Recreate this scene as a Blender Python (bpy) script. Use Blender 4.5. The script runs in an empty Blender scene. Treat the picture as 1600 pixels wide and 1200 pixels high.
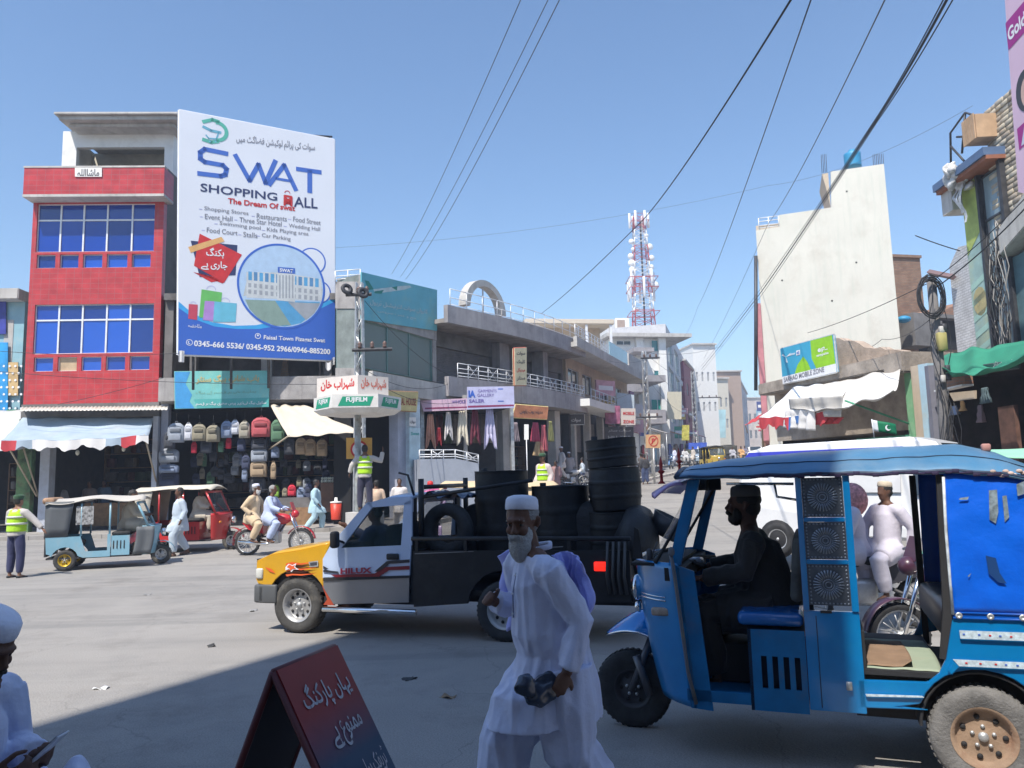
import bpy,bmesh,math,random
from mathutils import Vector as V,Matrix,Euler,noise
rad=math.radians
sin,cos,pi=math.sin,math.cos,math.pi
S=bpy.context.scene
C=S.collection
random.seed(7)
# ------------------------------------------------------------------ camera, sky, sun, exposure
FPX=1200.0;CAMP=V((0,0,1.85));PITCH=math.atan(145/1200);ROLL=-0.025
CR=Matrix.Rotation(rad(90) + PITCH,3,'X') @ Matrix.Rotation(ROLL,3,'Z')
cd=bpy.data.cameras.new('camera');cam=bpy.data.objects.new('camera',cd);C.objects.link(cam)
cd.sensor_width=36;cd.lens=27.0;cd.clip_start=.05;cd.clip_end=3000
cam.matrix_world=Matrix.Translation(CAMP) @ CR.to_4x4()
S.camera=cam
SUN=V((-.46*cos(rad(57)),-.888*cos(rad(57)),sin(rad(57)))).normalized()
w=bpy.data.worlds.new('World');S.world=w;w.use_nodes=True
nt=w.node_tree;bg=nt.nodes['Background']
sk=nt.nodes.new('ShaderNodeTexSky');sk.sky_type='NISHITA';sk.sun_disc=False
sk.sun_elevation=rad(57);sk.sun_rotation=math.atan2(SUN.x,SUN.y)
sk.altitude=0;sk.air_density=1.25;sk.dust_density=0.4;sk.ozone_density=6.0
nt.links.new(sk.outputs[0],bg.inputs[0]);bg.inputs[1].default_value=.14
sl=bpy.data.lights.new('sun','SUN');sl.energy=4.6;sl.angle=rad(.53);sl.color=(1,.94,.85)
so=bpy.data.objects.new('sun',sl);C.objects.link(so)
so.rotation_euler=(-SUN).to_track_quat('-Z','Y').to_euler();so.location=(-20,-20,60)
S.view_settings.view_transform='Standard';S.view_settings.look='None'
S.view_settings.exposure=.45;S.view_settings.gamma=1
S.cycles.use_denoising=True
S.cycles.max_bounces=8;S.cycles.transparent_max_bounces=12

# ------------------------------------------------------------------ measuring helpers
def ray(u,v): return CR @ V(((u - 800)/FPX,(600 - v)/FPX,-1))
def P(u,v,y):
    r=ray(u,v);return CAMP + r*(y/r.y)
_gz=[(-60,0),(20,0),(28,.25),(40,1.0),(50,1.6),(60,2.1),(94,3.3),(160,5.5),(2500,60)]
def gz(y):
    if y<=20: return 0.0
    for (a,za),(b,zb) in zip(_gz,_gz[1:]):
        if y<=b: return za + (zb - za)*(y - a)/(b - a)
    return 60
def G(u,v):
    r=ray(u,v);t=1.0
    while t< 200:
        p=CAMP + r*t
        if p.z<=gz(p.y): return p
        t +=.02
    return CAMP + r*t
def XY(u,v,y):
    p=P(u,v,y);return V((p.x,p.y))
# ------------------------------------------------------------------ mesh builder
class MB:
    def __init__(s): s.v=[];s.f=[];s.mi=[];s.sm=[];s.M=Matrix.Identity(4);s.k=0
    def add(s,vs,fs,sm=False):
        n=len(s.v);s.v +=[s.M @ V(p) for p in vs]
        s.f +=[[i + n for i in f] for f in fs];s.mi +=[s.k]*len(fs);s.sm +=[sm]*len(fs);return s
    def mat(s,k): s.k=k;return s
    def box(s,c,d,rz=0,R=None):
        x,y,z=d[0]/2,d[1]/2,d[2]/2
        R=R or Matrix.Rotation(rz,3,'Z')
        vs=[V(c) + R @ V((a*x,b*y,e*z)) for e in (-1,1) for a,b in ((-1,-1),(1,-1),(1,1),(-1,1))]
        return s.add(vs,[(3,2,1,0),(4,5,6,7),(0,1,5,4),(1,2,6,5),(2,3,7,6),(3,0,4,7)])
    def b2(s,x0,x1,y0,y1,z0,z1): return s.box(((x0 + x1)/2,(y0 + y1)/2,(z0 + z1)/2),(abs(x1 - x0),abs(y1 - y0),abs(z1 - z0)))
    def rbox(s,c,d,r=.02,n=2,R=None):
        bm=bmesh.new();bmesh.ops.create_cube(bm,size=1)
        for q in bm.verts: q.co=V((q.co.x*d[0],q.co.y*d[1],q.co.z*d[2]))
        bmesh.ops.bevel(bm,geom=bm.edges[:],offset=min(r,min(d)*.49),segments=n,affect='EDGES',profile=.5)
        R=R or Matrix.Identity(3)
        bm.verts.index_update()
        s.add([V(c) + R @ q.co for q in bm.verts],[[q.index for q in f.verts] for f in bm.faces],True);bm.free();return s
    def poly(s,pts): return s.add(pts,[list(range(len(pts)))])
    def prism(s,pts,off,sm=False):
        n=len(pts);off=V(off);vs=[V(p) for p in pts] + [V(p) + off for p in pts]
        return s.add(vs,[list(range(n))[::-1],list(range(n,2*n))] + [(i,(i + 1) % n,n + (i + 1) % n,n + i) for i in range(n)],sm)
    def tube(s,pts,r,n=8,cap=True,sm=True):
        pts=[V(p) for p in pts];m=len(pts);vs=[];fs=[]
        rr=r if isinstance(r,(list,tuple)) else [r]*m
        up=None
        for i,p in enumerate(pts):
            d=(pts[min(i + 1,m - 1)] - pts[max(i - 1,0)])
            d=d.normalized() if d.length> 1e-9 else V((0,0,1))
            if up is None: up=V((0,0,1)) if abs(d.z)< .9 else V((1,0,0))
            a=d.cross(up);a=a.normalized() if a.length> 1e-6 else V((1,0,0));b=a.cross(d).normalized();up=b
            for j in range(n):
                t=2*pi*j/n;vs.append(p + (a*cos(t) + b*sin(t))*rr[i])
        for i in range(m - 1):
            for j in range(n):
                k=(j + 1) % n;fs.append((i*n + j,i*n + k,(i + 1)*n + k,(i + 1)*n + j))
        if cap: fs +=[list(range(n))[::-1],list(range((m - 1)*n,m*n))]
        return s.add(vs,fs,sm)
    def lathe(s,prof,M=None,n=24,sm=True,a0=0,a1=2*pi):
        M=M or Matrix.Identity(4);vs=[];fs=[];m=len(prof);full=abs(a1 - a0 - 2*pi)< 1e-6
        nn=n if full else n + 1
        for r,z in prof:
            for j in range(nn):
                t=a0 + (a1 - a0)*j/n;vs.append(M @ V((r*cos(t),r*sin(t),z)))
        for i in range(m - 1):
            for j in range(n):
                k=(j + 1) % nn;fs.append((i*nn + j,i*nn + k,(i + 1)*nn + k,(i + 1)*nn + j))
        return s.add(vs,fs,sm)
    def ell(s,c,r,n=12,m=8,R=None,sm=True):
        R=R or Matrix.Identity(3);vs=[];fs=[];c=V(c)
        if not isinstance(r,(list,tuple)): r=(r,r,r)
        for i in range(m + 1):
            p=pi*i/m
            for j in range(n):
                t=2*pi*j/n
                vs.append(c + R @ V((r[0]*sin(p)*cos(t),r[1]*sin(p)*sin(t),r[2]*cos(p))))
        for i in range(m):
            for j in range(n):
                k=(j + 1) % n;fs.append((i*n + j,(i + 1)*n + j,(i + 1)*n + k,i*n + k))
        return s.add(vs,fs,sm)
    def grid(s,fn,nu,nv,sm=True,thick=None):
        vs=[V(fn(i/nu,j/nv)) for j in range(nv + 1) for i in range(nu + 1)]
        fs=[(j*(nu + 1) + i,j*(nu + 1) + i + 1,(j + 1)*(nu + 1) + i + 1,(j + 1)*(nu + 1) + i) for j in range(nv) for i in range(nu)]
        if thick is not None:
            n=len(vs);th=V(thick);vs +=[p + th for p in vs]
            fs +=[[q + n for q in f][::-1] for f in fs]
            W=nu + 1
            rim=[i for i in range(W)] + [j*W + nu for j in range(1,nv + 1)] + [nv*W + i for i in range(nu - 1,-1,-1)] + [j*W for j in range(nv - 1,0,-1)]
            fs +=[(rim[i],rim[(i + 1) % len(rim)],rim[(i + 1) % len(rim)] + n,rim[i] + n) for i in range(len(rim))]
        return s.add(vs,fs,sm)
    def mesh(s,name,mats,merge=False):
        me=bpy.data.meshes.new(name);me.from_pydata([tuple(p) for p in s.v],[],s.f)
        mats=mats if isinstance(mats,(list,tuple)) else [mats]
        for m in mats: me.materials.append(m)
        me.polygons.foreach_set('material_index',s.mi);me.polygons.foreach_set('use_smooth',s.sm)
        me.validate();me.update()
        bm=bmesh.new();bm.from_mesh(me)
        bmesh.ops.remove_doubles(bm,verts=bm.verts,dist=1e-5)
        bmesh.ops.recalc_face_normals(bm,faces=bm.faces);bm.to_mesh(me);bm.free()
        return me
    def build(s,name,mats,parent=None,bevel=0,label=None):
        me=s.mesh(name,mats)
        if bevel:
            bm=bmesh.new();bm.from_mesh(me)
            es=[e for e in bm.edges if len(e.link_faces)==2 and e.calc_face_angle()> .6]
            bmesh.ops.bevel(bm,geom=es,offset=bevel,segments=2,affect='EDGES',clamp_overlap=True);bm.to_mesh(me);bm.free()
        o=link(name,me,parent)
        if label: o['label']=label
        return o
def link(name,me,parent=None):
    o=bpy.data.objects.new(name,me);C.objects.link(o)
    if parent is not None: o.parent=parent
    return o
def tag(o,label,cat,group=None):
    o['label']=label;o['category']=cat
    if group: o['group']=group
    return o
def thing(name,label,cat,loc=(0,0,0),rz=0,group=None):
    o=bpy.data.objects.new(name,None);C.objects.link(o);o.empty_display_size=.2
    o.location=loc;o.rotation_euler=(0,0,rz);return tag(o,label,cat,group)
def struct(o): o['kind']='structure';return o
def kids(o): return [c for c in KIDS.get(o.name,[])]
def copy_tree(o,parent=None,loc=None,rz=None,label=None):
    c=o.copy();C.objects.link(c)
    if parent is not None: c.parent=parent
    if loc is not None: c.location=loc
    if rz is not None: c.rotation_euler=(0,0,rz)
    if label: c['label']=label
    for ch in list(o.children): copy_tree(ch,c)
    return c
def hollow(pts,hole,off,y=0):   # not used for rings; see panel()
    pass
class Frame:
    """a vertical plane through p0 and p1 (metres on the ground); local x runs p0 to p1, local -y faces the viewer"""
    def __init__(s,p0,p1,z0=None):
        s.o=V((p0[0],p0[1],gz(p0[1]) if z0 is None else z0));d=V((p1[0] - p0[0],p1[1] - p0[1]))
        s.w=d.length;s.a=math.atan2(d.y,d.x);s.R=Matrix.Rotation(-s.a,3,'Z')
    def thing(s,name,label,cat,group=None):
        s.root=thing(name,label,cat,s.o,s.a,group);return s.root
    def L(s,u,v,off=0):
        r=s.R @ ray(u,v);c=s.R @ (CAMP - s.o);t=(-off - c.y)/r.y;p=c + r*t
        return V((p.x,-off,p.z))
    def xz(s,u,v,off=0):
        p=s.L(u,v,off);return p.x,p.z
    def pts(s,lst,off=0): return [s.L(u,v,off) for u,v in lst]
    def world(s,p): return s.o + Matrix.Rotation(s.a,3,'Z') @ V(p)

# ------------------------------------------------------------------ materials
MATS={}
def mat(name,col,rough=.8,metal=0,var=.12,vs=3.0,bump=0,bs=30,dirt=None,ds=1.2,da=.5,spec=None,coat=0,sheen=0,streak=None,alpha=None,trans=0,bumpx=None):
    if name in MATS: return MATS[name]
    m=bpy.data.materials.new(name);m.use_nodes=True;t=m.node_tree;N=t.nodes;L=t.links
    b=N['Principled BSDF'];b.inputs['Roughness'].default_value=rough;b.inputs['Metallic'].default_value=metal
    if spec is not None: b.inputs['Specular IOR Level'].default_value=spec
    if coat: b.inputs['Coat Weight'].default_value=coat;b.inputs['Coat Roughness'].default_value=.08
    if sheen: b.inputs['Sheen Weight'].default_value=sheen
    if trans: b.inputs['Transmission Weight'].default_value=trans
    if alpha is not None: b.inputs['Alpha'].default_value=alpha
    tc=N.new('ShaderNodeTexCoord');co=tc.outputs['Object']
    def nz(scale,detail=5,vec=None,rough_=.6):
        n=N.new('ShaderNodeTexNoise');n.inputs['Scale'].default_value=scale;n.inputs['Detail'].default_value=detail;n.inputs['Roughness'].default_value=rough_
        L.new(vec or co,n.inputs['Vector']);return n.outputs['Fac']
    def ramp(fac,a,b_,ca,cb):
        r=N.new('ShaderNodeValToRGB');r.color_ramp.elements[0].position=a;r.color_ramp.elements[1].position=b_
        r.color_ramp.elements[0].color=(*ca,1);r.color_ramp.elements[1].color=(*cb,1);L.new(fac,r.inputs[0]);return r.outputs[0]
    c=[max(0,x) for x in col]
    lo=[x*(1 - var) for x in c];hi=[min(1,x*(1 + var)) for x in c]
    cur=ramp(nz(vs),.3,.7,lo,hi)
    def mixc(fac,a,bcol):
        x=N.new('ShaderNodeMix');x.data_type='RGBA';L.new(fac,x.inputs[0]);L.new(a,x.inputs[6])
        x.inputs[7].default_value=(*bcol,1);return x.outputs[2]
    if dirt:
        f=ramp(nz(ds,8,rough_=.7),.5,.72,(0,0,0),(da,da,da));cur=mixc(f,cur,dirt)
    if streak:
        mp=N.new('ShaderNodeMapping');mp.inputs['Scale'].default_value=(3,3,.25);L.new(co,mp.inputs[0])
        f=ramp(nz(1.6,6,mp.outputs[0]),.5,.75,(0,0,0),(.6,.6,.6));cur=mixc(f,cur,streak)
    L.new(cur,b.inputs['Base Color'])
    if bump:
        bn=N.new('ShaderNodeBump');bn.inputs['Strength'].default_value=bump;bn.inputs['Distance'].default_value=.02
        L.new(nz(bs,6),bn.inputs['Height']);L.new(bn.outputs[0],b.inputs['Normal'])
    MATS[name]=m;return m
def brickmat(name,c1,c2,mortar,bw,bh,ms=.012,rough=.9,bump=.6,off=.5,dirt=None):
    if name in MATS: return MATS[name]
    m=mat(name,c1,rough,dirt=dirt);t=m.node_tree;N=t.nodes;L=t.links;b=N['Principled BSDF']
    tc=N.new('ShaderNodeTexCoord');mp=N.new('ShaderNodeVectorMath');sx=N.new('ShaderNodeSeparateXYZ');cx=N.new('ShaderNodeCombineXYZ')
    ad=N.new('ShaderNodeMath');L.new(tc.outputs['Object'],sx.inputs[0]);L.new(sx.outputs[0],ad.inputs[0]);L.new(sx.outputs[1],ad.inputs[1])
    L.new(ad.outputs[0],cx.inputs[0]);L.new(sx.outputs[2],cx.inputs[1])
    br=N.new('ShaderNodeTexBrick');L.new(cx.outputs[0],br.inputs['Vector']);br.inputs['Scale'].default_value=1
    br.inputs['Brick Width'].default_value=bw;br.inputs['Row Height'].default_value=bh;br.inputs['Mortar Size'].default_value=ms;br.offset=off
    br.inputs['Color1'].default_value=(*c1,1);br.inputs['Color2'].default_value=(*c2,1);br.inputs['Mortar'].default_value=(*mortar,1)
    no=N.new('ShaderNodeTexNoise');no.inputs['Scale'].default_value=2.3;no.inputs['Detail'].default_value=8;L.new(tc.outputs['Object'],no.inputs['Vector'])
    hs=N.new('ShaderNodeMix');hs.data_type='RGBA';hs.blend_type='MULTIPLY';hs.inputs[0].default_value=.5
    cr=N.new('ShaderNodeValToRGB');cr.color_ramp.elements[0].position=.3;cr.color_ramp.elements[0].color=(.45,.43,.42,1);cr.color_ramp.elements[1].position=.65
    L.new(no.outputs['Fac'],cr.inputs[0]);L.new(br.outputs['Color'],hs.inputs[6]);L.new(cr.outputs[0],hs.inputs[7]);L.new(hs.outputs[2],b.inputs['Base Color'])
    bn=N.new('ShaderNodeBump');bn.inputs['Strength'].default_value=bump;bn.inputs['Distance'].default_value=.01;bn.invert=True
    L.new(br.outputs['Fac'],bn.inputs['Height']);L.new(bn.outputs[0],b.inputs['Normal'])
    return m
def glassmat(name,col,rough=.05,alpha=1.0,spec=.8,metal=0):
    m=mat(name,col,rough,metal,var=.1,vs=.4,spec=spec)
    m.node_tree.nodes['Principled BSDF'].inputs['Alpha'].default_value=alpha;return m
def emis(name,col,st):
    m=mat(name,col,.5);b=m.node_tree.nodes['Principled BSDF'];b.inputs['Emission Color'].default_value=(*col,1);b.inputs['Emission Strength'].default_value=st;return m

concrete=mat('concrete',(.36,.34,.33),.9,var=.22,vs=1.3,bump=.35,bs=18,dirt=(.13,.12,.12),ds=1.7,da=.6,streak=(.17,.155,.15))
conc_light=mat('pale_concrete',(.52,.50,.47),.9,var=.15,vs=1.0,bump=.3,bs=20,dirt=(.24,.22,.2),ds=1.1,da=.5,streak=(.3,.28,.26))
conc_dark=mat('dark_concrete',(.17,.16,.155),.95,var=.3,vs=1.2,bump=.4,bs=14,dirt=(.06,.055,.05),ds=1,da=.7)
white_p=mat('white_paint',(.78,.77,.74),.7,var=.05,vs=1,dirt=(.45,.42,.38),ds=1.5,da=.35)
cream_w=mat('cream_plaster',(.64,.62,.55),.85,var=.06,vs=.5,bump=.15,bs=25,dirt=(.52,.48,.41),ds=.8,da=.75,streak=(.50,.53,.46))
beige=mat('beige_plaster',(.55,.45,.34),.85,var=.1,vs=.8,bump=.2,dirt=(.3,.25,.2),streak=(.35,.29,.23))
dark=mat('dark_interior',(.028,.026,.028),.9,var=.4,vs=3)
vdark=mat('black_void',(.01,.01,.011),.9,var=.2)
black=mat('black_rubber',(.022,.022,.024),.75,var=.3,vs=6)
metal_g=mat('galvanised_steel',(.55,.56,.56),.45,.6,var=.2,vs=8,dirt=(.3,.24,.2),ds=6)
metal_d=mat('dark_steel',(.07,.07,.075),.55,.4,var=.3,vs=6)
chrome=mat('chrome',(.8,.8,.8),.12,1,var=.05)
white_m=mat('white_metal',(.75,.76,.78),.45,.1,var=.08)
wood=mat('wood',(.28,.16,.08),.75,var=.3,vs=8)
wire_m=mat('cable_black',(.03,.03,.035),.6)
win_dark=glassmat('dark_window',(.03,.04,.05),.08)
win_teal=glassmat('teal_window',(.03,.19,.2),.1)

# ------------------------------------------------------------------ lettering
_J={  # letter: (isolated, final, initial, medial)
 'ا': ('\uFE8D','\uFE8E',None,None),'ب': ('\uFE8F','\uFE90','\uFE91','\uFE92'),'پ': ('\uFB56','\uFB57','\uFB58','\uFB59'),
 'ت': ('\uFE95','\uFE96','\uFE97','\uFE98'),'ٹ': ('\uFB66','\uFB67','\uFB68','\uFB69'),'ج': ('\uFE9D','\uFE9E','\uFE9F','\uFEA0'),
 'خ': ('\uFEA5','\uFEA6','\uFEA7','\uFEA8'),'د': ('\uFEA9','\uFEAA',None,None),'ر': ('\uFEAD','\uFEAE',None,None),'س': ('\uFEB1','\uFEB2','\uFEB3','\uFEB4'),
 'ش': ('\uFEB5','\uFEB6','\uFEB7','\uFEB8'),'ض': ('\uFEBD','\uFEBE','\uFEBF','\uFEC0'),'ع': ('\uFEC9','\uFECA','\uFECB','\uFECC'),
 'ف': ('\uFED1','\uFED2','\uFED3','\uFED4'),'ک': ('\uFB8E','\uFB8F','\uFB90','\uFB91'),'گ': ('\uFB92','\uFB93','\uFB94','\uFB95'),
 'ل': ('\uFEDD','\uFEDE','\uFEDF','\uFEE0'),'م': ('\uFEE1','\uFEE2','\uFEE3','\uFEE4'),'ن': ('\uFEE5','\uFEE6','\uFEE7','\uFEE8'),
 'ں': ('\uFB9E','\uFB9F',None,None),'و': ('\uFEED','\uFEEE',None,None),'ہ': ('\uFBA6','\uFBA7','\uFBA8','\uFBA9'),'ه': ('\uFEE9','\uFEEA','\uFEEB','\uFEEC'),
 'ی': ('\uFBFC','\uFBFD','\uFBFE','\uFBFF'),'ے': ('\uFBAE','\uFBAF',None,None),'ئ': ('\uFE89','\uFE8A','\uFE8B','\uFE8C'),'ء': ('\uFE80',None,None,None),'چ': ('\uFB7A','\uFB7B','\uFB7C','\uFB7D'),'ح': ('\uFEA1','\uFEA2','\uFEA3','\uFEA4')}
def ur(s):
    out=[]
    for i,ch in enumerate(s):
        if ch not in _J: out.append(ch);continue
        f=_J[ch];prev=s[i - 1] if i else ' ';nxt=s[i + 1] if i + 1< len(s) else ' '
        pj=prev in _J and _J[prev][2] is not None and f[1] is not None
        nj=nxt in _J and f[2] is not None and _J[nxt][1] is not None
        out.append(f[3] if pj and nj else f[1] if pj else f[2] if nj else f[0])
    return ''.join(out)[::-1]
def text(s,m,parent,p0,p1,up,name='lettering',bold=0,lift=.004,shear=0,h=None):
    """lettering laid from p0 to p1 (local points) with its height along vector up"""
    c=bpy.data.curves.new(name,'FONT');c.body=s;c.size=1;c.offset=bold;c.resolution_u=3;c.shear=shear
    o=bpy.data.objects.new('tmp',c);C.objects.link(o);dg=bpy.context.evaluated_depsgraph_get()
    me=bpy.data.meshes.new_from_object(o.evaluated_get(dg));bpy.data.objects.remove(o);bpy.data.curves.remove(c)
    xs=[q.co.x for q in me.vertices];ys=[q.co.y for q in me.vertices]
    if not xs: return None
    x0,x1,y0,y1=min(xs),max(xs),min(ys),max(ys);p0,p1,up=V(p0),V(p1),V(up);dx=p1 - p0;n=dx.cross(up).normalized()
    for q in me.vertices:
        a=(q.co.x - x0)/(x1 - x0);b=(q.co.y - y0)/max(1e-6,y1 - y0);q.co=p0 + dx*a + up*b + n*lift
    me.name=name;me.materials.clear();me.materials.append(m);return link(name,me,parent)
def ftext(F,s,m,u0,v0,u1,v1,hpx,off=0,parent=None,bold=0,name='lettering'):
    """baseline from pixel (u0,v0) to (u1,v1) on a frame's plane, letters hpx tall"""
    a=F.L(u0,v0,off);b=F.L(u1,v1,off);c=F.L(u0,v0 - hpx,off)
    return text(s,m,parent or F.root,a,b,V((0,0,c.z - a.z)),name,bold)
ink_w=mat('white_print',(.8,.8,.82),.6,var=.02);ink_k=mat('black_print',(.05,.05,.06),.6)
ink_r=mat('red_print',(.55,.03,.03),.6,var=.05);ink_b=mat('blue_print',(.05,.13,.5),.55,var=.04)
ink_g=mat('green_print',(.01,.3,.17),.6,var=.05);ink_y=mat('yellow_print',(.75,.5,.05),.6)
# ------------------------------------------------------------------ ground and streets
def ground():
    m=mat('road_dust',(.345,.325,.30),.92,var=.1,vs=.35,bump=.5,bs=45,dirt=(.22,.215,.21),ds=.5,da=.55)
    t=m.node_tree;N=t.nodes;L=t.links;b=N['Principled BSDF'];src=b.inputs['Base Color'].links[0].from_socket
    tc=N.new('ShaderNodeTexCoord');mp=N.new('ShaderNodeMapping');mp.inputs['Scale'].default_value=(.05,1.1,1);mp.inputs['Rotation'].default_value=(0,0,.12)
    L.new(tc.outputs['Object'],mp.inputs[0])
    n=N.new('ShaderNodeTexNoise');n.inputs['Scale'].default_value=1.6;n.inputs['Detail'].default_value=7;L.new(mp.outputs[0],n.inputs['Vector'])
    r=N.new('ShaderNodeValToRGB');r.color_ramp.elements[0].position=.36;r.color_ramp.elements[0].color=(.84,.85,.86,1);r.color_ramp.elements[1].position=.5;L.new(n.outputs['Fac'],r.inputs[0])
    n2=N.new('ShaderNodeTexNoise');n2.inputs['Scale'].default_value=90;n2.inputs['Detail'].default_value=3;L.new(tc.outputs['Object'],n2.inputs['Vector'])
    r2=N.new('ShaderNodeValToRGB');r2.color_ramp.elements[0].position=.3;r2.color_ramp.elements[0].color=(.6,.6,.6,1);r2.color_ramp.elements[1].position=.6;L.new(n2.outputs['Fac'],r2.inputs[0])
    vo=N.new('ShaderNodeTexVoronoi');vo.feature='DISTANCE_TO_EDGE';vo.inputs['Scale'].default_value=.33;mp2=N.new('ShaderNodeMapping')
    wn=N.new('ShaderNodeTexNoise');wn.inputs['Scale'].default_value=1.3;wn.inputs['Detail'].default_value=6;L.new(tc.outputs['Object'],wn.inputs['Vector'])
    va=N.new('ShaderNodeVectorMath');va.operation='ADD';L.new(tc.outputs['Object'],va.inputs[0]);L.new(wn.outputs['Color'],va.inputs[1]);L.new(va.outputs[0],vo.inputs['Vector'])
    r3=N.new('ShaderNodeValToRGB');r3.color_ramp.elements[0].position=0;r3.color_ramp.elements[0].color=(.78,.78,.78,1);r3.color_ramp.elements[1].position=.0035;L.new(vo.outputs[0],r3.inputs[0])
    cur=src
    n4=N.new('ShaderNodeTexNoise');n4.inputs['Scale'].default_value=.55;n4.inputs['Detail'].default_value=9;n4.inputs['Roughness'].default_value=.75;L.new(tc.outputs['Object'],n4.inputs['Vector'])
    r4=N.new('ShaderNodeValToRGB');r4.color_ramp.elements[0].position=.52;r4.color_ramp.elements[0].color=(1,1,1,1);r4.color_ramp.elements[1].position=.7;r4.color_ramp.elements[1].color=(.72,.71,.7,1);L.new(n4.outputs['Fac'],r4.inputs[0])
    for q in (r,r2,r3,r4):
        x=N.new('ShaderNodeMix');x.data_type='RGBA';x.blend_type='MULTIPLY';x.inputs[0].default_value=1 if q is not r2 else .8
        L.new(cur,x.inputs[6]);L.new(q.outputs[0],x.inputs[7]);cur=x.outputs[2]
    L.new(cur,b.inputs['Base Color'])
    mb=MB();ys=[-60,-20,-5,0,2,4,6,8,10,12,14,16,18,20,22,24,26,28,30,33,36,40,44,48,52,56,60,66,72,80,88,94,105,120,140,160,200,240,300,340,370,400]
    xs=[-300,-200,-80,-40,-20,-10,-5,0,5,10,20,40,80,200,300]
    mb.add([(x,y,gz(y)) for y in ys for x in xs],[(j*15 + i,j*15 + i + 1,(j + 1)*15 + i + 1,(j + 1)*15 + i) for j in range(len(ys) - 1) for i in range(14)])
    struct(mb.build('road',m))
ground()
LF=lambda y: 3.76 + .34*(y - 43)       # left frontage of the far street
RF=lambda y: 11.1 + .34*(y - 35)       # right frontage
def strip(name,pl,wd,h,m,side=1):
    """raised strip following a ground polyline"""
    mb=MB();n=len(pl)
    for (x0,y0),(x1,y1) in zip(pl,pl[1:]):
        d=V((x1 - x0,y1 - y0)).normalized();q=V((-d.y,d.x))*wd*side
        a,b=gz(y0),gz(y1)
        mb.add([(x0,y0,a - .1),(x1,y1,b - .1),(x1 + q.x,y1 + q.y,b - .1),(x0 + q.x,y0 + q.y,a - .1),(x0,y0,a + h),(x1,y1,b + h),(x1 + q.x,y1 + q.y,b + h),(x0 + q.x,y0 + q.y,a + h)],
               [(3,2,1,0),(4,5,6,7),(0,1,5,4),(1,2,6,5),(2,3,7,6),(3,0,4,7)])
    return struct(mb.build(name,m))
pave_m=brickmat('pavement_slabs',(.40,.37,.33),(.34,.32,.3),(.2,.19,.18),.6,.6,.02,bump=.4,off=0)
strip('pavement',[(-40,25.6),(-8,25.6),(-3.4,26.6),(-.6,31.5)],9,.13,pave_m)
strip('pavement',[(-.6,31.7),(4.6,42.8)],7,.16,pave_m)
strip('pavement',[(LF(44) + 1.4,44),(LF(60) + 1.4,60),(LF(94) + 1.4,94),(LF(160) + 1.4,160)],1.6,.18,pave_m)
kerb_m=mat('kerb_white',(.62,.6,.57),.85,var=.1,vs=4,dirt=(.3,.28,.26),ds=3)
k0,k1=G(984,758),G(1068,738)
kb=thing('median_kerb','low whitewashed kerb line in the junction beyond the pickup drums','kerb',(k0.x,k0.y,k0.z))
for i in range(16):
    a=k0.lerp(k1,i/16);b=k0.lerp(k1,(i + .93)/16);mb=MB()
    c=(a + b)/2 - k0;mb.box((c.x,c.y,c.z + .06),((b - a).length,.3,.2),math.atan2(b.y - a.y,b.x - a.x));mb.build('kerb_stone',kerb_m,kb)

# ------------------------------------------------------------------ building helpers
def FR(u0,y0,u1,y1,v=700,z0=None):
    return Frame(XY(u0,v,y0),XY(u1,v,y1),z0)
def sub(F,u,v,off=0):
    n=Frame.__new__(Frame);n.o=F.world(F.L(u,v,off));n.a=F.a;n.R=F.R;n.w=F.w;return n
def wall(mb,x0,x1,z0,z1,ops=(),y=0,t=.25):
    xs=sorted({x0,x1} | {max(x0,min(x1,q)) for o in ops for q in o[:2]});zs=sorted({z0,z1} | {max(z0,min(z1,q)) for o in ops for q in o[2:4]})
    for i in range(len(xs) - 1):
        run=None
        for j in range(len(zs)):
            free=False
            if j< len(zs) - 1:
                cx,cz=(xs[i] + xs[i + 1])/2,(zs[j] + zs[j + 1])/2
                free=not any(o[0]< cx< o[1] and o[2]< cz< o[3] for o in ops)
            if free and run is None: run=zs[j]
            if not free and run is not None: mb.b2(xs[i],xs[i + 1],y,y + t,run,zs[j]);run=None
def window(root,x0,x1,z0,z1,y=0,cols=2,rows=1,glass=None,frame=None,bar=.05,rec=.1,zs=None,xs=None,name='window',tint=None,depth=.06):
    """a frame part whose panes are sub-parts"""
    frame=frame or white_m;glass=glass or win_dark;mb=MB();Y=y + rec
    xs=xs or [x0 + (x1 - x0)*i/cols for i in range(cols + 1)];zs=zs or [z0 + (z1 - z0)*i/rows for i in range(rows + 1)]
    for x in xs: mb.b2(max(x0,x - bar/2),min(x1,x + bar/2),Y - .03,Y + depth - .03,z0,z1)
    for z in zs:
        for a,b in zip(xs,xs[1:]): mb.b2(a + bar/2,b - bar/2,Y - .025,Y + depth - .035,max(z0,z - bar/2),min(z1,z + bar/2))
    f=mb.build(name,frame,root)
    for a,b in zip(xs,xs[1:]):
        for c,d in zip(zs,zs[1:]):
            g=MB();j=[random.uniform(-.012,.012) for _ in range(3)];a_,b_,c_,d_=a + bar/2,b - bar/2,c + bar/2,d - bar/2;y0=Y + .012;g.prism([(a_,y0,c_),(b_,y0 + j[0],c_),(b_,y0 + j[0] + j[1],d_),(a_,y0 + j[1],d_)],(0,.012,0))
            gm=glass if not isinstance(glass,(list,tuple)) else random.choice(glass)
            p=g.build('pane',gm,f)
    return f
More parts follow.
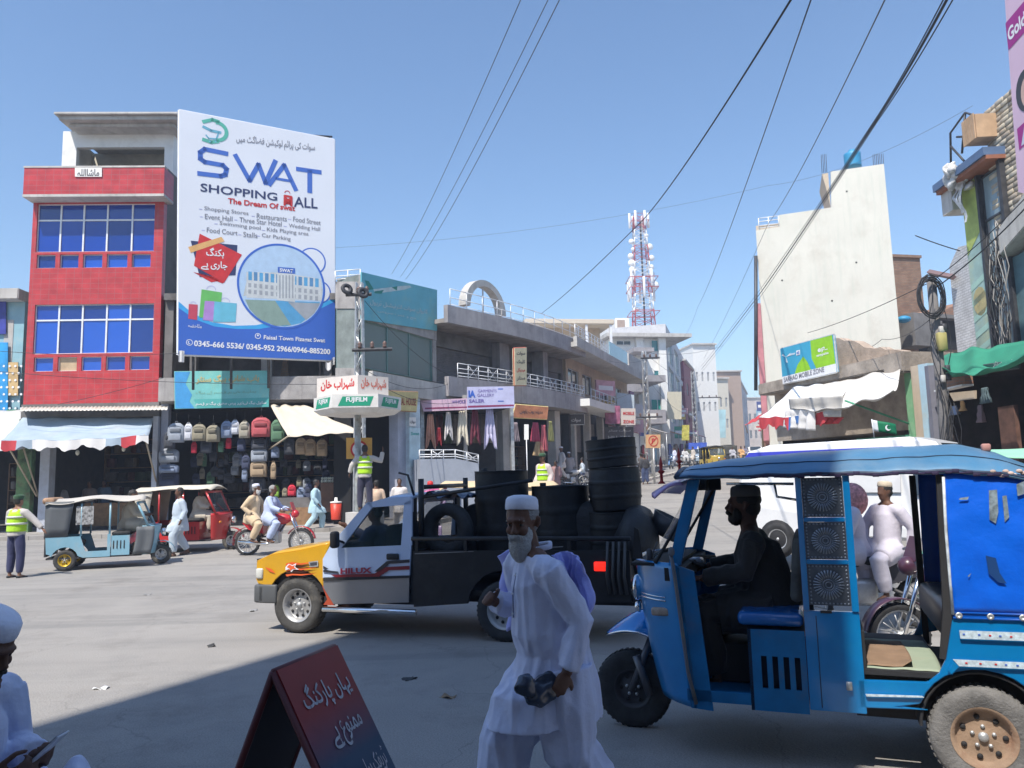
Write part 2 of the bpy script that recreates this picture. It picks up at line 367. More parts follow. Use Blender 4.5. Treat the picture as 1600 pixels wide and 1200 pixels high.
def room(root,x0,x1,z0,z1,d,y=0,m=None,back=None,name='interior'):
    mb=MB();t=.12
    mb.b2(x0 - t,x0,y,y + d,z0,z1);mb.b2(x1,x1 + t,y,y + d,z0,z1)
    mb.b2(x0 - t,x1 + t,y,y + d,z1,z1 + t);mb.b2(x0 - t,x1 + t,y,y + d,z0 - t,z0);mb.b2(x0 - t,x1 + t,y + d,y + d + t,z0 - t,z1 + t)
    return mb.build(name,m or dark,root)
def shutter_mat(name,col,pitch=.08):
    m=mat(name,col,.6,.2,var=.15,dirt=(col[0]*.4,col[1]*.38,col[2]*.36),ds=2);t=m.node_tree;N=t.nodes;L=t.links
    tc=N.new('ShaderNodeTexCoord');wv=N.new('ShaderNodeTexWave');wv.bands_direction='Z';wv.inputs['Scale'].default_value=1/pitch/3.2;L.new(tc.outputs['Object'],wv.inputs[0])
    bn=N.new('ShaderNodeBump');bn.inputs['Strength'].default_value=.8;bn.inputs['Distance'].default_value=.02;L.new(wv.outputs['Fac'],bn.inputs['Height']);L.new(bn.outputs[0],N['Principled BSDF'].inputs['Normal']);return m
shut_g=shutter_mat('grey_shutter',(.2,.19,.19));shut_b=shutter_mat('brown_shutter',(.14,.12,.11))
def railing(root,pts,h=.9,m=None,step=.9,rails=(0,.5,1),r=.022,name='railing',cross=True,balusters=0):
    """pts are local points along the foot of the rail"""
    m=m or white_m;mb=MB();pts=[V(p) for p in pts];up=V((0,0,1))
    for k,(a,b) in enumerate(zip(pts,pts[1:])):
        n=max(1,round((b - a).length/step))
        for f in rails: mb.tube([a + up*(h*f if f else .08),b + up*(h*f if f else .08)],r,6)
        for i in range(n + 1):
            q=a.lerp(b,i/n);mb.tube([q,q + up*h],r*1.15,6)
            if cross and i< n and i % 3==1:
                e=a.lerp(b,(i + 1)/n);c=(q + e)/2;w_=(e - q)*.5
                for s in (1,-1): mb.tube([c - w_*.8 + up*(h*(.5 - .38*s)),c + w_*.8 + up*(h*(.5 + .38*s))],r*.7,5)
        for i in range(balusters):
            q=a.lerp(b,(i + .5)/balusters);mb.tube([q + up*.08,q + up*h],r*.6,4)
    return mb.build(name,m,root)
def board(F,q,off,m,name,label,cat,th=.06,frame=None,group=None,bar=.05):
    """flat sign board with four pixel corners TL, TR, BR, BL on the frame's plane"""
    s=sub(F,(q[0][0] + q[2][0])/2,q[3][1],off);s.thing(name,label,cat,group)
    pts=[s.L(u,v) for u,v in q];mb=MB();mb.prism(pts[::-1],(0,th,0));mb.build('panel',m,s.root)
    if frame:
        mb=MB();c=sum(pts,V())/4
        for a,b in zip(pts,pts[1:] + pts[:1]): mb.tube([a + V((0,th/2,0)),b + V((0,th/2,0))],bar*.7,4,sm=False)
        mb.build('frame',frame,s.root)
    s.q=pts;return s

# ------------------------------------------------------------------ red tiled building
red_tile=brickmat('red_tile',(.56,.05,.055),(.51,.045,.05),(.42,.12,.12),.30,.2,.008,rough=.35,bump=.25,off=0)
red_x=0
blue_glass=[glassmat('blue_glass',(.004,.045,.34),.06),glassmat('blue_glass_bright',(.012,.09,.50),.1),glassmat('blue_glass_deep',(.003,.03,.22),.05)]
F=FR(38,28,251,28.25)
R=F.thing('red_building','three storey shop building faced in red tile with blue windows','building')
xl,_=F.xz(45,460);xr,_=F.xz(252,460);_,zb=F.xz(150,630);_,zt=F.xz(150,300)
x1r,z1b=F.xz(55,420);
def rows(u0,u1,vs):
    return [F.xz(150,v)[1] for v in vs]
up=rows(0,0,(418,397,393,343,318));lo=rows(0,0,(579,557,552,499,475))
ux=[F.xz(u,360)[0] for u in (57,93,129,166,205,241)];lx=[F.xz(u,530)[0] for u in (52,89,126,164,201,239)]
ops=[(ux[0],ux[-1],up[2],up[4]),(lx[0],lx[-1],lo[2],lo[4])]
for i in range(5): ops +=[(ux[i] + .06,ux[i + 1] - .1,up[0],up[1]),(lx[i] + .06,lx[i + 1] - .1,lo[0],lo[1])]
mb=MB();wall(mb,xl,xr,zb,zt,ops,0,.3);mb.build('wall',red_tile,R)
mb=MB();mb.b2(xl + .01,xr - .01,.3,9,zb,zt + 1.05);mb.build('body',mat('side_render',(.15,.14,.13),.95,var=.4,vs=1.2,dirt=(.05,.05,.045),da=.8),R)
window(R,ux[0],ux[-1],up[2],up[4],0,glass=blue_glass,xs=ux,zs=[up[2],up[3],up[4]],bar=.06)
window(R,lx[0],lx[-1],lo[2],lo[4],0,glass=blue_glass,xs=lx,zs=[lo[2],lo[3],lo[4]],bar=.06)
ply=mat('plywood',(.5,.38,.24),.8,var=.2,vs=2)
for i in range(5):
    window(R,ux[i] + .06,ux[i + 1] - .1,up[0],up[1],0,1,1,blue_glass,bar=.05)
    window(R,lx[i] + .06,lx[i + 1] - .1,lo[0],lo[1],0,1,1,ply if i==1 else blue_glass,bar=.05)
pa,pb=F.xz(36,300,.6)[0],F.xz(256,300,.6)[0];_,pz0=F.xz(150,303,.6);_,pz1=F.xz(150,262,.6)
mb=MB();mb.b2(pa,pb,-.6,-.45,pz0,pz1);mb.b2(pa,pa + .15,-.45,.3,pz0,pz1);mb.b2(pb - .15,pb,-.45,.3,pz0,pz1);mb.build('parapet',red_tile,R)
mb=MB();mb.b2(pa - .01,pb + .01,-.61,.3,pz0 - .1,pz0 - .002);mb.b2(pa - .02,pb + .02,-.62,-.43,pz1 + .002,pz1 + .07);mb.build('slab',conc_light,R)
# rooftop room
mb=MB();a,b=F.xz(99,200,-1.2)[0],F.xz(272,200,-1.2)[0];_,z0=F.xz(150,262,-1.2);_,z1=F.xz(150,205,-1.2)
wo=[(a + .55,b - .35,z0 - 1,F.xz(0,236,-1.2)[1] if False else z0 + .85)]
wall(mb,a,b,z0 - 1.4,z1,wo,1.2,.22);mb.b2(a,a + .2,1.42,6,z0 - 1.4,z1);mb.b2(b - .2,b,1.42,6,z0 - 1.4,z1);mb.b2(a,b,5.8,6,z0 - 1.4,z1);mb.build('rooftop_room',white_p,R)
mb=MB();mb.b2(a + .2,b - .2,3.1,3.2,z0 - 1.4,z1 - .1);mb.build('back_wall',mat('rooftop_cream',(.7,.66,.55),.9),R)
mb=MB();mb.b2(a + 2.7,b - .22,3.0,3.08,z0 - 1.2,z0 + .8);mb.build('door',mat('rooftop_teal',(.05,.33,.33),.7),R)
mb=MB();mb.b2(a + 1.15,a + 1.75,3.02,3.08,z0 + .2,z0 + .65);mb.build('vent',dark,R)
a2,b2_=F.xz(86,200,0)[0],F.xz(268,200,0)[0];_,zr=F.xz(150,208,-.2);_,zr1=F.xz(150,196,-.2)
mb=MB();mb.b2(a2,b2_ + .1,.2,6.4,z1 + .002,z1 + .16);mb.b2(a2 + .25,b2_ - .1,.5,6.2,z1 - .14,z1);mb.b2(a2 - .12,b2_ + .2,.06,6.6,z1 + .162,z1 + .26);mb.build('roof',conc_light,R,bevel=.02)
s=sub(F,133,200,-3);s.thing('water_tank','pale blue cylindrical water tank on the rooftop room','water tank')
s.root.location.z=F.o.z + z1 + .262
mb=MB();mb.lathe([(0,0),(.3,0),(.32,.05),(.32,.55),(.28,.62),(0,.66)],n=20);mb.build('shell',mat('tank_blue',(.25,.5,.62),.5),s.root)
mb=MB();mb.lathe([(0,.66),(.14,.665),(.14,.71),(0,.72)],n=14);mb.build('lid',mat('tank_lid',(.2,.4,.5),.5),s.root)
s=board(F,[(117,262),(159,262),(159,276),(117,276)],.64,white_p,'blessing_plaque','small white plaque with arabic script on red parapet','plaque',.03)
ftext(s,ur('ماشااللہ'),ink_k,121,275,155,275,11,0,bold=.02)
# shop underneath
zc=F.xz(150,640)[1];sl_,sr_=F.xz(52,700)[0],F.xz(246,700)[0]
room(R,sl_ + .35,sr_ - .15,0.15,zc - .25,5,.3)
mb=MB();mb.b2(xl - .05,xr + .05,-.02,.3,zc - .28,zb);mb.build('lintel',conc_dark,R)
mb=MB();mb.b2(F.xz(64,750)[0],F.xz(79,750)[0],-.12,.3,0,zc - .3);mb.build('pillar',mat('pillar_lilac',(.5,.53,.6),.7,dirt=(.3,.28,.26)),R)
mb=MB();mb.b2(F.xz(240,700)[0],F.xz(248,700)[0],-.12,.3,0,zc - .3);mb.build('pillar',MATS['pillar_lilac'],R)
mb=MB();mb.b2(F.xz(30,700)[0],F.xz(52,700)[0],-.08,.2,0,zc - .3);mb.build('poster_panel',mat('green_poster',(.1,.2,.08),.7,var=.8,vs=2.5,dirt=(.35,.12,.1),ds=2),R)
# shelves of goods
goods=[mat('goods%d' % i,c,.8,var=.3,vs=5) for i,c in enumerate([(.2,.15,.1),(.12,.1,.09),(.25,.22,.2),(.08,.1,.16),(.16,.05,.05),(.1,.14,.08)])]
for i in goods: pass
def shelf(root,x0,x1,y,z0,z1,nz_=4,dens=.8,name='shelf'):
    mb=MB()
    for j in range(nz_ + 1): mb.b2(x0,x1,y,y + .45,z0 + (z1 - z0)*j/nz_,z0 + (z1 - z0)*j/nz_ + .03)
    for x in (x0,x1): mb.b2(x - .02,x + .02,y,y + .45,z0,z1)
    sh=mb.build(name,wood,root)
    for j in range(nz_):
        x=x0 + .05;zz=z0 + (z1 - z0)*j/nz_ + .031;hh=(z1 - z0)/nz_
        while x< x1 - .3:
            w_=random.uniform(.15,.45)
            if random.random()< dens and x + w_< x1:
                g=MB();g.rbox((x + w_/2,y + .18,zz + hh*.35),(w_*.92,.32,hh*random.uniform(.5,.7)),.03,1);g.build('bundle',random.choice(goods),sh)
            x +=w_
shelf(R,sl_ + .6,sr_ - .4,4.2,.6,zc - .9,5)
room_top=zc
mb=MB();mb.b2(sl_ + .8,sr_ - .6,1.1,1.7,.15,1.0);mb.build('counter',wood,R)
bulb_m=mat('bulb_glass',(.75,.72,.6),.3)
for i,(u,v) in enumerate([(121,706),(193,700)]):
    s=sub(F,u,v + 4,.25);s.thing('hanging_bulb',['white hanging bulb left of centre in the open shopfront','white hanging bulb right of centre in the open shopfront'][i],'light bulb','bulbs hanging in the shopfront')
    mb=MB();mb.ell((0,0,.06),(.07,.07,.1),10,8);mb.build('bulb',bulb_m,s.root)
    mb=MB();mb.tube([(0,0,.15),(0,0,.22)],.03,8);mb.tube([(0,0,.22),(0,.15,1.0)],.006,4);mb.build('cord',wire_m,s.root)
# corrugated eave and cloth awning
s=sub(F,140,652,0);s.thing('corrugated_eave','thin corrugated sheet eave above the pale blue awning','eave')
a=s.L(30,642,1.0);b=s.L(262,640,1.0);c=s.L(262,634,.02);d=s.L(34,636,.02)
corr=mat('corrugated_sheet',(.6,.58,.52),.7,.3,var=.2,dirt=(.35,.22,.13),ds=2)
mb=MB();mb.grid(lambda p,q: d.lerp(c,p).lerp(a.lerp(b,p),q) + V((0,0,.02*sin(p*240))),120,2,thick=(0,0,-.01));mb.build('sheet',corr,s.root)
def awning(F,q,offs,m,name,label,sag=.15,th=.012,val=None,vm=None,poles=(),seg=16,wob=.03,cat='awning',seed=0):
    """q: four pixel corners back-left, back-right, front-right, front-left, offs their distances from the wall"""
    s=sub(F,q[0][0],q[0][1],0);s.thing(name,label,cat);pp=[s.L(u,v,o) for (u,v),o in zip(q,offs)]
    def fn(a,b):
        p=pp[0].lerp(pp[1],a).lerp(pp[3].lerp(pp[2],a),b);p.z -=sag*4*b*(1 - b)*.5 + sag*2*a*(1 - a)*b
        p.z +=wob*noise.noise(V((a*6 + seed,b*3,seed)))*2;p.y +=wob*noise.noise(V((a*5,b*4 + seed,3)));return p
    mb=MB();mb.grid(fn,seg*2,seg,thick=(0,0,-th));mb.build('canvas',m,s.root)
    if val:
        mats=vm if isinstance(vm,list) else [vm];n=seg*3
        mb=MB()
        for i in range(n):
            mb.mat(int(i*len(mats)/n))
            u0,u1=i/n,(i + 1)/n;a=fn(u0,1);b=fn(u1,1);h0=val*(1 + .25*sin(u0*31) + .12*sin(u0*77));h1=val*(1 + .25*sin(u1*31) + .12*sin(u1*77))
            yy0=.04*sin(u0*40);yy1=.04*sin(u1*40)
            mb.add([a,b,b + V((0,yy1 - .01,-h1)),a + V((0,yy0 - .01,-h0)),a + V((0,.012,0)),b + V((0,.012,0)),b + V((0,yy1,-h1)),a + V((0,yy0,-h0))],[(0,1,2,3),(7,6,5,4)],True)
        mb.build('valance',mats,s.root)
    for (t,(u,v),o) in poles:
        mb=MB();mb.tube([fn(t,.98),s.L(u,v,o)],.03,8);mb.build('pole',MATS.get('bamboo') or mat('bamboo',(.45,.38,.28),.8),s.root)
    s.fn=fn;s.pp=pp;return s
cv_blue=mat('canvas_pale_blue',(.34,.42,.5),.85,var=.12,vs=1.5,dirt=(.5,.5,.5),ds=1.2)
cv_white=mat('canvas_white',(.74,.72,.7),.9,var=.06,vs=1.5,dirt=(.45,.42,.4),ds=1.5,da=.4)
cv_red=mat('canvas_red',(.5,.05,.06),.85,var=.1);cv_cream=mat('canvas_cream',(.62,.55,.44),.9,var=.08,vs=1,dirt=(.4,.34,.26),ds=1)
cv_blue2=mat('canvas_blue',(.06,.16,.4),.85)
awning(F,[(36,652),(240,652),(232,680),(2,688)],(.05,.05,2.0,2.0),cv_blue,'shop_awning','pale blue cloth awning with ragged white red valance',.12,val=.3,
       vm=[cv_red,cv_blue,cv_white,cv_white,cv_white,cv_white,cv_white,cv_blue,cv_red,cv_white],poles=[(.02,(57,775),.2),(.97,(244,752),.1)],seed=2)

# ------------------------------------------------------------------ blue shop at the far left
F=FR(-260,28.6,39,28.9)
R=F.thing('blue_building','low blue walled building at the left edge with printed banners','building')
blw=mat('pale_blue_wall',(.28,.48,.55),.8,var=.15,vs=1.5,dirt=(.5,.42,.3),ds=1.5)
x0,x1=F.xz(-200,500)[0],F.xz(38,500)[0];zt=F.xz(20,472)[1];zb=F.xz(20,640)[1]
mb=MB();mb.b2(x0,x1,0,8,zb,zt);mb.build('wall',blw,R)
mb=MB();mb.b2(x0,x1 + .02,-.5,8.1,zt + .002,F.xz(20,455)[1]);mb.build('roof',conc_light,R,bevel=.03)
mb=MB();mb.b2(F.xz(8,500)[0],F.xz(22,500)[0],-.02,.1,F.xz(0,600)[1],F.xz(0,500)[1]);mb.build('downpipe_panel',conc_light,R)
room(R,x0 + .3,x1 - .1,.15,zb - .01,4,.2)
board(F,[(-90,466),(9,466),(9,522),(-90,522)],.1,mat('banner_navy',(.04,.05,.3),.5,var=.4,vs=2),'upper_banner','dark navy banner on the blue wall under roof edge','banner',.04)
s=board(F,[(-90,535),(12,535),(12,660),(-90,660)],.14,mat('banner_sky',(.03,.28,.6),.5,var=.5,vs=.8),'lower_banner','large sky blue banner with white dots at left edge','banner',.04)
mb=MB()
for i in range(6):
    for j in range(8):
        c=s.L(-12 + i*9 - (j % 2)*4,572 + j*11,.004);mb.prism([c + V((.045*cos(t*pi/4),0,.045*sin(t*pi/4))) for t in range(8)],(0,-.002,0))
mb.build('printed_dots',ink_w,s.root)
board(F,[(13,566),(28,566),(28,618),(13,618)],.12,mat('banner_orange',(.6,.42,.2),.6,var=.3,vs=2),'orange_sign','narrow faded orange sign beside the blue banner','sign',.04)
board(F,[(10,640),(25,640),(25,668),(10,668)],.2,mat('banner_green',(.05,.25,.15),.6,var=.5,vs=3),'green_sign','small green sign above the white awning at left','sign',.04)
shelf(R,F.xz(-60,700)[0],x1 - .4,3,.4,2.6,4)
awning(F,[(-120,648),(34,640),(40,700),(-120,712)],(.2,.2,2.4,2.4),mat('canvas_grey',(.5,.5,.5),.9,var=.1),'grey_awning','grey cloth awning over shop at the left edge',.1,poles=[(.98,(62,782),.5)],seed=9)
# ------------------------------------------------------------------ bag shop building
F=FR(254,28.4,566,29.1)
R=F.thing('bag_shop_building','grey concrete building with open upper floor above bag shop','building')
zf0,zf1=F.xz(500,626)[1],F.xz(500,590)[1];x0,x1=F.xz(255,600)[0],F.xz(564,600)[0];ztop=F.xz(400,470)[1]
mb=MB();mb.b2(x0,x1,-.5,-.2,zf0,zf1);mb.b2(x0,x1,-.2,6,zf0 - .05,zf0 + .3);mb.build('parapet',concrete,R,bevel=.02)
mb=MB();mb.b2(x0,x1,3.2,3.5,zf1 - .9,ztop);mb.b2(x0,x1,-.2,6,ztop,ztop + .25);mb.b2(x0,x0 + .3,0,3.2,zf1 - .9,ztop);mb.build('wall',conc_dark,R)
for u0,u1 in ((296,306),(505,518)):
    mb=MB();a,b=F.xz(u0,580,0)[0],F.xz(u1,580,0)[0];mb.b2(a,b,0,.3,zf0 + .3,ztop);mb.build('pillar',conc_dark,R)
brk=brickmat('tan_brick',(.36,.25,.17),(.28,.19,.13),(.24,.22,.2),.24,.085,.012)
mb=MB();a,b=F.xz(428,580,0)[0],F.xz(452,580,0)[0];mb.prism([(a,.5,zf0),(b,.5,zf0),(b - .25,.5,zf1 + 1.3),(a + .3,.5,zf1 + 1.3)],(0,.3,0));mb.build('brick_pier',brk,R)
mb=MB();a,b=F.xz(405,580,0)[0],F.xz(422,580,0)[0];mb.b2(a,b,.3,.6,zf0,ztop);mb.build('pier',conc_light,R)
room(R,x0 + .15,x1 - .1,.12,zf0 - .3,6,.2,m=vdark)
mb=MB();mb.b2(x0,x0 + .25,-.1,.2,0,zf0 - .05);mb.b2(x1 - .35,x1 - .1,-.1,.2,0,zf0 - .05);mb.build('pillar',mat('lilac_post',(.4,.42,.5),.7),R)
shelf(R,x0 + .6,x1 - .6,5.0,.5,zf0 - .8,5,.7)
s=board(F,[(272,580),(421,579),(420,636),(273,639)],.62,mat('banner_turquoise',(.18,.52,.5),.6,var=.2,vs=.8,dirt=(.5,.5,.25),ds=.6,da=.5),'shop_banner','faded turquoise banner with orange script hanging over the bag shop','banner',.03)
mb=MB();mb.poly([s.L(273,581,.006),s.L(297,581,.006),s.L(290,600,.006),s.L(300,617,.006),s.L(296,627,.006),s.L(304,638,.006),s.L(274,638,.006)]);mb.build('printed_wave',mat('print_azure',(.05,.3,.62),.6),s.root)
mb=MB();mb.poly([s.L(303,624,.006),s.L(420,621,.006),s.L(420,635.5,.006),s.L(308,638,.006)]);mb.build('printed_band',mat('print_teal',(.08,.38,.36),.6,var=.1),s.root)
ftext(s,ur('باب شاپ بیگ سنٹر'),mat('print_orange_faded',(.55,.45,.2),.7),306,601,405,599,15,.012,bold=.03)
ftext(s,ur('سکول بیگ لیڈیز پرس سفری بیگ ہر قسم'),ink_w,306,635,416,633,7,.012,bold=.01)
ftext(s,ur('ہمارے ہاں ہر قسم کے بیگ'),mat('print_olive',(.2,.35,.25),.7),306,617,400,615,6,.012)
s=awning(F,[(422,632),(480,634),(562,674),(450,682)],(.45,.45,2.3,2.3),cv_cream,'cloth_awning','cream cloth awning sagging over right half of the bag shop',.05,poles=[(.02,(419,703),.3)],seed=4)
# backpacks
bag_cols={'grey': (.30,.33,.38),'khaki': (.27,.24,.17),'blue': (.22,.27,.38),'white': (.62,.63,.68),'red': (.45,.09,.1),'green': (.1,.2,.12),'dark': (.06,.065,.08),'navy': (.05,.06,.11),'tan': (.38,.28,.18),'lime': (.25,.45,.06),'brightred': (.6,.03,.06),'stripe': (.35,.32,.25)}
def bag_mesh(wd,h,seed):
    R_=random.Random(seed);d=wd*.45;out=[]
    bm=MB();bm.grid(lambda a,b: (0,0,0),1,1) if False else None
    prof=[]
    n=16;vs=[];fs=[];m=9
    for j in range(m + 1):
        t=j/m;z=h*t;k=(1 - .55*max(0,t - .72)**2*12)*(.94 + .06*sin(t*pi))
        for i in range(n):
            a=2*pi*i/n;cx=abs(cos(a))**.5*(1 if cos(a)>=0 else -1);sy=abs(sin(a))**.6*(1 if sin(a)>=0 else -1)
            vs.append((wd/2*k*cx,d/2*k*sy*(1 - .25*t),z))
    for j in range(m):
        for i in range(n): fs.append((j*n + i,j*n + (i + 1) % n,(j + 1)*n + (i + 1) % n,(j + 1)*n + i))
    fs +=[list(range(n))[::-1],list(range(m*n,m*n + n))]
    bm.add(vs,fs,True);body=bm
    pk=MB();pk.rbox((0,-d*.52,h*.27),(wd*.72,d*.28,h*.36),.03,2)
    pk2=MB();pk2.rbox((0,-d*.47,h*.62),(wd*.62,d*.2,h*.2),.03,2)
    st=MB()
    st.tube([(-.05,0,h*.97),(-.04,0,h*1.08),(.04,0,h*1.08),(.05,0,h*.97)],.012,6)
    zp=MB();zp.tube([(-wd*.4,-d*.3,h*.5),(-wd*.36,-d*.36,h*.78),(0,-d*.4,h*.88),(wd*.36,-d*.36,h*.78),(wd*.4,-d*.3,h*.5)],.007,4)
    return body,pk,pk2,st,zp
bag_protos={}
def backpack(F,u,v,w_px,h_px,col,off,label,group='backpacks hung up for sale',hang=True):
    s=sub(F,u,v + h_px/2,off);s.thing('backpack',label,'backpack',group)
    a=s.L(u - w_px/2,v);b=s.L(u + w_px/2,v);t=s.L(u,v - h_px/2);wd=b.x - a.x;h=t.z
    key=(round(wd,1),round(h,1))
    if key not in bag_protos: bag_protos[key]=bag_mesh(max(.15,key[0]),max(.2,key[1]),1)
    c=bag_cols[col];m=mat('bag_' + col,c,.85,var=.15,vs=5,bump=.3,bs=40);m2=mat('bag_trim_' + col,tuple(x*.55 for x in c),.8)
    B_,pk,pk2,st,zp=bag_protos[key]
    for nm,q,mm in (('body',B_,m),('pocket',pk,m),('pocket',pk2,m2),('handle',st,m2),('zip',zp,m2)):
        q.build(nm,mm,s.root)
    if hang:
        mb=MB();mb.tube([(0,0,h*1.07),(0,0,h*1.07 + .3)],.006,4);mb.build('hook',metal_d,s.root)
    return s
row=[(275,676,28,31,'grey','large grey','first in the hanging row'),(294,675,12,26,'white','narrow white and grey','beside the big grey one'),(311,676,22,26,'khaki','khaki','with black trim left of its twin'),(333,677,24,27,'khaki','khaki','fourth from the left end of the hanging row'),
       (354,671,16,26,'blue','slate blue','in the hanging row'),(367,668,13,21,'white','small white','in the hanging row'),(382,671,18,27,'stripe','olive striped','left of the big red one'),(408,667,31,31,'red','big checked red','over the shop doorway'),(434,672,20,36,'green','dark green','half under the cream awning'),
       (265,668 + 18,16,28,'dark','black','at the left shop post')]
for u,v,a,b,c,d,e in row: backpack(F,u,v,a,b,c,.75,'%s backpack %s' % (d,e))
for u,v,a,b,c,d in [(322,698,17,20,'dark','brown backpack hanging below the khaki pair'),(303,699,10,18,'brightred','small red and purple bag under the khaki backpacks'),(345,698,11,17,'green','small green checked bag under slate blue backpack'),(357,693,8,16,'brightred','tiny red pouch hanging under the slate blue backpack'),(377,695,12,20,'navy','navy backpack below the olive striped one'),
                         (264,712,30,21,'grey','grey holdall top of the stack at the left post'),(264,731,30,15,'blue','slate holdall in the middle of left post stack'),(264,750,32,24,'navy','navy holdall at the bottom of left post stack'),
                         (405,693,26,18,'dark','charcoal backpack just under the big red one'),(405,711,28,20,'grey','grey bag with black base on the doorway column'),(404,733,28,24,'tan','brown and tan bag on the doorway column'),(402,756,28,26,'dark','black bag with white lettering low on doorway column'),(427,735,10,27,'tan','tan racket shaped bag hanging beside the column'),(384,722,12,22,'navy','small navy bag hung deep inside the doorway'),(382,742,10,16,'blue','little blue bag low inside the doorway'),(430,706,12,18,'blue','steel blue bag right of the column'),
                         (452,698,17,24,'dark','dark brown backpack first under the cream awning'),(470,698,16,24,'tan','tan backpack with straps second under the cream awning'),(485,699,16,25,'tan','plain tan backpack third under the cream awning'),(503,700,17,25,'tan','tan satchel last under the cream awning'),
                         (432,769,10,15,'lime','lime green school bag on floor display'),(434,785,12,14,'lime','pale green bag on the lowest display row'),(445,769,10,14,'khaki','khaki school bag in the floor display'),(445,784,11,14,'dark','black bag on the lowest display row'),(456,767,13,16,'brightred','bright red patterned bag in the floor display'),(457,784,11,15,'navy','navy bag under the bright red one'),(470,772,15,22,'blue','blue backpack at right of the floor display'),(482,770,11,30,'navy','tall navy bag behind the walking man'),(543,761,12,22,'grey','grey backpack alone at right end of shop')]:
    hang=v< 745;backpack(F,u,v,a,b,c,.55 if hang else .3,d,'bags piled and hung in the shopfront',hang)
for nm,q in (('display_rack',[(398,680,412,815)]),):
    s=sub(F,404,822,.45);s.thing(nm,'dark display rack carrying the column of bags in the doorway','rack')
    a,b,c,d=s.L(391,815),s.L(418,815),s.L(418,688),s.L(391,688);mb=MB()
    for p,q in ((a,d),(b,c)): mb.tube([V((p.x,.15,0)),V((q.x,.15,q.z))],.02,6)
    mb.build('post',metal_d,s.root)
    for f in (.2,.42,.64,.86): mb=MB();mb.b2(a.x,b.x,.0,.3,c.z*f,c.z*f + .025);mb.build('shelf',metal_d,s.root)
s=sub(F,450,822,.3);s.thing('display_step','low dark display step under the coloured school bags','display step')
mb=MB();mb.b2(s.L(424,800).x,s.L(492,800).x,-.35,.4,-.05,s.L(450,793).z);mb.build('top',wood,s.root)
mb=MB();mb.b2(s.L(426,800).x,s.L(490,800).x,-.3,.3,s.L(450,793).z + .001,s.L(450,777.5).z);mb.build('tier',conc_dark,s.root)
s=sub(F,512,800,.3);s.thing('goods_box','brown crate of white capped jars beside the shop entrance','crate')
mb=MB();mb.b2(s.L(502,790).x,s.L(522,790).x,-.2,.25,0,s.L(512,754).z);mb.build('crate',mat('crate_brown',(.16,.09,.06),.8,var=.3),s.root)
for i in range(12):
    mb=MB();x=s.L(503.5 + (i % 6)*3.2,753).x;z=s.L(0,752 - (i//6)*5).z if False else s.L(512,753.5).z + .04 + (i//6)*.1
    mb.ell((x,-.06 + .05*(i % 2) + .09*(i//6),z),(.045,.045,.055),8,6);mb.build('jar',mat('jar_white',(.7,.72,.6),.5),s.root)
s=sub(F,525,812,1.1);s.thing('water_cooler','red orange water cooler with white lid on the pavement','water cooler')
h=s.L(525,786).z;r0=(s.L(534,800).x - s.L(516,800).x)/2
mb=MB();mb.lathe([(0,0),(r0*.8,0),(r0*.85,.03),(r0,h),(0,h)],n=20);mb.build('bucket',mat('bucket_red',(.65,.06,.03),.45),s.root)
mb=MB();mb.lathe([(0,h),(r0*1.05,h + .003),(r0*1.05,h + .05),(r0*.3,h + .07),(r0*.25,h + .2),(0,h + .2)],n=20);mb.build('lid',white_p,s.root)

# ------------------------------------------------------------------ the tall billboard
F=FR(280,26.2,523,28.9)
s=board(F,[(280,171),(523,217.5),(523.5,563.5),(278,554)],0,mat('billboard_vinyl',(.74,.76,.82),.45,var=.03,vs=.5),'billboard','huge white and blue shopping mall billboard rising above the shops','billboard',.12,white_m,bar=.06)
B=s;LB=lambda u,v,o=.005: B.L(u,v,o)
def decal(pts,m,off=.006,name='printed_shape',root=None,L=None):
    mb=MB();L=L or LB;mb.poly([L(u,v,off) for u,v in pts]);o=mb.build(name,m,root or B.root)
    bm=bmesh.new();bm.from_mesh(o.data);bmesh.ops.triangulate(bm,faces=bm.faces);bm.to_mesh(o.data);bm.free();return o
def ringpx(cx,cy,r,w_,m,off,a0=0,a1=360,n=48,L=None,name='printed_ring',ex=1,root=None):
    L=L or LB;mb=MB();c=L(cx,cy,off);e=L(cx + r,cy,off);ww=L(cx + w_,cy,off);r_=(e.x - c.x)*ex;w2=ww.x - c.x
    q=[(rad(a0 + (a1 - a0)*i/n)) for i in range(n + 1)]
    vs=[c + V(((r_ - w2/2)*cos(t),0,(r_ - w2/2)*sin(t))) for t in q] + [c + V(((r_ + w2/2)*cos(t),0,(r_ + w2/2)*sin(t))) for t in q]
    mb.add(vs,[(i,i + 1,n + 2 + i,n + 1 + i) for i in range(n)]);return mb.build(name,m,root or B.root)
def discpx(cx,cy,r,m,off,n=48,L=None,root=None,name='printed_disc'):
    L=L or LB;c=L(cx,cy,off);r_=L(cx + r,cy,off).x - c.x;mb=MB();mb.poly([c + V((r_*cos(2*pi*i/n),0,r_*sin(2*pi*i/n))) for i in range(n)]);return mb.build(name,m,root or B.root)
bb=mat('bb_blue',(.045,.14,.55),.45,var=.1,vs=.3);bb2=mat('bb_sky',(.05,.38,.75),.45,var=.1);bbt=mat('bb_title',(.06,.15,.52),.45,var=.02);navy=mat('bb_navy',(.03,.04,.12),.5);grey_i=mat('bb_grey',(.2,.2,.24),.5)
decal([(279,471),(300,489),(330,503),(365,509),(400,508),(440,500),(480,480),(523.5,466),(523.5,563),(278.5,553.5)],bb2,.004,'printed_wave')
decal([(279,481),(305,499),(335,510),(370,514),(405,514),(445,507),(485,490),(523.5,471),(523.5,563),(278.5,553.5)],bb,.006,'printed_wave')
for tx,m,a,b,c,d,h,bo in [('SWAT',bbt,309,276,500,300,44,.05)]: pass
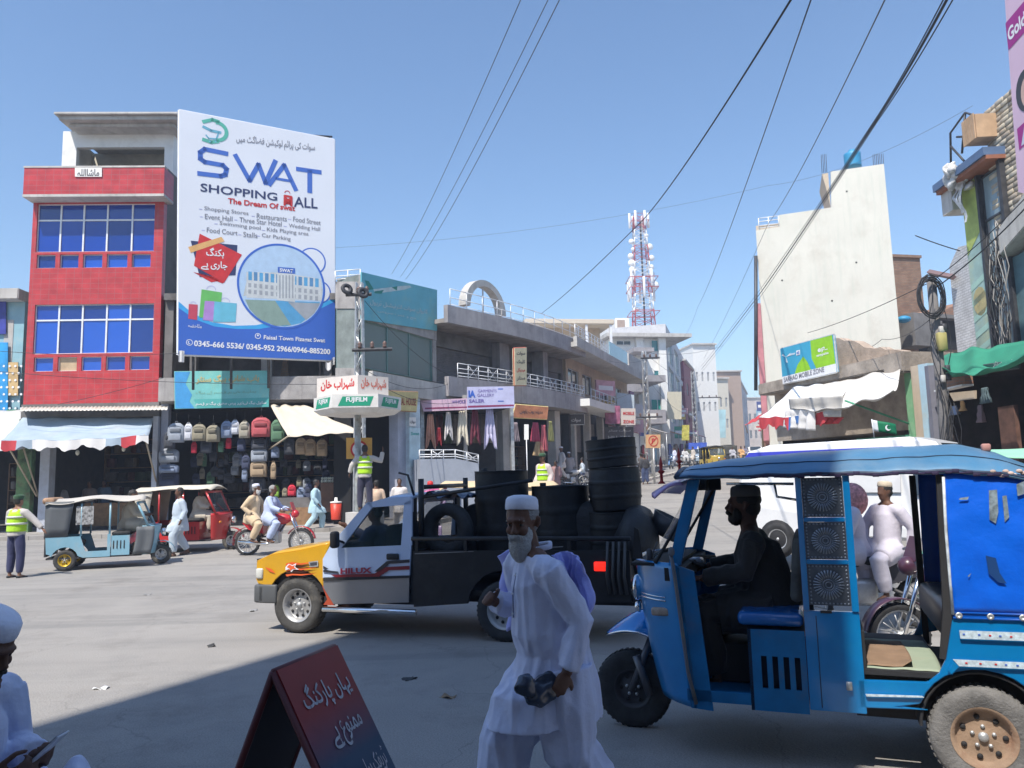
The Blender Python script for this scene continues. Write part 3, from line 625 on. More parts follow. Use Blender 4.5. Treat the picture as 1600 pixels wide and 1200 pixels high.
def big(pts,m=bbt): decal(pts,m,.008,'printed_letter')
# S W A T drawn with bars
def bar(pts,w_,m=bbt,off=.008):
    mb=MB();P3=[LB(u,v,off) for u,v in pts]
    for i,(a,b) in enumerate(zip(P3,P3[1:])):
        d=(b - a).normalized();n=V((-d.z,0,d.x))*w_/2;e=d*w_*.35
        mb.add([a - e + n,b + e + n,b + e - n,a - e - n],[(0,1,2,3)])
    o=mb.build('printed_letter',m,B.root)
ww=.17
bar([(354,240),(320,233),(313,238),(313,248),(320,253),(348,258),(354,264),(352,273),(345,275),(311,271)],ww)
bar([(368,243),(390,282),(404,257),(415,286),(430,252)],ww);
bar([(421,288),(444,258),(462,296)],ww);bar([(432,279),(455,283)],ww*.6)
bar([(465,264),(500,269)],ww);bar([(484,268),(484,299)],ww*1.1)
ftext(B,'SHOPPING',navy,313,299,433,314,13,.006,bold=.015);ftext(B,'ALL',navy,459,323,496,326,16,.006,bold=.015)
for k in range(3): decal([(444,304 + k*5.4),(456,306 + k*5.4),(456,309.5 + k*5.4),(444,307.5 + k*5.4)],ink_r,.008)
ftext(B,'M',ink_r,443,321,457,323,16,.01,bold=.02)
ringpx(449,302,4,1.2,ink_r,.008,0,180,12)
ftext(B,'The Dream Of swat',ink_r,356,318,461,330,9,.006,bold=.03)
for tx,a,b,c,d in [('Shopping Stores',319,330,388,338),('Restaurants',401,341,448,346),('Food Street',458,346,501,352),('Event Hall',320,342,363,346),('Three Star Hotel',374,347,440,354),('Wedding Hall',451,357,500,363),('Swimming pool',343,353,407,361),('Kids Playing area',417,363,482,370),('Food Court',323,363,371,368),('Stalls',380,370,402,372),('Car Parking',409,372,454,378)]:
    ftext(B,tx,grey_i,a,b,c,d,8,.006,bold=.004);decal([(a - 8,b - 4),(a - 3,b - 3.6),(a - 3,b - 2.6),(a - 8,b - 3)],mat('bb_lav',(.45,.45,.7),.5),.006)
ftext(B,ur('سوات کی پرائم لوکیشن فضاگٹ میں'),grey_i,369,226,492,240,17,.006,bold=.008)
gd=mat('bb_green',(.1,.45,.35),.5);gd2=mat('bb_teal',(.15,.42,.55),.5)
ringpx(339,205,15,6,gd,.008,-95,100);bar([(318,190),(332,187),(341,190)],.13,gd);bar([(318,198),(330,204),(344,207)],.1,gd2);bar([(318,218),(330,222),(340,221)],.13,gd)
bar([(322,211),(326,216),(338,217),(342,206)],.05,gd2);discpx(328,221,1.6,gd2,.009,12);discpx(337,221,1.6,gd2,.009,12)
# red booking badge
decal([(298,376),(371,383),(368,430),(312,433)],navy,.006);decal([(312,365),(378,398),(350,442),(303,415)],mat('bb_red',(.6,.03,.03),.45),.008)
decal([(302,425),(330,441),(352,437),(369,400),(377,400),(348,443)],mat('bb_red',(.6,.03,.03),.45),.007);decal([(294,386),(346,370),(351,377),(298,395)],mat('bb_orange',(.75,.42,.15),.5),.01)
ftext(B,ur('بکنگ'),ink_w,322,402,350,404,16,.012,bold=.02);ftext(B,ur('جاری ہے'),ink_w,314,421,355,424,15,.012,bold=.02)
# bags
for q,c in [([(295,475),(309,476),(308,500),(294,498)],(.55,.06,.1)),([(315,452),(347,457),(343,498),(311,496)],(.15,.5,.12)),([(320,470),(338,471),(336,502),(317,500)],(.45,.25,.6)),([(335,471),(370,474),(368,503),(333,503)],(.15,.5,.65))]:
    decal(q,mat('bb_bag%.2f%.2f' % (c[0],c[2]),c,.5,var=.1),.009 + c[2]*.002,'printed_bag')
for cx,cy,r in ((330,453,7),(302,475,4),(352,472,7)): ringpx(cx,cy,r,.8,mat('bb_lav',(.45,.45,.7),.5),.008,0,180,14)
# round picture of the mall
ringpx(488,408,20,2.2,bb,.006);ringpx(499,456,17,2.2,bb,.006)
discpx(488,408,19,mat('billboard_vinyl',(.7,.7,.7)),.007);discpx(499,456,16,mat('billboard_vinyl',(.7,.7,.7)),.007)
discpx(441,447,64,mat('bb_pale',(.45,.6,.78),.5,var=.1),.009);ringpx(441,447,65.5,3.2,bb,.013,n=72)
pic=[mat('bb_p1',(.5,.52,.52),.5),mat('bb_p2',(.1,.25,.45),.5),mat('bb_p3',(.6,.62,.62),.5),mat('bb_p4',(.25,.35,.3),.5),mat('bb_p5',(.35,.37,.4),.5),mat('bb_p6',(.1,.35,.6),.5)]
decal([(380,463),(400,458),(502,470),(504,452),(498,440),(420,428),(388,426)],pic[0],.011,'printed_mall')
decal([(385,425),(440,426),(502,436),(503,470),(385,465)],pic[2],.0112,'printed_mall')
for i in range(13):
    u=388 + i*8.7;v=424 + i*.9
    if abs(u - 445)< 8: continue
    decal([(u,v),(u + 5.6,v + .6),(u + 5.6,v + 14),(u,v + 13.5)],pic[1] if i % 2 else pic[5],.0125,'printed_window')
    for k in range(2): decal([(u,v + 18 + k*10),(u + 4.5,v + 18.4 + k*10),(u + 4.5,v + 25 + k*10),(u,v + 24.6 + k*10)],pic[4],.0125,'printed_window')
decal([(433,424),(461,426),(461,472),(433,469)],pic[2],.014,'printed_mall')
for i in range(5): decal([(436 + i*5,430),(438.5 + i*5,430),(438.5 + i*5,466),(436 + i*5,466)],pic[4],.0152,'printed_window')
decal([(434,417),(461,419),(461,428),(434,426)],bbt,.0165,'printed_sign');ftext(B,'SWAT',ink_w,437,424.5,458,426.5,5.5,.018,bold=.03)
decal([(385,468),(500,472),(489,490),(470,505),(445,510),(415,505),(396,490)],pic[5],.0112,'printed_road')
decal([(383,468),(430,470),(455,508),(430,509),(405,499),(390,483)],pic[3],.0125,'printed_lawn');decal([(450,472),(500,474),(491,489),(478,500)],pic[4],.0125,'printed_road')
ftext(B,'Faisal Town Fizagat Swat',ink_w,412,532,508,537,8.5,.01,bold=.02);ringpx(403,525,4.2,1,ink_w,.01,n=20);discpx(403,524,1.6,ink_w,.01,10)
ftext(B,'0345-666 5536/ 0345-952 2966/0946-885200',ink_w,303,541,516,554,9.5,.01,bold=.03);ringpx(296,535,4.8,1,ink_w,.01,n=20);ringpx(296,535,2,1.2,ink_w,.01,100,300,8)
ftext(B,ur('ملاحظہ'.replace('ظ','ض')),ink_w,294,511,315,513,6,.01)
mb=MB()
for u in (303,362,420,500):
    a=B.L(u,556,-.2);b=B.L(u,190 + (u - 280)*.19,-.2);mb.tube([V((a.x,.18,a.z - 1.2)),V((b.x,.18,b.z))],.05,6)
for v in (200,300,400,520): a=B.L(284,v,-.2);b=B.L(519,v + 10,-.2);mb.tube([V((a.x,.2,a.z)),V((b.x,.2,b.z - .1))],.04,6)
mb.build('back_frame',metal_d,B.root)
mb=MB();a=B.L(508,562);mb.grid(lambda p,q: a + V((p*.35,-.05 + .05*sin(p*9),-q*.3 - .12*sin(p*5))),8,6);mb.build('torn_flap',cv_white,B.root)
mb=MB();a=B.L(279,548);mb.grid(lambda p,q: a + V((p*.18,-.05 + .03*sin(p*9),-q*.4)),5,6);mb.build('torn_flap',cv_white,B.root)

# ------------------------------------------------------------------ glazed corner building with airline banner
F=FR(565,27.6,683,32.4)
R=F.thing('corner_building','corner building with green glazing below a faded airline banner','building')
z=lambda v,u=565: F.xz(u,v)[1]
W=F.w;zt=z(425);zg1=z(499);zg0=z(574)
gg=glassmat('dusty_green_glass',(.13,.19,.18),.25)
window(R,.05,W - .3,zg0,zg1,0,glass=gg,frame=mat('green_alu',(.12,.22,.2),.5),xs=[.05,F.xz(606,540)[0],F.xz(640,540)[0],W - .3],rows=1,bar=.07,rec=.05)
mb=MB();mb.b2(0,W,.12,1.1,z(620),zt - .1);mb.build('body',mat('grey_green',(.2,.23,.22),.9,var=.3,vs=2),R)
mb=MB();mb.b2(W - .28,W,-.02,.12,zg0,zg1);mb.b2(0,W,-.05,.12,zg1 + .01,zt - .1);mb.build('wall',concrete,R)
zs0,zs1=F.xz(571,609,.7)[1],F.xz(571,577,.7)[1]
mb=MB();mb.b2(-.3,W + 2.2,-.7,-.5,zs0,zs1);mb.b2(-.3,W + 2.2,-.5,.6,zs0,zs0 + .15);mb.build('fascia',conc_light,R,bevel=.02)
# front-left face
def left_face(mb,u0,u1,v0,v1,th=.2,y=0.0):
    Y=lambda u: 28.05 - (u - 524)*.012 + y
    a=F.R @ (P(u0,v0,Y(u0)) - F.o);b=F.R @ (P(u1,v0,Y(u1)) - F.o);c=F.R @ (P(u1,v1,Y(u1)) - F.o);d=F.R @ (P(u0,v1,Y(u0)) - F.o)
    n=(b - a).cross(d - a).normalized()*th;mb.prism([a,b,c,d],-n if n.dot(V((0,1,0)))< 0 else n)
for q in ((524,560,590,575),(524,564,482,440)): mb=MB();left_face(mb,*q);mb.build('side_wall',concrete,R)
mb=MB();left_face(mb,525,560,575,482,.1,.4);mb.build('side_glazing',gg,R)
mb=MB();left_face(mb,523,563,590,620,.2,-.3);mb.build('side_fascia',conc_light,R)
a=F.R @ (P(524,440,28) - F.o);b=F.R @ (P(563,437,27.8) - F.o)
railing(R,[a,b],.4,white_m,.5,(0,.5,1),.02,cross=False)
s=board(F,[(565,425),(683,453),(683,517),(565,499)],.12,mat('banner_aqua',(.12,.42,.5),.6,var=.15,vs=.9,dirt=(.3,.45,.35),ds=.7,da=.6),'airline_banner','faded turquoise banner with a plane above green glazing','banner',.05)
al=mat('print_plane',(.5,.6,.6),.7,var=.2);alg=mat('print_tail',(.02,.22,.18),.7)
L_=s.L
decal([(583,452),(600,450),(625,447),(640,446),(643,449),(630,453),(600,457),(586,457)],al,.006,'printed_plane',s.root,L_)
decal([(570,438),(576,439),(584,452),(576,453)],alg,.01,'printed_tail',s.root,L_);decal([(586,455),(600,453),(596,459),(585,458)],alg,.01,'printed_wing',s.root,L_)
decal([(612,449),(621,447),(620,454)],alg,.01,'printed_wing',s.root,L_)
ftext(s,ur('کاروان سوات انٹرنیشنل ٹریول'),al,578,477,668,492,10,.008,bold=.01);ftext(s,ur('حج و عمرہ سروس'.replace('عمرہ','عمرہ')),al,590,489,650,501,5,.008)
# ground floor of the corner building
room(R,.1,W + 2,.15,zs0 - .1,.65,.45,m=vdark)
pw=mat('poster_pale',(.5,.6,.65),.7,var=.25,vs=2.5)
mb=MB();mb.b2(F.xz(641,700,.6)[0],F.xz(657,700,.6)[0] ,-.6,-.1,0,zs0);mb.build('pillar',pw,R)
mb=MB();mb.b2(F.xz(622,700,.4)[0],F.xz(638,700,.4)[0],-.4,0,0,zs0);mb.build('pillar',mat('lilac_post',(.4,.42,.5)),R)
s=board(F,[(606,611),(654,613),(651,643),(610,640)],.95,mat('sign_yellow',(.6,.5,.22),.6,var=.15),'house_sign','yellow sign ending in the word house under the concrete fascia','sign',.08,wood)
ftext(s,'GENERAL HOUSE',mat('print_brown',(.3,.05,.03),.6),611,632,650,634,12,.006,bold=.02)
s=board(F,[(640,668),(657,669),(657,728),(640,729)],.64,mat('roll_banner',(.5,.66,.7),.5,var=.2,vs=1.5),'roll_banner','tall pale blue roll banner fixed on the corner pillar','banner',.02)
ftext(s,'Swat',mat('print_teal',(.08,.38,.36)),642,680,655,680,5,.006,bold=.03)
s=board(F,[(640,652),(650,652),(650,666),(640,666)],.64,white_p,'notice','small white notice above the roll banner','notice',.02)
ftext(s,ur('سوات'),ink_k,641,663,649,663,7,.006,bold=.02)

# ------------------------------------------------------------------ kiosk sign, policeman's stand
KY=20.5
F=FR(520,KY,600,KY)
s0=sub(F,559,800,0);kz=G(559,850)
F2=Frame((F.world(F.L(559,700)).x - 1,KY),(F.world(F.L(559,700)).x + 1,KY),0.03)
s=F2.thing('traffic_kiosk','roadside traffic stand with hexagonal film brand canopy on a rusty pole','traffic stand')
px=F2.xz(559,700)[0]
mb=MB();zt_=F2.xz(559,640)[1];mb.tube([(px,0,0),(px,0,zt_)],.085,12);mb.build('pole',mat('pole_rust',(.4,.43,.42),.7,.3,var=.3,vs=5,dirt=(.2,.12,.07),ds=4,da=.9),s)
mb=MB();mb.lathe([(0,-.05),(.75,-.05),(.75,.3),(0,.3)],Matrix.Translation((px,0,0)),20,sm=False);mb.build('plinth',mat('kerb_white',(.6,.6,.6)),s)
def hexring(r0,z0,r1,z1,m,name,cap=False):
    mb=MB();vs=[]
    for r,zz in ((r0,z0),(r1,z1)): vs +=[(px + r*cos(rad(60*i + 8)),r*sin(rad(60*i + 8)),zz) for i in range(6)]
    fs=[(i,(i + 1) % 6,6 + (i + 1) % 6,6 + i) for i in range(6)]
    if cap: fs +=[tuple(range(6)),tuple(range(6,12))]
    mb.add(vs,fs);return mb.build(name,m,s)
zb_,zc_=F2.xz(559,643)[1],F2.xz(559,622)[1]
kw=mat('kiosk_white',(.72,.7,.66),.6,var=.1,dirt=(.5,.46,.4))
hexring(1.15,zb_ + .02,1.15,zc_,kw,'canopy',True)
hexring(.98,zb_ - .1,1.15,zb_ + .018,kw,'soffit',True)
def hexface(i): 
    a=V((px + 1.15*cos(rad(60*i + 8)),1.15*sin(rad(60*i + 8)),0));b=V((px + 1.15*cos(rad(60*(i + 1) + 8)),1.15*sin(rad(60*(i + 1) + 8)),0));return a,b
for i in (3,4,5):
    a,b=hexface(i);d=b - a;n=d.cross(V((0,0,1))).normalized();hz=zc_ - zb_
    q=[a + d*.12 + V((0,0,zb_ + .06)),a + d*.82 + V((0,0,zb_ + .06)),a + d*.9 + V((0,0,zc_ - .06)),a + d*.22 + V((0,0,zc_ - .06))]
    mb=MB();mb.poly([p + n*.006 for p in q]);mb.build('green_panel',ink_g,s)
    text('FUJIFILM',ink_w,s,a + d*.3 + V((0,0,zb_ + .13)) + n*.006,a + d*.76 + V((0,0,zb_ + .13)) + n*.006,V((0,0,hz*.42)),bold=.03)
for (u0,u1,y0,y1,m_) in ((495,559,0,-.55,ink_r),(559,607,-.55,.1,mat('print_red_pale',(.6,.15,.1),.6))):
    a=F2.L(u0,628,-y0);b=F2.L(u1,628,-y1);z0_,z1_=F2.xz(559,621)[1] + .02,F2.xz(559,590)[1]
    a=V((a.x,y0,0));b=V((b.x,y1,0));d=b - a;n=d.cross(V((0,0,1))).normalized()
    mb=MB();mb.prism([a + V((0,0,z0_)),b + V((0,0,z0_)),b + V((0,0,z1_)),a + V((0,0,z1_))],-n*.05);mb.build('name_board',mat('board_cream',(.66,.6,.55),.6,var=.05),s)
    text(ur('شہراب خان'),m_,s,a + d*.1 + V((0,0,z0_ + .14)) + n*.002,a + d*.92 + V((0,0,z0_ + .14)) + n*.002,V((0,0,(z1_ - z0_)*.62)),bold=.03)
# orange P-style round sign beside it
s2=board(F,[(541,684),(581,684),(581,717),(541,717)],-.25,mat('sign_orange',(.7,.38,.08),.5,var=.1),'orange_sign_board','orange square sign with round mark behind the policeman','sign',.03)
discpx(561,702,13,ink_w,.006,L=s2.L,root=s2.root);ringpx(561,702,12,3,ink_r,.01,L=s2.L,root=s2.root)
mb=MB();a=s2.L(561,717);mb.tube([a,V((a.x,0,-1.6))],.03,6);mb.build('post',metal_g,s2.root)
# ------------------------------------------------------------------ plaza with curved concrete bands
F=FR(683,32.4,905,43.2)
R=F.thing('plaza_building','grey concrete plaza with shuttered upper floor and roof railing','building')
X=lambda u,v=560,o=0: F.xz(u,v,o)[0]
Zv=lambda v,u=683,o=0: F.xz(u,v,o)[1]
W=X(893);zr1,zr0=Zv(471,683,.9),Zv(499,683,.9);zm1,zm0=Zv(604,805,.9),Zv(631,805,.9)
def bandfn(x): return -.9 - .5*sin(pi*max(0,min(1,x/W)))
def band(z0,z1,m,name,th=.22,x0=-.3,x1=None):
    mb=MB();n=24;x1=W if x1 is None else x1;vs=[]
    for i in range(n + 1):
        x=x0 + (x1 - x0)*i/n;y=bandfn(x);vs +=[(x,y,z0),(x,y,z1),(x,y + th,z1),(x,y + th,z0)]
    fs=[]
    for i in range(n):
        for k in range(4): fs.append((i*4 + k,i*4 + (k + 1) % 4,i*4 + 4 + (k + 1) % 4,i*4 + 4 + k))
    fs +=[(0,1,2,3),(n*4,n*4 + 3,n*4 + 2,n*4 + 1)];mb.add(vs,fs);return mb.build(name,m,R)
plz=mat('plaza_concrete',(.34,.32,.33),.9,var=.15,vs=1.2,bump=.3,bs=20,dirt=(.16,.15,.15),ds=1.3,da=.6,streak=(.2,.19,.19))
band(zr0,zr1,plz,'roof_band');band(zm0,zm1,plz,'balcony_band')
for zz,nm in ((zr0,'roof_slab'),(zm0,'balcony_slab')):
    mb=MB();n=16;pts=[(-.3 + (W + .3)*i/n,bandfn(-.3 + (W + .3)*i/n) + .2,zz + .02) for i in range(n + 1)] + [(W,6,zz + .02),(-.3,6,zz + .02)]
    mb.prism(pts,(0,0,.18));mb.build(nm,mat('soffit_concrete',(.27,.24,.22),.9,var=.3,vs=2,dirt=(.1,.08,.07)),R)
zf=zm0 + .2
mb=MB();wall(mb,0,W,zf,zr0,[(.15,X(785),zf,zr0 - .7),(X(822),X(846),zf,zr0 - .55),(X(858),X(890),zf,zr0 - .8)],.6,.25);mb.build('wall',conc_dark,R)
for a,b,h_ in ((.15,X(785),.7),(X(822),X(846),.55),(X(858),X(890),.8)):
    mb=MB();mb.b2(a + .01,b - .01,.75,.8,zf,zr0 - h_);mb.build('shutter',shut_g,R)
    mb=MB()
for a,b,y in ((X(785),X(800),.15),(X(846),X(853),-.1)): mb=MB();mb.b2(a,b,y,.6,zf,zr0);mb.build('pillar',plz,R)
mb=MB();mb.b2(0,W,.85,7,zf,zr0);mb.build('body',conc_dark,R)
railing(R,[(x,bandfn(x) + .1,zr1) for x in [W*i/12 for i in range(13)]],.75,white_m,.8,(0,.5,1),.018,cross=False,name='roof_railing')
railing(R,[(x,bandfn(x) + .1,zm1) for x in [X(690) + (W - .2 - X(690))*i/9 for i in range(10)]],.62,white_m,.6,(0,.35,.65,1),.018,name='balcony_railing')
# half ring ornament on the roof
s=sub(F,756,492,.5);s.thing('roof_arch','half ring concrete arch standing on the plaza roof','arch')
a,b=s.L(722,470),s.L(785,480);top=s.L(755,440).z;ri=(b.x - a.x)/2;c=(a + b)/2
mb=MB();n=28;vs=[]
for i in range(n + 1):
    t=pi*i/n
    for k,y in ((1,-.2),(.78,-.2),(.78,.2),(1,.2)): vs.append((c.x - ri*k*cos(t),y,c.z*.35 + (top - c.z*.35)*k*sin(t)*(1 if k==1 else 1.02)))
fs=[]
for i in range(n):
    for k in range(4): fs.append((i*4 + k,i*4 + (k + 1) % 4,i*4 + 4 + (k + 1) % 4,i*4 + 4 + k))
mb.add(vs,fs + [(0,1,2,3),(n*4,n*4 + 3,n*4 + 2,n*4 + 1)]);mb.build('ring',conc_light,s.root)
mb=MB();mb.tube([(c.x,0,-.1),(c.x,0,top*.78)],.04,6);mb.build('post',white_m,s.root)
# ground floor shops of the plaza
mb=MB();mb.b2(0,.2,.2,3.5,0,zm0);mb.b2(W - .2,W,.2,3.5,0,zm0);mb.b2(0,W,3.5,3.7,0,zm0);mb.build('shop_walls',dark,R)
for u0,u1 in ((786,800),(868,876)):
    mb=MB();mb.b2(X(u0,690,.3),X(u1,690,.3),-.3,.2,0,zm0);mb.build('pillar',conc_light,R)
shelf(R,.4,W - .4,3.0,.3,3.0,5,.85)
for k in range(5):
    mb=MB();x=W*(.1 + .17*k);mb.rbox((x,1.4,.55),(.9,.7,1.0),.04,1);mb.build('goods_stack',random.choice(goods),R)
ys_=mat('sign_cream_print',(.7,.62,.4),.6,var=.1)
s=board(F,[(804,544),(823,543),(823,602),(805,602)],1.9,ys_,'vertical_sign','yellow vertical shop sign jutting from the balcony','sign',.12,mat('sign_edge',(.45,.1,.06),.6))
for k,t in enumerate(('سوات','کلینک','میڈیکل','سنٹر')):
    ftext(s,ur(t.replace('ڈ','د')),ink_r if k==2 else ink_k,807.5,556 + k*13,820.5,556 + k*13,7,.006,bold=.03)
# frontal signs and clothes stall
F3=FR(655,31.2,805,32.3)
pk1=mat('sign_pink',(.62,.42,.52),.55,var=.2,vs=1.2);pk2_=mat('sign_lilac',(.5,.5,.7),.55,var=.2,vs=1.2)
s=board(F3,[(656,626),(731,622),(731,640),(662,643)],.7,pk1,'wholesaler_sign','long pink sign reading whole saler over hanging shirts','sign',.06)
ftext(s,'WHOLE',mat('print_violet',(.15,.1,.35),.6),706,631,728,630,5.5,.006,bold=.02)
decal([(664,637),(731,635),(731,637),(664,639.5)],mat('print_maroon',(.25,.03,.1),.6),.006,'printed_stripe',s.root,s.L)
s=board(F3,[(730,604.5),(803,603.5),(804,637),(730,640)],.72,pk2_,'gallery_sign','lilac and white gallery sign above the clothes stall','sign',.06)
ftext(s,'IA',mat('print_royal',(.04,.12,.5),.6),732,621,743,621,11,.006,bold=.06);ftext(s,'GARMENTS',mat('print_violet',(.15,.1,.35)),747,613,776,613,4.5,.006);ftext(s,'GALLERY',mat('print_violet',(.15,.1,.35)),746,620,772,620,5,.006);ftext(s,'SALER',mat('print_violet',(.15,.1,.35)),733,629.5,757,629,5.5,.006,bold=.02)
decal([(731,634),(803,632),(803,634.5),(731,637)],mat('print_maroon',(.25,.03,.1)),.006,'printed_stripe',s.root,s.L)
for q in ([(778,607),(786,607),(786,608.5),(778,608.5)],[(778,626),(787,626),(787,627.5),(778,627.5)]): decal(q,ink_b,.006,'printed_stripe',s.root,s.L)
def garment(F,u,v0,v1,wpx,m,off,label,group='clothes hung up for sale',kind=0):
    s=sub(F,u,v1,off);s.thing('hanging_shirt' if kind==0 else 'hanging_shawl',label,'shirt' if kind==0 else 'shawl',group);wd=s.L(u + wpx/2,v0).x - s.L(u - wpx/2,v0).x;h=s.L(u,v0).z
    sd=u*.13
    def fn(a,b):
        wv=.5 + .5*b;x=(a - .5)*wd*wv;z=h*(1 - b) + (.12*h*abs(a - .5)*-2 if b> .9 and kind==0 else 0) + (h*.22*(1 - abs(a - .5)*3) if abs(a - .5)< .33 and b> .75 and kind==0 else 0)
        return (x,.05*sin(a*19 + sd)*(.3 + b) + .03*noise.noise(V((a*5,b*4,sd))),z)
    mb=MB();mb.grid(fn,18,12,thick=(0,.02,0));mb.build('cloth',m,s.root)
    if kind==0:
        mb=MB();mb.tube([(-wd*.25,0,h*.99),(0,0,h*1.05),(wd*.25,0,h*.99)],.01,5);mb.tube([(0,0,h*1.05),(0,.02,h*1.16)],.008,5);mb.build('hanger',metal_d,s.root)
cloth=lambda n,c: mat('cloth_' + n,c,.9,var=.12,vs=3,bump=.2,bs=30)
for u,a,b,w_,n,c,lb,kd in [(673,647,697,17,'peach',(.62,.32,.22),'peach shirt with ragged hem hung first at left',0),(701,644,684,14,'white',(.7,.66,.64),'short white shirt hanging beside the peach one',0),(723,642,691,19,'cream',(.68,.62,.5),'long cream shirt hanging in the middle',0),(743,640,690,17,'maroon',(.16,.03,.05),'dark red garment with v neck',0),(766,639,696,21,'lilac',(.48,.46,.62),'long lilac shirt hanging furthest right',0),(686,668,695,10,'red',(.35,.03,.04),'small red shirt behind the peach one',0),(616,640,690,14,'pattern',(.5,.4,.5),'patterned white and pink shirt beneath the yellow sign',0)]:
    garment(F3,u,a,b,w_,cloth(n,c),.4,lb,kind=kd)
st_=F3.thing('stall_interior','dark clothes stall under the pink wholesaler sign','stall')
zt=F3.xz(700,640)[1];a,b=F3.xz(658,700)[0],F3.xz(795,700)[0]
mb=MB();mb.b2(a,b,2.2,2.35,.1,zt + .6);mb.b2(a,b,.0,2.3,zt + .05,zt + .2);mb.build('back_wall',dark,st_)
for u in (660,727,800):
    mb=MB();x=F3.xz(u,690)[0];mb.b2(x - .07,x + .07,-.1,.1,0,zt + .6);mb.build('post',conc_light if u==727 else metal_g,st_)
mb=MB();mb.b2(a,b,1.2,2.1,.1,1.5);mb.build('counter',mat('counter_maroon',(.14,.04,.05),.8,var=.4,vs=3),st_)
for i in range(9):
    mb=MB();x=a + (b - a)*(i + .5)/9;mb.grid(lambda p,q: (x - .25 + p*.5,2.05 + .05*sin(p*12),zt - q*1.3),8,4,thick=(0,.03,0));mb.build('cloth',random.choice(goods + [cloth('maroon',(.1,0,0))]),st_)
# ramp wall and railing
F4=FR(656,28.6,720,29.2)
R4=F4.thing('ramp_wall','low grey ramp wall topped by a white steel railing','wall');z0=F4.xz(680,717)[1];a,b,c=F4.xz(656,717)[0],F4.xz(712,717)[0],F4.xz(748,722)[0]
mb=MB();mb.prism([(a,0,-.1),(c,0,-.1),(c,0,F4.xz(748,724)[1]),(b,0,z0),(a,0,z0)],(0,1.6,0));mb.build('wall',mat('ramp_grey',(.33,.36,.42),.9,var=.1,vs=2),R4)
railing(R4,[(a,.05,z0),(b,.05,z0),(c,.05,F4.xz(748,724)[1])],F4.xz(680,703)[1] - z0,white_m,.42,(0,.5,1),.02)
s=board(FR(800,33.5,860,35),[(806,632),(857,636),(855,655),(801,652)],.3,mat('sign_orange_red',(.5,.2,.1),.6,var=.4,vs=1.5),'orange_shop_sign','orange red shop sign tilted beneath the balcony','sign',.08,mat('sign_yellow',(.6,.5,.22)))
ftext(s,ur('مدینہ بوٹ ہاوس'),ink_k,812,647,848,648,8,.006,bold=.02)
F5=FR(680,30,700,30)
s=sub(F5,687,725,0)
s=board(F5,[(819,663),(826,663),(826,687),(819,687)],0,white_p,'paddle_sign','narrow white sign on a thin pole by the shops','sign',.03)
mb=MB();a=s.L(822.5,687);mb.tube([a,V((a.x,.02,a.z - 2.1))],.02,6);mb.build('pole',white_m,s.root)
F6=FR(800,36.5,860,38.8)
for u,a,b,w_,n,c,lb in [(806,660,690,10,'grey',(.3,.25,.28),'grey shawl hung beside the plaza pillar'),(838,660,690,16,'crimson',(.4,.05,.1),'crimson embroidered cloth under the orange sign'),(850,664,705,12,'pinkred',(.5,.12,.14),'pink red cloth hung near the plaza corner'),(843,690,712,20,'brown',(.4,.28,.15),'tan and red checked cloth spread on a stand'),(861,658,690,8,'olive',(.25,.25,.1),'olive cloth hanging at the stall corner')]:
    garment(F6,u,a,b,w_,cloth(n,c),1.2,lb,'shawls hung under the plaza',kind=1)

# ------------------------------------------------------------------ generic far buildings
def flatblock(F,name,label,u0,u1,vt,vb_,m,depth=8,grid=None,cat='building',glass=None,roof=True,sh=None,uref=None):
    R=F.thing(name,label,cat);ur_=uref or (u0 + u1)/2
    x0,x1=F.xz(u0,vt)[0],F.xz(u1,vt)[0];zt=F.xz(ur_,vt)[1];z0=-.5;ops=[]
    if grid:
        cols,fl,ws,wh,base,fh=grid
        for r in range(fl):
            for c in range(cols):
                a=x0 + (x1 - x0)*(c + .5 - ws/2)/cols;b=x0 + (x1 - x0)*(c + .5 + ws/2)/cols;zz=base + r*fh
                if zz + wh< zt: ops.append((a,b,zz,zz + wh))
    mb=MB();wall(mb,x0,x1,z0,zt,ops,0,.3);mb.build('wall',m,R)
    mb=MB();mb.b2(x0,x1,.3,depth,z0,zt);mb.build('body',m,R)
    for i,o in enumerate(ops):
        window(R,*o,0,cols=2,rows=1,glass=glass or win_dark,frame=white_m,bar=.06,rec=.14)
    if roof: mb=MB();mb.b2(x0 - .15,x1 + .15,-.35,depth + .2,zt + .002,zt + .22);mb.build('roof',conc_light,R)
    F.x0,F.x1,F.zt=x0,x1,zt;return R
# building after the plaza (LF 43..60)
F=FR(896,43.4,990,58)
R=F.thing('terrace_building','pale building with long concrete terrace slab and roof pavilion','building');W=F.w
zs1,zs0=F.xz(930,543,1.2)[1],F.xz(930,557,1.2)[1];zl1,zl0=F.xz(910,625,1)[1],F.xz(910,636,1)[1]
mb=MB();mb.b2(-3,W,-1.3,6,zs0,zs0 + .25);mb.b2(-3,W,-1.3,-1.1,zs0 + .25,zs1);mb.build('terrace_slab',conc_light,R,bevel=.03)
mb=MB();mb.b2(-2,W*.35,-1.6,0,zl0,zl1);mb.b2(W*.35,W,-.6,0,zl0,zl1 - .1);mb.build('canopy_slab',white_p,R)
ops=[(.4,2.6,zl1 + .9,zs0 - .6),(3.4,5.6,zl1 + .9,zs0 - .6),(7,9.6,zl1 + .9,zs0 - .6),(11,13.5,zl1 + .9,zs0 - .6)]
mb=MB();wall(mb,0,W,zl1,zs0,ops,.3,.3);mb.build('wall',beige,R)
for o in ops: window(R,*o,.3,2,1,win_dark)
mb=MB();mb.b2(0,W,.6,7,0,zs0);mb.build('body',dark,R)
mb=MB();mb.b2(.2,W - .2,2.3,5,.1,zl0);mb.build('shop_back',dark,R)
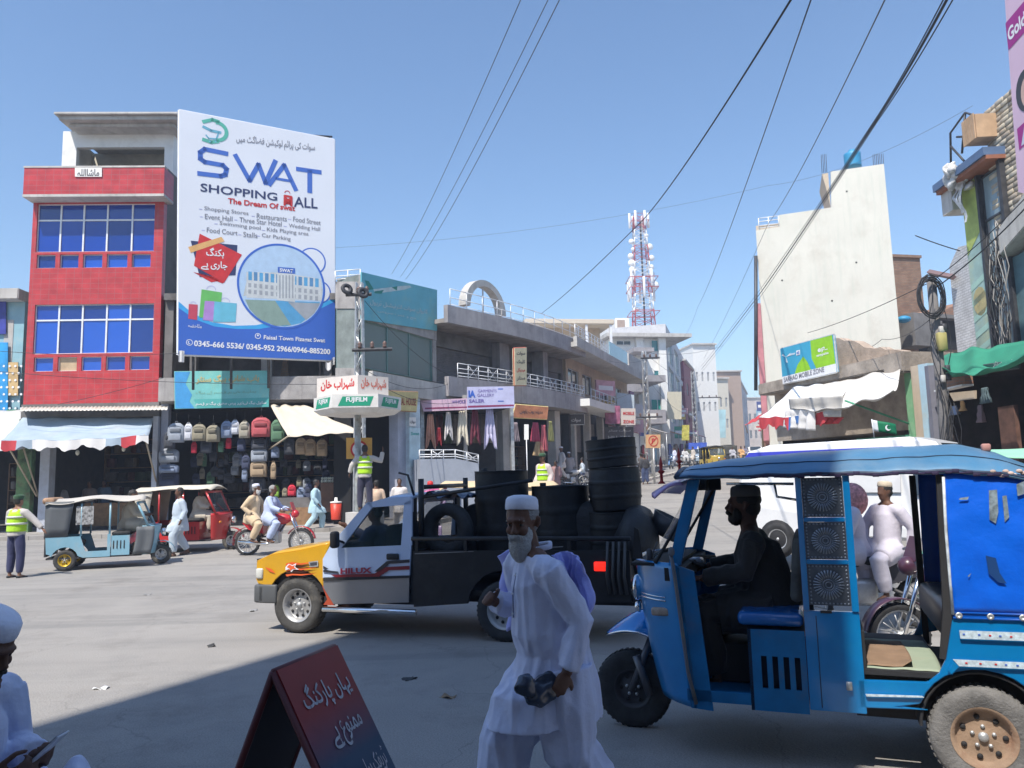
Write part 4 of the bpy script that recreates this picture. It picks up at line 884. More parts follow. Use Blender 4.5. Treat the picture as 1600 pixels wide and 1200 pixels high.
for k in range(5): mb=MB();mb.b2(k*W/5,k*W/5 + .35,-.1,.3,0,zl0);mb.build('pillar',conc_light,R)
for k in range(4): mb=MB();mb.b2(k*W/5 + .5,(k + 1)*W/5 - .2,.4,.45,.1 if k % 2 else 2,zl0 - .5);mb.build('shutter',shut_b if k % 2 else shut_g,R)
railing(R,[(-2.8,-1.15,zs1),(W*.25,-1.15,zs1)],.7,white_m,.7,(0,.33,.66,1),.02,cross=False,name='terrace_railing')
mb=MB();mb.b2(W*.3,W*.62,-1.15,-1.12,zs1,zs1 + .95);mb.build('glass_balustrade',glassmat('pale_blue_glass',(.3,.5,.55),.15),R)
mb=MB();mb.b2(W*.66,W*.98,-1.1,-.9,zs1,zs1 + 1.0);mb.build('terrace_parapet',conc_light,R)
railing(R,[(.5,-1,zl1),(W*.4,-1,zl1)],.8,white_m,1,(0,.5,1),.025,cross=False,name='balcony_railing')
FP=FR(824,51,962,52)
RP=FP.thing('roof_pavilion','cream roofed rooftop pavilion behind the long terrace','pavilion')
za,zb=FP.xz(880,498)[1],FP.xz(880,506)[1];zg=FP.xz(880,560)[1]
mb=MB();mb.b2(FP.xz(820,500)[0],FP.xz(960,500)[0],0,5,zb,za);mb.build('roof',mat('pavilion_cream',(.62,.54,.44),.8,var=.05),RP,bevel=.05)
mb=MB();mb.b2(FP.xz(830,500)[0],FP.xz(946,500)[0],1.5,4.5,zg,zb - .002);mb.build('wall',beige,RP)
for u in (917,955): a=FP.xz(u,510)[0];mb=MB();mb.b2(a - .08,a + .08,.1,.26,zg,zb - .002);mb.build('post',white_m,RP)
def quick(u0,u1,v0,v1,y,m,name,label,cat='sign',th=.08,txt=None,tm=None,hpx=6,slope=0,frame=None,post=False,uu=None):
    F_=FR(u0,y,u1,y + .3);s=board(F_,[(u0,v0),(u1,v0 + slope),(u1,v1 + slope),(u0,v1)],0,m,name,label,cat,th,frame)
    if txt:
        n=len(txt)
        for k,t in enumerate(txt): vv=v0 + (v1 - v0)*(k + .8)/n;ftext(s,t,tm or ink_k,u0 + (u1 - u0)*.12,vv,u1 - (u1 - u0)*.1,vv + slope*.8,hpx,.012,bold=.03)
    if post: a=s.L((u0 + u1)/2,v1);mb=MB();mb.tube([a,V((a.x,.05,-max(.5,gz(y)*0 + 0) - 0 if False else F_.world(V((0,0,0))).z*0 + gz(y) - s.o.z))],.06,6);mb.build('post',metal_g,s.root)
    return s
quick(859,913,648,664,43,mat('sign_slate',(.09,.09,.1),.6),'dark_shop_sign','dark shop sign with white arabic letters right of plaza',txt=[ur('سوات کتاب گھر')],tm=ink_w,hpx=8,slope=-1,frame=white_m)
quick(946,969,634,662,46,mat('sign_magenta_print',(.35,.12,.2),.6,var=.6,vs=2),'poster_board','maroon and white poster board on the shopfront','poster')
quick(971,993,638,664,47,mat('board_cream',(.66,.6,.55)),'white_board','white square board with red writing hanging over the street',txt=['MOBILE','ZONE'],tm=ink_r,hpx=5)
quick(945,990,667,688,47.5,mat('sign_slate',(.09,.09,.1)),'hill_top_sign','long black sign with pale lettering above low shopfronts',txt=[ur('سوات سنٹر'),'HILL TOP'],tm=mat('print_greywhite',(.45,.45,.45),.6),hpx=5)
quick(964,991,613,640,51,mat('panel_pale_blue',(.5,.6,.68),.6,var=.1),'panel_board','plain pale blue board high on the terrace building','board',slope=4)
quick(990,1010,630,652,56,mat('panel_white',(.62,.64,.68),.6,var=.1),'panel_board','plain grey white board beyond the pale blue one','board',slope=4)
quick(990,1026,646,655,55,white_p,'cantilever_sign','thin white canopy sign crossing the lattice mast','sign')
quick(991,1010,656,676,58,mat('sign_pink',(.6,.4,.5)),'pink_sign','faded pink sign below the white canopy sign','sign')
s=quick(1010,1032,679,700,44,mat('sign_orange2',(.68,.42,.22),.6,var=.08),'no_parking_sign','orange square no parking sign with letter P',post=True)
ringpx(1021,689,7,1.2,ink_r,.012,L=s.L,root=s.root);ftext(s,'P',ink_r,1018.5,693,1023.5,693,8,.012,bold=.03);bar_=decal([(1016,694),(1017,695),(1026,685),(1025,684)],ink_r,.014,'printed_bar',s.root,s.L)
# white building with teal windows
FH=FR(952,70,1041,71)
R=flatblock(FH,'white_teal_building','four storey white building with teal window panels below the mast',953,1040,529,720,white_p,20,None,roof=False)
zt=FH.zt;mb=MB();mb.b2(FH.x0 - .6,FH.x1 + 2.2,-1,21,zt + .01,zt + .35);mb.build('roof',conc_light,R)
def px_win(u0,u1,v0,v1,g,nm='window',c=2,r=1):
    a=FH.L(u0,v1,.05);b=FH.L(u1,v0,.05);window(R,a.x,b.x,a.z,b.z,-.15,c,r,g,rec=.05)
px_win(1018,1038,532,549,win_teal);px_win(998,1006,531,536,win_dark,c=1);px_win(963,985,533,539,win_dark)
px_win(1022,1036,579,590,win_teal);px_win(1043,1052,579,590,win_dark) if False else None
px_win(1018,1036,624,645,mat('teal_cloth',(.02,.3,.26),.7));px_win(996,1006,570,590,win_dark);px_win(970,990,610,640,win_dark)
for v0,v1,o,u0,u1 in ((586,596,4.5,1002,1040),(543,549,2.5,990,1022),(600,612,4,962,1012),(640,662,3.5,1000,1040)):
    a=FH.xz(u0,v1,o);b=FH.xz(u1,v0,o);mb=MB();mb.b2(a[0],b[0],-o,-.01,a[1],b[1]);mb.build('balcony',plz,R)
for u in (1038,1003): a=FH.xz(u,600,.4)[0];mb=MB();mb.b2(a - .35,a + .35,-.4,-.02,0,zt);mb.build('pillar',white_p,R)
# its street side
FS=FR(1041,71,1068,92)
R=flatblock(FS,'teal_glass_facade','street facade with tall dark teal window strips beside the maroon building',1041,1067,533,720,mat('plaster_grey',(.5,.5,.52),.8),6,(3,4,.7,2.6,4.5,3.1),glass=win_teal,roof=False)
FS=FR(1068,92,1086,105);R=flatblock(FS,'maroon_building','narrow maroon building in the far street',1068,1085,574,720,mat('maroon_plaster',(.22,.035,.07),.7,var=.15),6,(2,3,.3,1.6,5,3.6))
quick(1043,1065,612,655,68,mat('panel_cream',(.6,.55,.42),.7,var=.1),'cream_board','tall cream board hung from the teal facade','board')
quick(1066,1077,664,688,74,mat('cloth_yellow',(.62,.55,.1),.8,var=.5,vs=3),'yellow_cloth','bright yellow cloth hung over the far pavement','cloth')
FS=FR(1084,106,1119,106.5);R=flatblock(FS,'white_block','plain tall white block in the far street',1082,1117,539,720,mat('white_far',(.72,.72,.70),.8,var=.05),14,(4,3,.35,1.3,6.5,4.2))
FS=FR(1098,122,1141,123);R=flatblock(FS,'beige_block','beige block with brown top storey in the far street',1104,1137,592,720,mat('beige_far',(.58,.54,.46),.8,var=.08),12,(4,3,.4,1.5,4.5,3.4))
FS=FR(1120,124.5,1160,125);R=flatblock(FS,'brown_top_block','brown upper storey set behind the beige block',1113,1157,581,600,mat('brown_far',(.36,.27,.22),.8),12)
quick(1109,1134,640,684,119,mat('mural_pale',(.38,.58,.62),.6,var=.35,vs=.5),'mural_board','pale turquoise printed mural board low on the beige block','mural')
FS=FR(1137,123,1160,150);R=flatblock(FS,'pinkish_block','pinkish terraced block receding along the far street',1137,1155,594,720,mat('pink_far',(.5,.38,.33),.8,var=.15),8,(3,4,.45,1.8,4,3.5))
FS=FR(1156,150,1168,180);R=flatblock(FS,'grey_block','slim grey block near the end of the street',1156,1166,606,720,mat('grey_far',(.35,.36,.4),.8,var=.15),8,(3,4,.45,1.8,4,4))
FS=FR(1162,210,1215,212);R=flatblock(FS,'end_building','pinkish white building closing the far end of the street',1166,1215,622,730,mat('end_far',(.55,.47,.42),.8,var=.2,vs=.5),14,(6,4,.45,2.2,4,4.6))
# lower shop dressing along the far left pavement
rg=random.Random(3)
cols_=[(.35,.1,.12),(.1,.15,.35),(.5,.4,.2),(.12,.3,.25),(.55,.5,.48),(.2,.12,.2),(.6,.3,.15)]
for i in range(22):
    y=52 + i*4.2;x=LF(y);c=cols_[i % 7];b=thing('shop_awning','small %s awning in the far left row of shops, number %d from the near end' % (['dark red','navy','mustard','green','pale','plum','orange'][i % 7],i + 1),'awning',(x,y,gz(y) + 2.9),math.atan2(1,.34),'awnings in the far street') if i % 2==0 else None
    if b:
        b['label']='small %s shop awning in the far street' % ['dark red','navy','mustard','green','pale','plum','orange'][i % 7] + ' %s' % ['nearest the lattice mast','beyond the orange sign','by the parked blue truck','below the cream board','under the maroon building','before the white block','at the white block','beyond the white block','by the mural board','near the pinkish block','near the street end'][i//2]
        mb=MB();mb.add([(-2,0,.5),(2,0,.5),(2,-1.5,0),(-2,-1.5,0),(-2,0,.45),(2,0,.45),(2,-1.5,-.05),(-2,-1.5,-.05)],[(0,1,2,3),(7,6,5,4),(0,3,7,4),(1,5,6,2),(3,2,6,7)]);mb.build('canvas',mat('far_awning%d' % (i % 7),c,.8),b)
        mb=MB();mb.tube([(-1.9,-1.4,0),(-1.9,-1.4,-2.8)],.04,5);mb.tube([(1.9,-1.4,0),(1.9,-1.4,-2.8)],.04,5);mb.build('pole',metal_g,b)
mb=MB()
for i in range(30):
    y=50 + i*4;mb.b2(0,0,0,0,0,0) if False else None
# ------------------------------------------------------------------ telecom mast
def mast(x,y,z0,H,w0,w1):
    m=thing('telecom_mast','tall red and white lattice telecom mast crowded with antennas','mast',(x,y,z0));red=mat('mast_red',(.42,.07,.08),.6);wh=mat('mast_white',(.75,.75,.76),.5)
    n=14
    for i in range(n):
        f0,f1=i/n,(i + 1)/n;a=(w0 + (w1 - w0)*f0)/2;b=(w0 + (w1 - w0)*f1)/2;za,zb=H*f0,H*f1;mb=MB()
        ca=[(-a,-a),(a,-a),(a,a),(-a,a)];cb=[(-b,-b),(b,-b),(b,b),(-b,b)]
        for k in range(4):
            j=(k + 1) % 4;A=V((*ca[k],za));A2=V((*ca[j],za));B_=V((*cb[k],zb));B2=V((*cb[j],zb))
            mb.tube([A,B_],.07,4);mb.tube([A,B2],.03,4);mb.tube([A2,B_],.03,4);mb.tube([B_,B2],.03,4)
        mb.build('lattice_section',red if (i//2) % 2==0 else wh,m)
    def ant(px_,py_,z,h):
        mb=MB();mb.rbox((px_,py_,z),(.32,.2,h),.05,1);mb.build('panel_antenna',white_m,m)
    for k in range(6):
        t=k*pi/3;ant(1.2*cos(t),1.2*sin(t),H*.95,2.0)
        if k< 5: ant(1.9*cos(t + .5),1.9*sin(t + .5),H*.33,2.6)
    for k in range(4): ant(1.7*cos(k*1.7 + .3),1.7*sin(k*1.7 + .3),H*.42,2.2)
    rd=random.Random(5)
    for k,(fx,fz,r) in enumerate([(-1.4,.75,.45),(1.3,.7,.55),(-1.6,.62,.5),(-1.5,.56,.6),(-1.45,.5,.55),(1.5,.6,.5),(1.4,.52,.45),(1.9,.36,.6),(-1.2,.15,.45),(.9,.8,.35),(1.3,.46,.4),(-1.2,.68,.35)]):
        fx*=.85;r*=.8;mb=MB();M_=Matrix.Translation((fx,-.6,H*fz)) @ Matrix.Rotation(rad(90),4,'X');mb.lathe([(0,.25),(r*.6,.2),(r,.05),(r,0),(r*.6,-.08),(0,-.12)],M_,18);mb.build('dish',white_m,m)
        mb=MB();mb.tube([(fx,-.5,H*fz),(fx*.5,0,H*fz)],.05,5);mb.build('bracket',metal_g,m)
    for f in (.12,.33,.42,.93):
        mb=MB()
        for k in range(4): a=1.8 if f< .5 else 1.1;q=[(-a,-a),(a,-a),(a,a),(-a,a)];mb.tube([(*q[k],H*f),(*q[(k + 1) % 4],H*f)],.05,4)
        mb.build('platform_frame',red,m)
    mb=MB();mb.tube([(.2,.2,0),(.2,.2,H*.95)],.12,5);mb.build('cable_run',black,m)
    return m
my=96;a=P(1006,512,my);b=P(1001,336,my);mast(a.x,my,a.z,b.z - a.z,2.5,1.3)
FT=FR(950,88,1030,88.5)
R=FT.thing('mast_base_building','pale rooftop block carrying the mast','building')
for u0,u1,v0,m_ in ((961,983,497,white_p),(984,1030,511,conc_light)): a=FT.xz(u0,v0)[0];b=FT.xz(u1,v0)[0];mb=MB();mb.b2(a,b,0,14,0,FT.xz(u0,v0)[1]);mb.build('block',m_,R)
mb=MB();mb.b2(FT.xz(964,500)[0],FT.xz(976,500)[0],-.06,0,FT.xz(970,523)[1],FT.xz(970,500)[1]);mb.build('brown_panel',mat('brown_far',(.3,.2,.15)),R)
# ------------------------------------------------------------------ tall white building on the right
F=FR(1181,35,1403,33.1)
R=F.thing('tall_white_building','tall blank cream white building with stepped top on the right','building')
base=-.3;pl=[(1181,360),(1218,354),(1217,336),(1299,324),(1298,268),(1381,256),(1403,542)]
pp=F.pts(pl);pp[-1].x=pp[-2].x + .05
poly=[V((pp[0].x,0,base))] + pp + [V((pp[-1].x,0,base))]
mb=MB();mb.prism(poly,(0,.25,0));mb.build('wall',cream_w,R)
mb=MB();mb.b2(pp[0].x + .01,pp[-1].x - .05,.25,14,base,pp[2].z - .3);mb.b2(pp[3].x + .5,pp[-1].x - .1,.25,6,pp[2].z - .3,pp[4].z - .2);mb.build('body',beige,R)
a=F.L(1284,268);b=F.L(1299,325);mb=MB();mb.prism([(a.x,.02,a.z - .1),(b.x - .02,.02,a.z - .1),(b.x - .02,.02,b.z),(a.x + (b.x - a.x)*.5,.02,b.z + .9)],(0,2.5,0));mb.build('overhang',beige,R)
rl=F.L(1186,358);rr=F.L(1217,353);railing(R,[V((rl.x,2.4,rl.z)),V((rl.x,.1,rl.z)),V((rr.x,.1,rl.z))],.55,white_m,.5,(0,.35,.7,1),.02,cross=False)
mb=MB();mb.b2(pp[0].x - .25,pp[0].x - .005,-.1,12,2.5,F.xz(1181,475)[1]);mb.build('street_cladding',mat('pink_cladding',(.5,.2,.22),.7,var=.2),R)
mb=MB();mb.tube([F.L(1181,400,.12),F.L(1181,610,.12)],.09,6);mb.build('downpipe',metal_d,R)
for u,v in ((1323,299),(1338,410),(1222,438),(1300,470)):
    mb=MB();mb.box(F.L(u,v,.005),(.07,.01,.07));mb.build('plaster_hole',dark,R)
s=sub(F,1333,262,-2);s.thing('blue_water_tank','bright blue plastic water tank on top of white building','water tank')
r_=s.L(1347,250).x - s.L(1333,250).x;h_=s.L(1333,238).z
mb=MB();mb.lathe([(0,0),(r_,.02)] + [(r_*(1 if i % 2 else .96),h_*(i + 1)/9) for i in range(8)] + [(r_*.4,h_*1.05),(r_*.4,h_*1.15),(0,h_*1.15)],n=20);mb.build('shell',mat('tank_bright',(.03,.25,.45),.5),s.root)
for u in (1284,1365,1373):
    s=sub(F,u,264,-1);s.thing('rebar_bundle','thin reinforcing bars sticking up from %s of white building' % ('the inner step' if u< 1300 else 'the roof edge' if u< 1370 else 'the right roof corner'),'rebar')
    for k in range(4): mb=MB();mb.tube([(k*.07,0,-.2),(k*.07 + .02,0,.7)],.012,4);mb.build('bar',wire_m,s.root)

# ------------------------------------------------------------------ corner mobile shop
F=FR(1212,29.5,1450,22.0)
R=F.thing('corner_shop','single storey corner shop with rough concrete parapet','building');W=F.w
zt1,zt0=F.xz(1446,548)[1],F.xz(1446,572)[1]
rough=mat('rough_concrete',(.36,.31,.26),.95,var=.3,vs=2,bump=.8,bs=12,dirt=(.16,.13,.11),ds=1.5,da=.7)
mb=MB();mb.b2(0,W,-.6,.1,zt0,zt1);mb.b2(W - .8,W + .02,-.62,5,zt0 - .15,zt1 + .02);mb.build('parapet',rough,R,bevel=.04)
mb=MB();mb.b2(0,W,.1,8,2.6,zt1 - .1);mb.build('body',rough,R)
mb=MB();n=14;rb=random.Random(4);top=[F.L(1303 + i*8,530 + 1.6*i + rb.uniform(-4,4),.0) for i in range(n)]
mb.prism([V((top[0].x,0,zt1 - .05))] + top + [V((top[-1].x + .2,0,zt1 - .05))],(0,.35,0));mb.build('broken_parapet',mat('tan_rubble',(.42,.33,.26),.95,var=.25,vs=3,bump=.8,bs=15),R)
room(R,.3,W - 1.1,.12,zt0 - .2,4,.2,m=vdark)
for u0,u1,m_,o in ((1418,1428,mat('green_pillar',(.2,.45,.25),.8,dirt=(.4,.4,.3),ds=3),.3),(1429,1441,beige,.45),(1441,1456,mat('lightblue_pillar',(.42,.6,.7),.8,var=.08,dirt=(.5,.48,.42),ds=2),.5)):
    x0,x1=F.xz(u0,650,o)[0],F.xz(u1,650,o)[0];mb=MB();mb.b2(x0,x1 - .002,-o,.3,0,zt0 - .01);mb.build('pillar',m_,R)
shb=mat('kiosk_brown',(.22,.15,.1),.8,var=.3,vs=3)
for u0,u1,m_ in ((1336,1362,shb),(1366,1388,shut_g),(1392,1414,shb),(1240,1262,conc_light),(1268,1300,mat('poster_violet',(.2,.1,.35),.7,var=.5,vs=3))):
    x0,x1=F.xz(u0,650,-.2)[0],F.xz(u1,650,-.2)[0];mb=MB();mb.b2(x0,x1,.2,.26,.1,2.2);mb.build('shop_panel',m_,R)
grn=mat('kiosk_green',(.06,.3,.18),.6,var=.15)
mb=MB();a,b=F.xz(1334,640,.05)[0],F.xz(1418,640,.05)[0];mb.b2(a,b,-.05,.05,2.3,2.45);mb.b2(a,a + .08,-.05,.05,0,2.3);mb.b2((a + b)/2,(a + b)/2 + .08,-.05,.05,0,2.3);mb.build('green_frame',grn,R)
s=board(F,[(1219,545),(1301,523),(1307,581),(1223,600)],.75,mat('telecom_cyan',(.06,.38,.58),.45,var=.15,vs=.8),'phone_shop_sign','blue and green mobile phone shop sign with white logos','sign',.1,metal_g)
d_=lambda q,m,off=.006,nm='printed_shape': decal(q,m,off,nm,s.root,s.L)
lime=mat('telecom_lime',(.3,.6,.03),.45)
d_([(1266,532.5),(1300,523.5),(1305.5,569),(1276,577),(1268,560)],lime);d_([(1240,589),(1246,570),(1255,557),(1262,566),(1268,580)],lime,.008);d_([(1222,589),(1306,568),(1307,581),(1223,600)],ink_w,.01)
ftext(s,'SARHAD MOBILE ZONE',mat('bb_grey',(.2,.2,.24)),1225,597.5,1288,581,7.5,.014,bold=.02)
for k in range(3):
    t=k*2.1 + .6;c=(1229,558);d_([(c[0] - 1,c[1]),(c[0] + 8*cos(t) - 1.5*sin(t),c[1] - 9*sin(t) - 1.5*cos(t)),(c[0] + 7*cos(t) + 1.5*sin(t),c[1] - 8*sin(t) + 1.5*cos(t))],ink_w,.01,'printed_blade')
ftext(s,'telenor',ink_w,1233,556,1243,553.5,4,.01,bold=.02);d_([(1244,548),(1250,546.5),(1250,554),(1244,555.5)],ink_w,.01);ftext(s,'4G',ink_b,1245,554,1249,553,4.5,.016,bold=.03)
ftext(s,'e',ink_w,1278,551,1283,549.5,6,.01,bold=.04);ftext(s,'p',ink_w,1284,551,1289,547.5,7,.01,bold=.02);d_([(1288,546),(1293,544.8),(1293,546),(1288,547.3)],ink_w,.01)
ftext(s,'easypaisa',ink_w,1276,559,1295,554,5,.01,bold=.02)
# awnings
awning(F,[(1240,604),(1330,594),(1300,640),(1186,652)],(.62,.62,2.2,2.5),mat('sheet_white',(.8,.8,.8),.85,var=.03),'white_awning','bright white awning with a red front edge at street corner',.15,val=.33,vm=[cv_red,cv_red,cv_red,cv_blue2,cv_white,cv_red,cv_red],poles=[(.03,(1192,700),2.0)],seed=6)
s=awning(F,[(1255,607),(1407,576),(1392,612),(1236,636)],(.64,.64,2.4,2.4),mat('sheet_offwhite',(.66,.64,.61),.9,var=.06,dirt=(.42,.4,.38),ds=1.5),'sheet_awning','large off white sheet stretched sagging over corner shop',.45,wob=.06,seed=12)
def drape(F,q,off,m,name,label,wob=.06,seed=0,cat='cloth'):
    s=sub(F,q[2][0],q[2][1],off);s.thing(name,label,cat);p=[s.L(u,v) for u,v in q]
    def fn(a,b): r=p[0].lerp(p[1],a).lerp(p[3].lerp(p[2],a),b);r.y +=wob*sin(a*22 + seed)*(.3 + b) + wob*noise.noise(V((a*4,b*3,seed)));return r
    mb=MB();mb.grid(fn,22,10,thick=(0,.012,0));mb.build('cloth',m,s.root);return s
drape(F,[(1231,623),(1318,618),(1317,652),(1233,650)],2.25,mat('cloth_greybeige',(.46,.44,.41),.9,var=.1,vs=3),'grey_cloth','grey beige cloth hanging from front of the sheet awning',seed=1)
drape(F,[(1228,640),(1272,640),(1271,673),(1226,668)],2.35,cv_white,'white_cloth','small white cloth hanging lowest at the awning front',seed=5)
drape(F,[(1272,650),(1318,652),(1308,662),(1270,664)],2.0,cv_red,'red_cloth','red strip of cloth hanging beneath the grey cloth',.03,seed=5)
s=sub(F,1320,640,.5);s.thing('awning_strut','thin green strut slanting down under the sheet awning','strut');mb=MB();mb.tube([s.L(1320,626,1.5),s.L(1420,662,-.1)],.03,5);mb.build('rod',grn,s.root)
FA=FR(1165,47,1190,47.5)
awning(FA,[(1172,657),(1202,640),(1192,652),(1163,664)],(.0,.0,1.2,2.2),cv_red,'red_awning','faded red awning on a thin frame far side of corner',.1,poles=[(.05,(1168,676),1)],seed=3)
# ------------------------------------------------------------------ brick houses behind
rb1=brickmat('brown_brick',(.33,.19,.12),(.26,.14,.09),(.2,.17,.14),.24,.085,.01)
rb2=brickmat('orange_brick',(.38,.2,.12),(.3,.15,.1),(.24,.2,.17),.24,.085,.01)
F=FR(1386,41,1447,41.5)
R=F.thing('brown_brick_house','brown brick house back wall beside the tall white building','building')
mb=MB();mb.b2(F.xz(1380,500)[0],F.xz(1446,500)[0],0,8,-.5,F.xz(1420,403)[1]);mb.build('wall',rb1,R)
mb=MB();mb.b2(F.xz(1384,500)[0],F.xz(1447,500)[0],-.1,8.1,F.xz(1420,403)[1] + .002,F.xz(1420,403)[1] + .15);mb.build('coping',rb1,R)
F=FR(1446,35,1514,36)
R=F.thing('orange_brick_house','lower orange brick house with dark openings under its roof','building')
q=F.pts([(1446,500),(1450,497),(1470,487),(1508,470),(1512,540)]);zb=-.5
mb=MB();mb.prism([V((q[0].x - 4,0,zb)),V((q[0].x - 4,0,q[0].z)),q[0],q[2],q[3],V((q[3].x + .3,0,zb))],(0,7,0));mb.build('wall',rb2,R)
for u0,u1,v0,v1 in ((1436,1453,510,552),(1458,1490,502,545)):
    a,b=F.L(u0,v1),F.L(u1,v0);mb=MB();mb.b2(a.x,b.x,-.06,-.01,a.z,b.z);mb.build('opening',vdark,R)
    mb=MB();mb.b2(a.x - .2,b.x + .2,-.5,-.01,b.z + .001,b.z + .18);mb.build('ledge',conc_dark,R)
a,b=F.L(1402,545),F.L(1426,497);mb=MB();mb.b2(a.x,b.x,-1,-.005,a.z,b.z);mb.build('grey_bay',conc_dark,R)
mb=MB();mb.ell(F.L(1412,499,1),(.3,.3,.16),12,8);mb.build('blue_cap',mat('tank_bright',(.03,.25,.45)),R)
mb=MB();mb.b2(F.L(1460,480).x,F.L(1508,480).x,3,7,q[2].z - .5,F.xz(1490,455)[1]);mb.build('rear_wall',rb1,R)
F=FR(1484,27.5,1532,25.5)
R=F.thing('whitewashed_wall','whitewashed brick wall between brick house and right shop building','building')
wb=brickmat('white_brick',(.72,.72,.72),(.66,.66,.66),(.5,.5,.5),.26,.09,.014,bump=.9)
p=F.pts([(1484,425),(1497,386),(1532,378)]);mb=MB();mb.prism([V((p[0].x,0,-.3)),p[0] + V((0,0,.2)),p[1],p[2],V((p[2].x + 1,0,p[2].z)),V((p[2].x + 1,0,-.3))],(0,5,0));mb.build('wall',wb,R)
s=sub(F,1487,432,.1);s.thing('projecting_beam','rusty steel beam projecting left from the whitewashed wall','beam')
mb=MB();mb.tube([s.L(1452,425,.1),s.L(1490,433,.1)],.1,4,sm=False);mb.build('beam',mat('rust_beam',(.2,.13,.13),.8),s.root)
# ------------------------------------------------------------------ right hand shop building
F=Frame((12.25,20.6),(11.7,11.0),0)
R=F.thing('right_shop_building','shop building at the right edge with painted advert column and stone wall','building');W=F.w
rg_=mat('grey_teal_wall',(.14,.18,.2),.8,var=.3,vs=1.5)
xa,xb=F.xz(1529,547)[0],F.xz(1555,542)[0];zt=F.xz(1515,285)[1];zr_=F.xz(1508,268)[1]
mb=MB();mb.b2(xa,W,.1,8,4.6,zt);mb.build('body',rg_,R)
adv=mat('advert_print',(.35,.5,.45),.5,var=.3,vs=.9,dirt=(.55,.5,.2),ds=.5,da=.8)
mb=MB();mb.b2(xa,xb,-.04,.098,4.5,zt);mb.build('advert_column',adv,R)
for i in range(5): mb=MB();z_=4.7 + i*.42;mb.prism([(xa + .02,-.046,z_),(xb - .02,-.046,z_ + .2),(xb - .02,-.046,z_ + .36),(xa + .02,-.046,z_ + .16)],(0,-.002,0));mb.build('printed_stripe',mat('print_seafoam',(.4,.6,.5),.6),R)
mb=MB();mb.prism([(xa + .02,-.046,zt - 1.9),(xb - .02,-.046,zt - 1.4),(xb - .02,-.046,zt - .02),(xa + .02,-.046,zt - .02)],(0,-.002,0));mb.build('printed_panel',mat('print_limeyellow',(.42,.5,.12),.6,var=.2),R)
mb=MB();zc_=zt - 3.2;mb.prism([(xa + .1 + .0*t,-.046,0) for t in range(0)] or [((xa + xb)/2 + .42*(xb - xa)*cos(t*pi/6),-.046,zc_ + .38*sin(t*pi/6)) for t in range(12)],(0,-.002,0));mb.build('printed_figure',mat('print_tan',(.5,.42,.2),.6,var=.2),R)
xc=F.xz(1570,330)[0]
window(R,xb + .12,xc,4.6,zt - .1,.0,1,4,[win_dark,glassmat('grey_glass',(.25,.32,.34),.15)],metal_d,rec=.02)
mb=MB();mb.b2(xb + .003,xb + .1,-.1,.098,4.6,zt);mb.b2(xc + .003,xc + .14,-.1,.098,4.6,zt);mb.build('black_trim',metal_d,R)
mb=MB();mb.b2(xa - .55,xc + .2,-.42,.3,zt + .002,zt + .1);mb.build('eave',mat('eave_brown',(.3,.12,.07),.8,var=.2),R)
mb=MB();mb.b2(xa - .6,xc + .2,-.48,.3,zt + .102,zt + .3);mb.build('eave_flashing',mat('eave_blue',(.1,.16,.28),.6),R)
mb=MB();mb.b2(xa - .55,xa - .01,-.3,.4,zt - .6,zt);mb.build('eave_end',conc_light,R)
stone=brickmat('tan_stone',(.46,.40,.30),(.36,.31,.23),(.22,.2,.17),.42,.16,.025,bump=1.0)
xs0=F.xz(1576,318)[0] - .75;zs=F.xz(1560,152,0)[1];zb_=F.xz(1576,330)[1]
mb=MB();mb.b2(xs0,W,.12,3,zb_ - 1,zs);mb.build('stone_wall',stone,R)
rs=random.Random(8);sm_=[mat('stone_tan%d' % i,c,.95,var=.15,vs=6,bump=.6,bs=30) for i,c in enumerate([(.47,.41,.31),(.40,.34,.26),(.5,.45,.36),(.36,.31,.25)])]
zz=zb_ - .4;base_mesh={}
while zz< zs - .1:
    h=.13;x=xs0 + rs.uniform(0,.06)
    while x< xs0 + 1.7:
        wd=rs.choice((.22,.28,.34));key=(wd,rs.randrange(4))
        if key not in base_mesh:
            q_=MB();q_.rbox((0,0,0),(wd - .015,.1,h - .015),.012,1);base_mesh[key]=q_.mesh('stone',sm_[key[1]])
        o=link('stone',base_mesh[key],R);o.location=(x + wd/2,.1 - rs.uniform(0,.03),zz + h/2);x +=wd
    zz +=h
# inclined concrete canopy
q=[F.L(1557,404,.35),F.L(1602,352,.35),F.L(1604,296,.35),F.L(1556,362,.35)]
q[1]=q[1].lerp(q[0],-1.0);q[2]=q[3] + (q[2] - q[3])*2
mb=MB();mb.prism([V(p) for p in q],(0,.5,0));mb.build('canopy',conc_light,R,bevel=.02)
mb=MB();mb.b2(xb + .9,W,-.02,.098,4.6,q[0].z - .01);mb.build('upper_wall',mat('teal_grey',(.12,.22,.25),.7,var=.2),R)
# loose cable bundle
s=sub(F,1566,545,.3);s.thing('cable_tangle','tangle of hanging cables beside the painted advert column','cables')
rc=random.Random(2)
for i in range(26):
    mb=MB();x=rc.uniform(-.15,.5);z1=rc.uniform(2.2,3.2);pts=[]
    for k in range(9): t=k/8;pts.append((x + .25*sin(t*5 + i)*t*(1 - t)*3 + rc.uniform(-.03,.03),rc.uniform(-.12,.05),z1*(1 - t) - .1))
    mb.tube(pts,.012,4);mb.build('cable',wire_m if i % 3 else mat('cable_grey',(.35,.33,.3),.7),s.root)
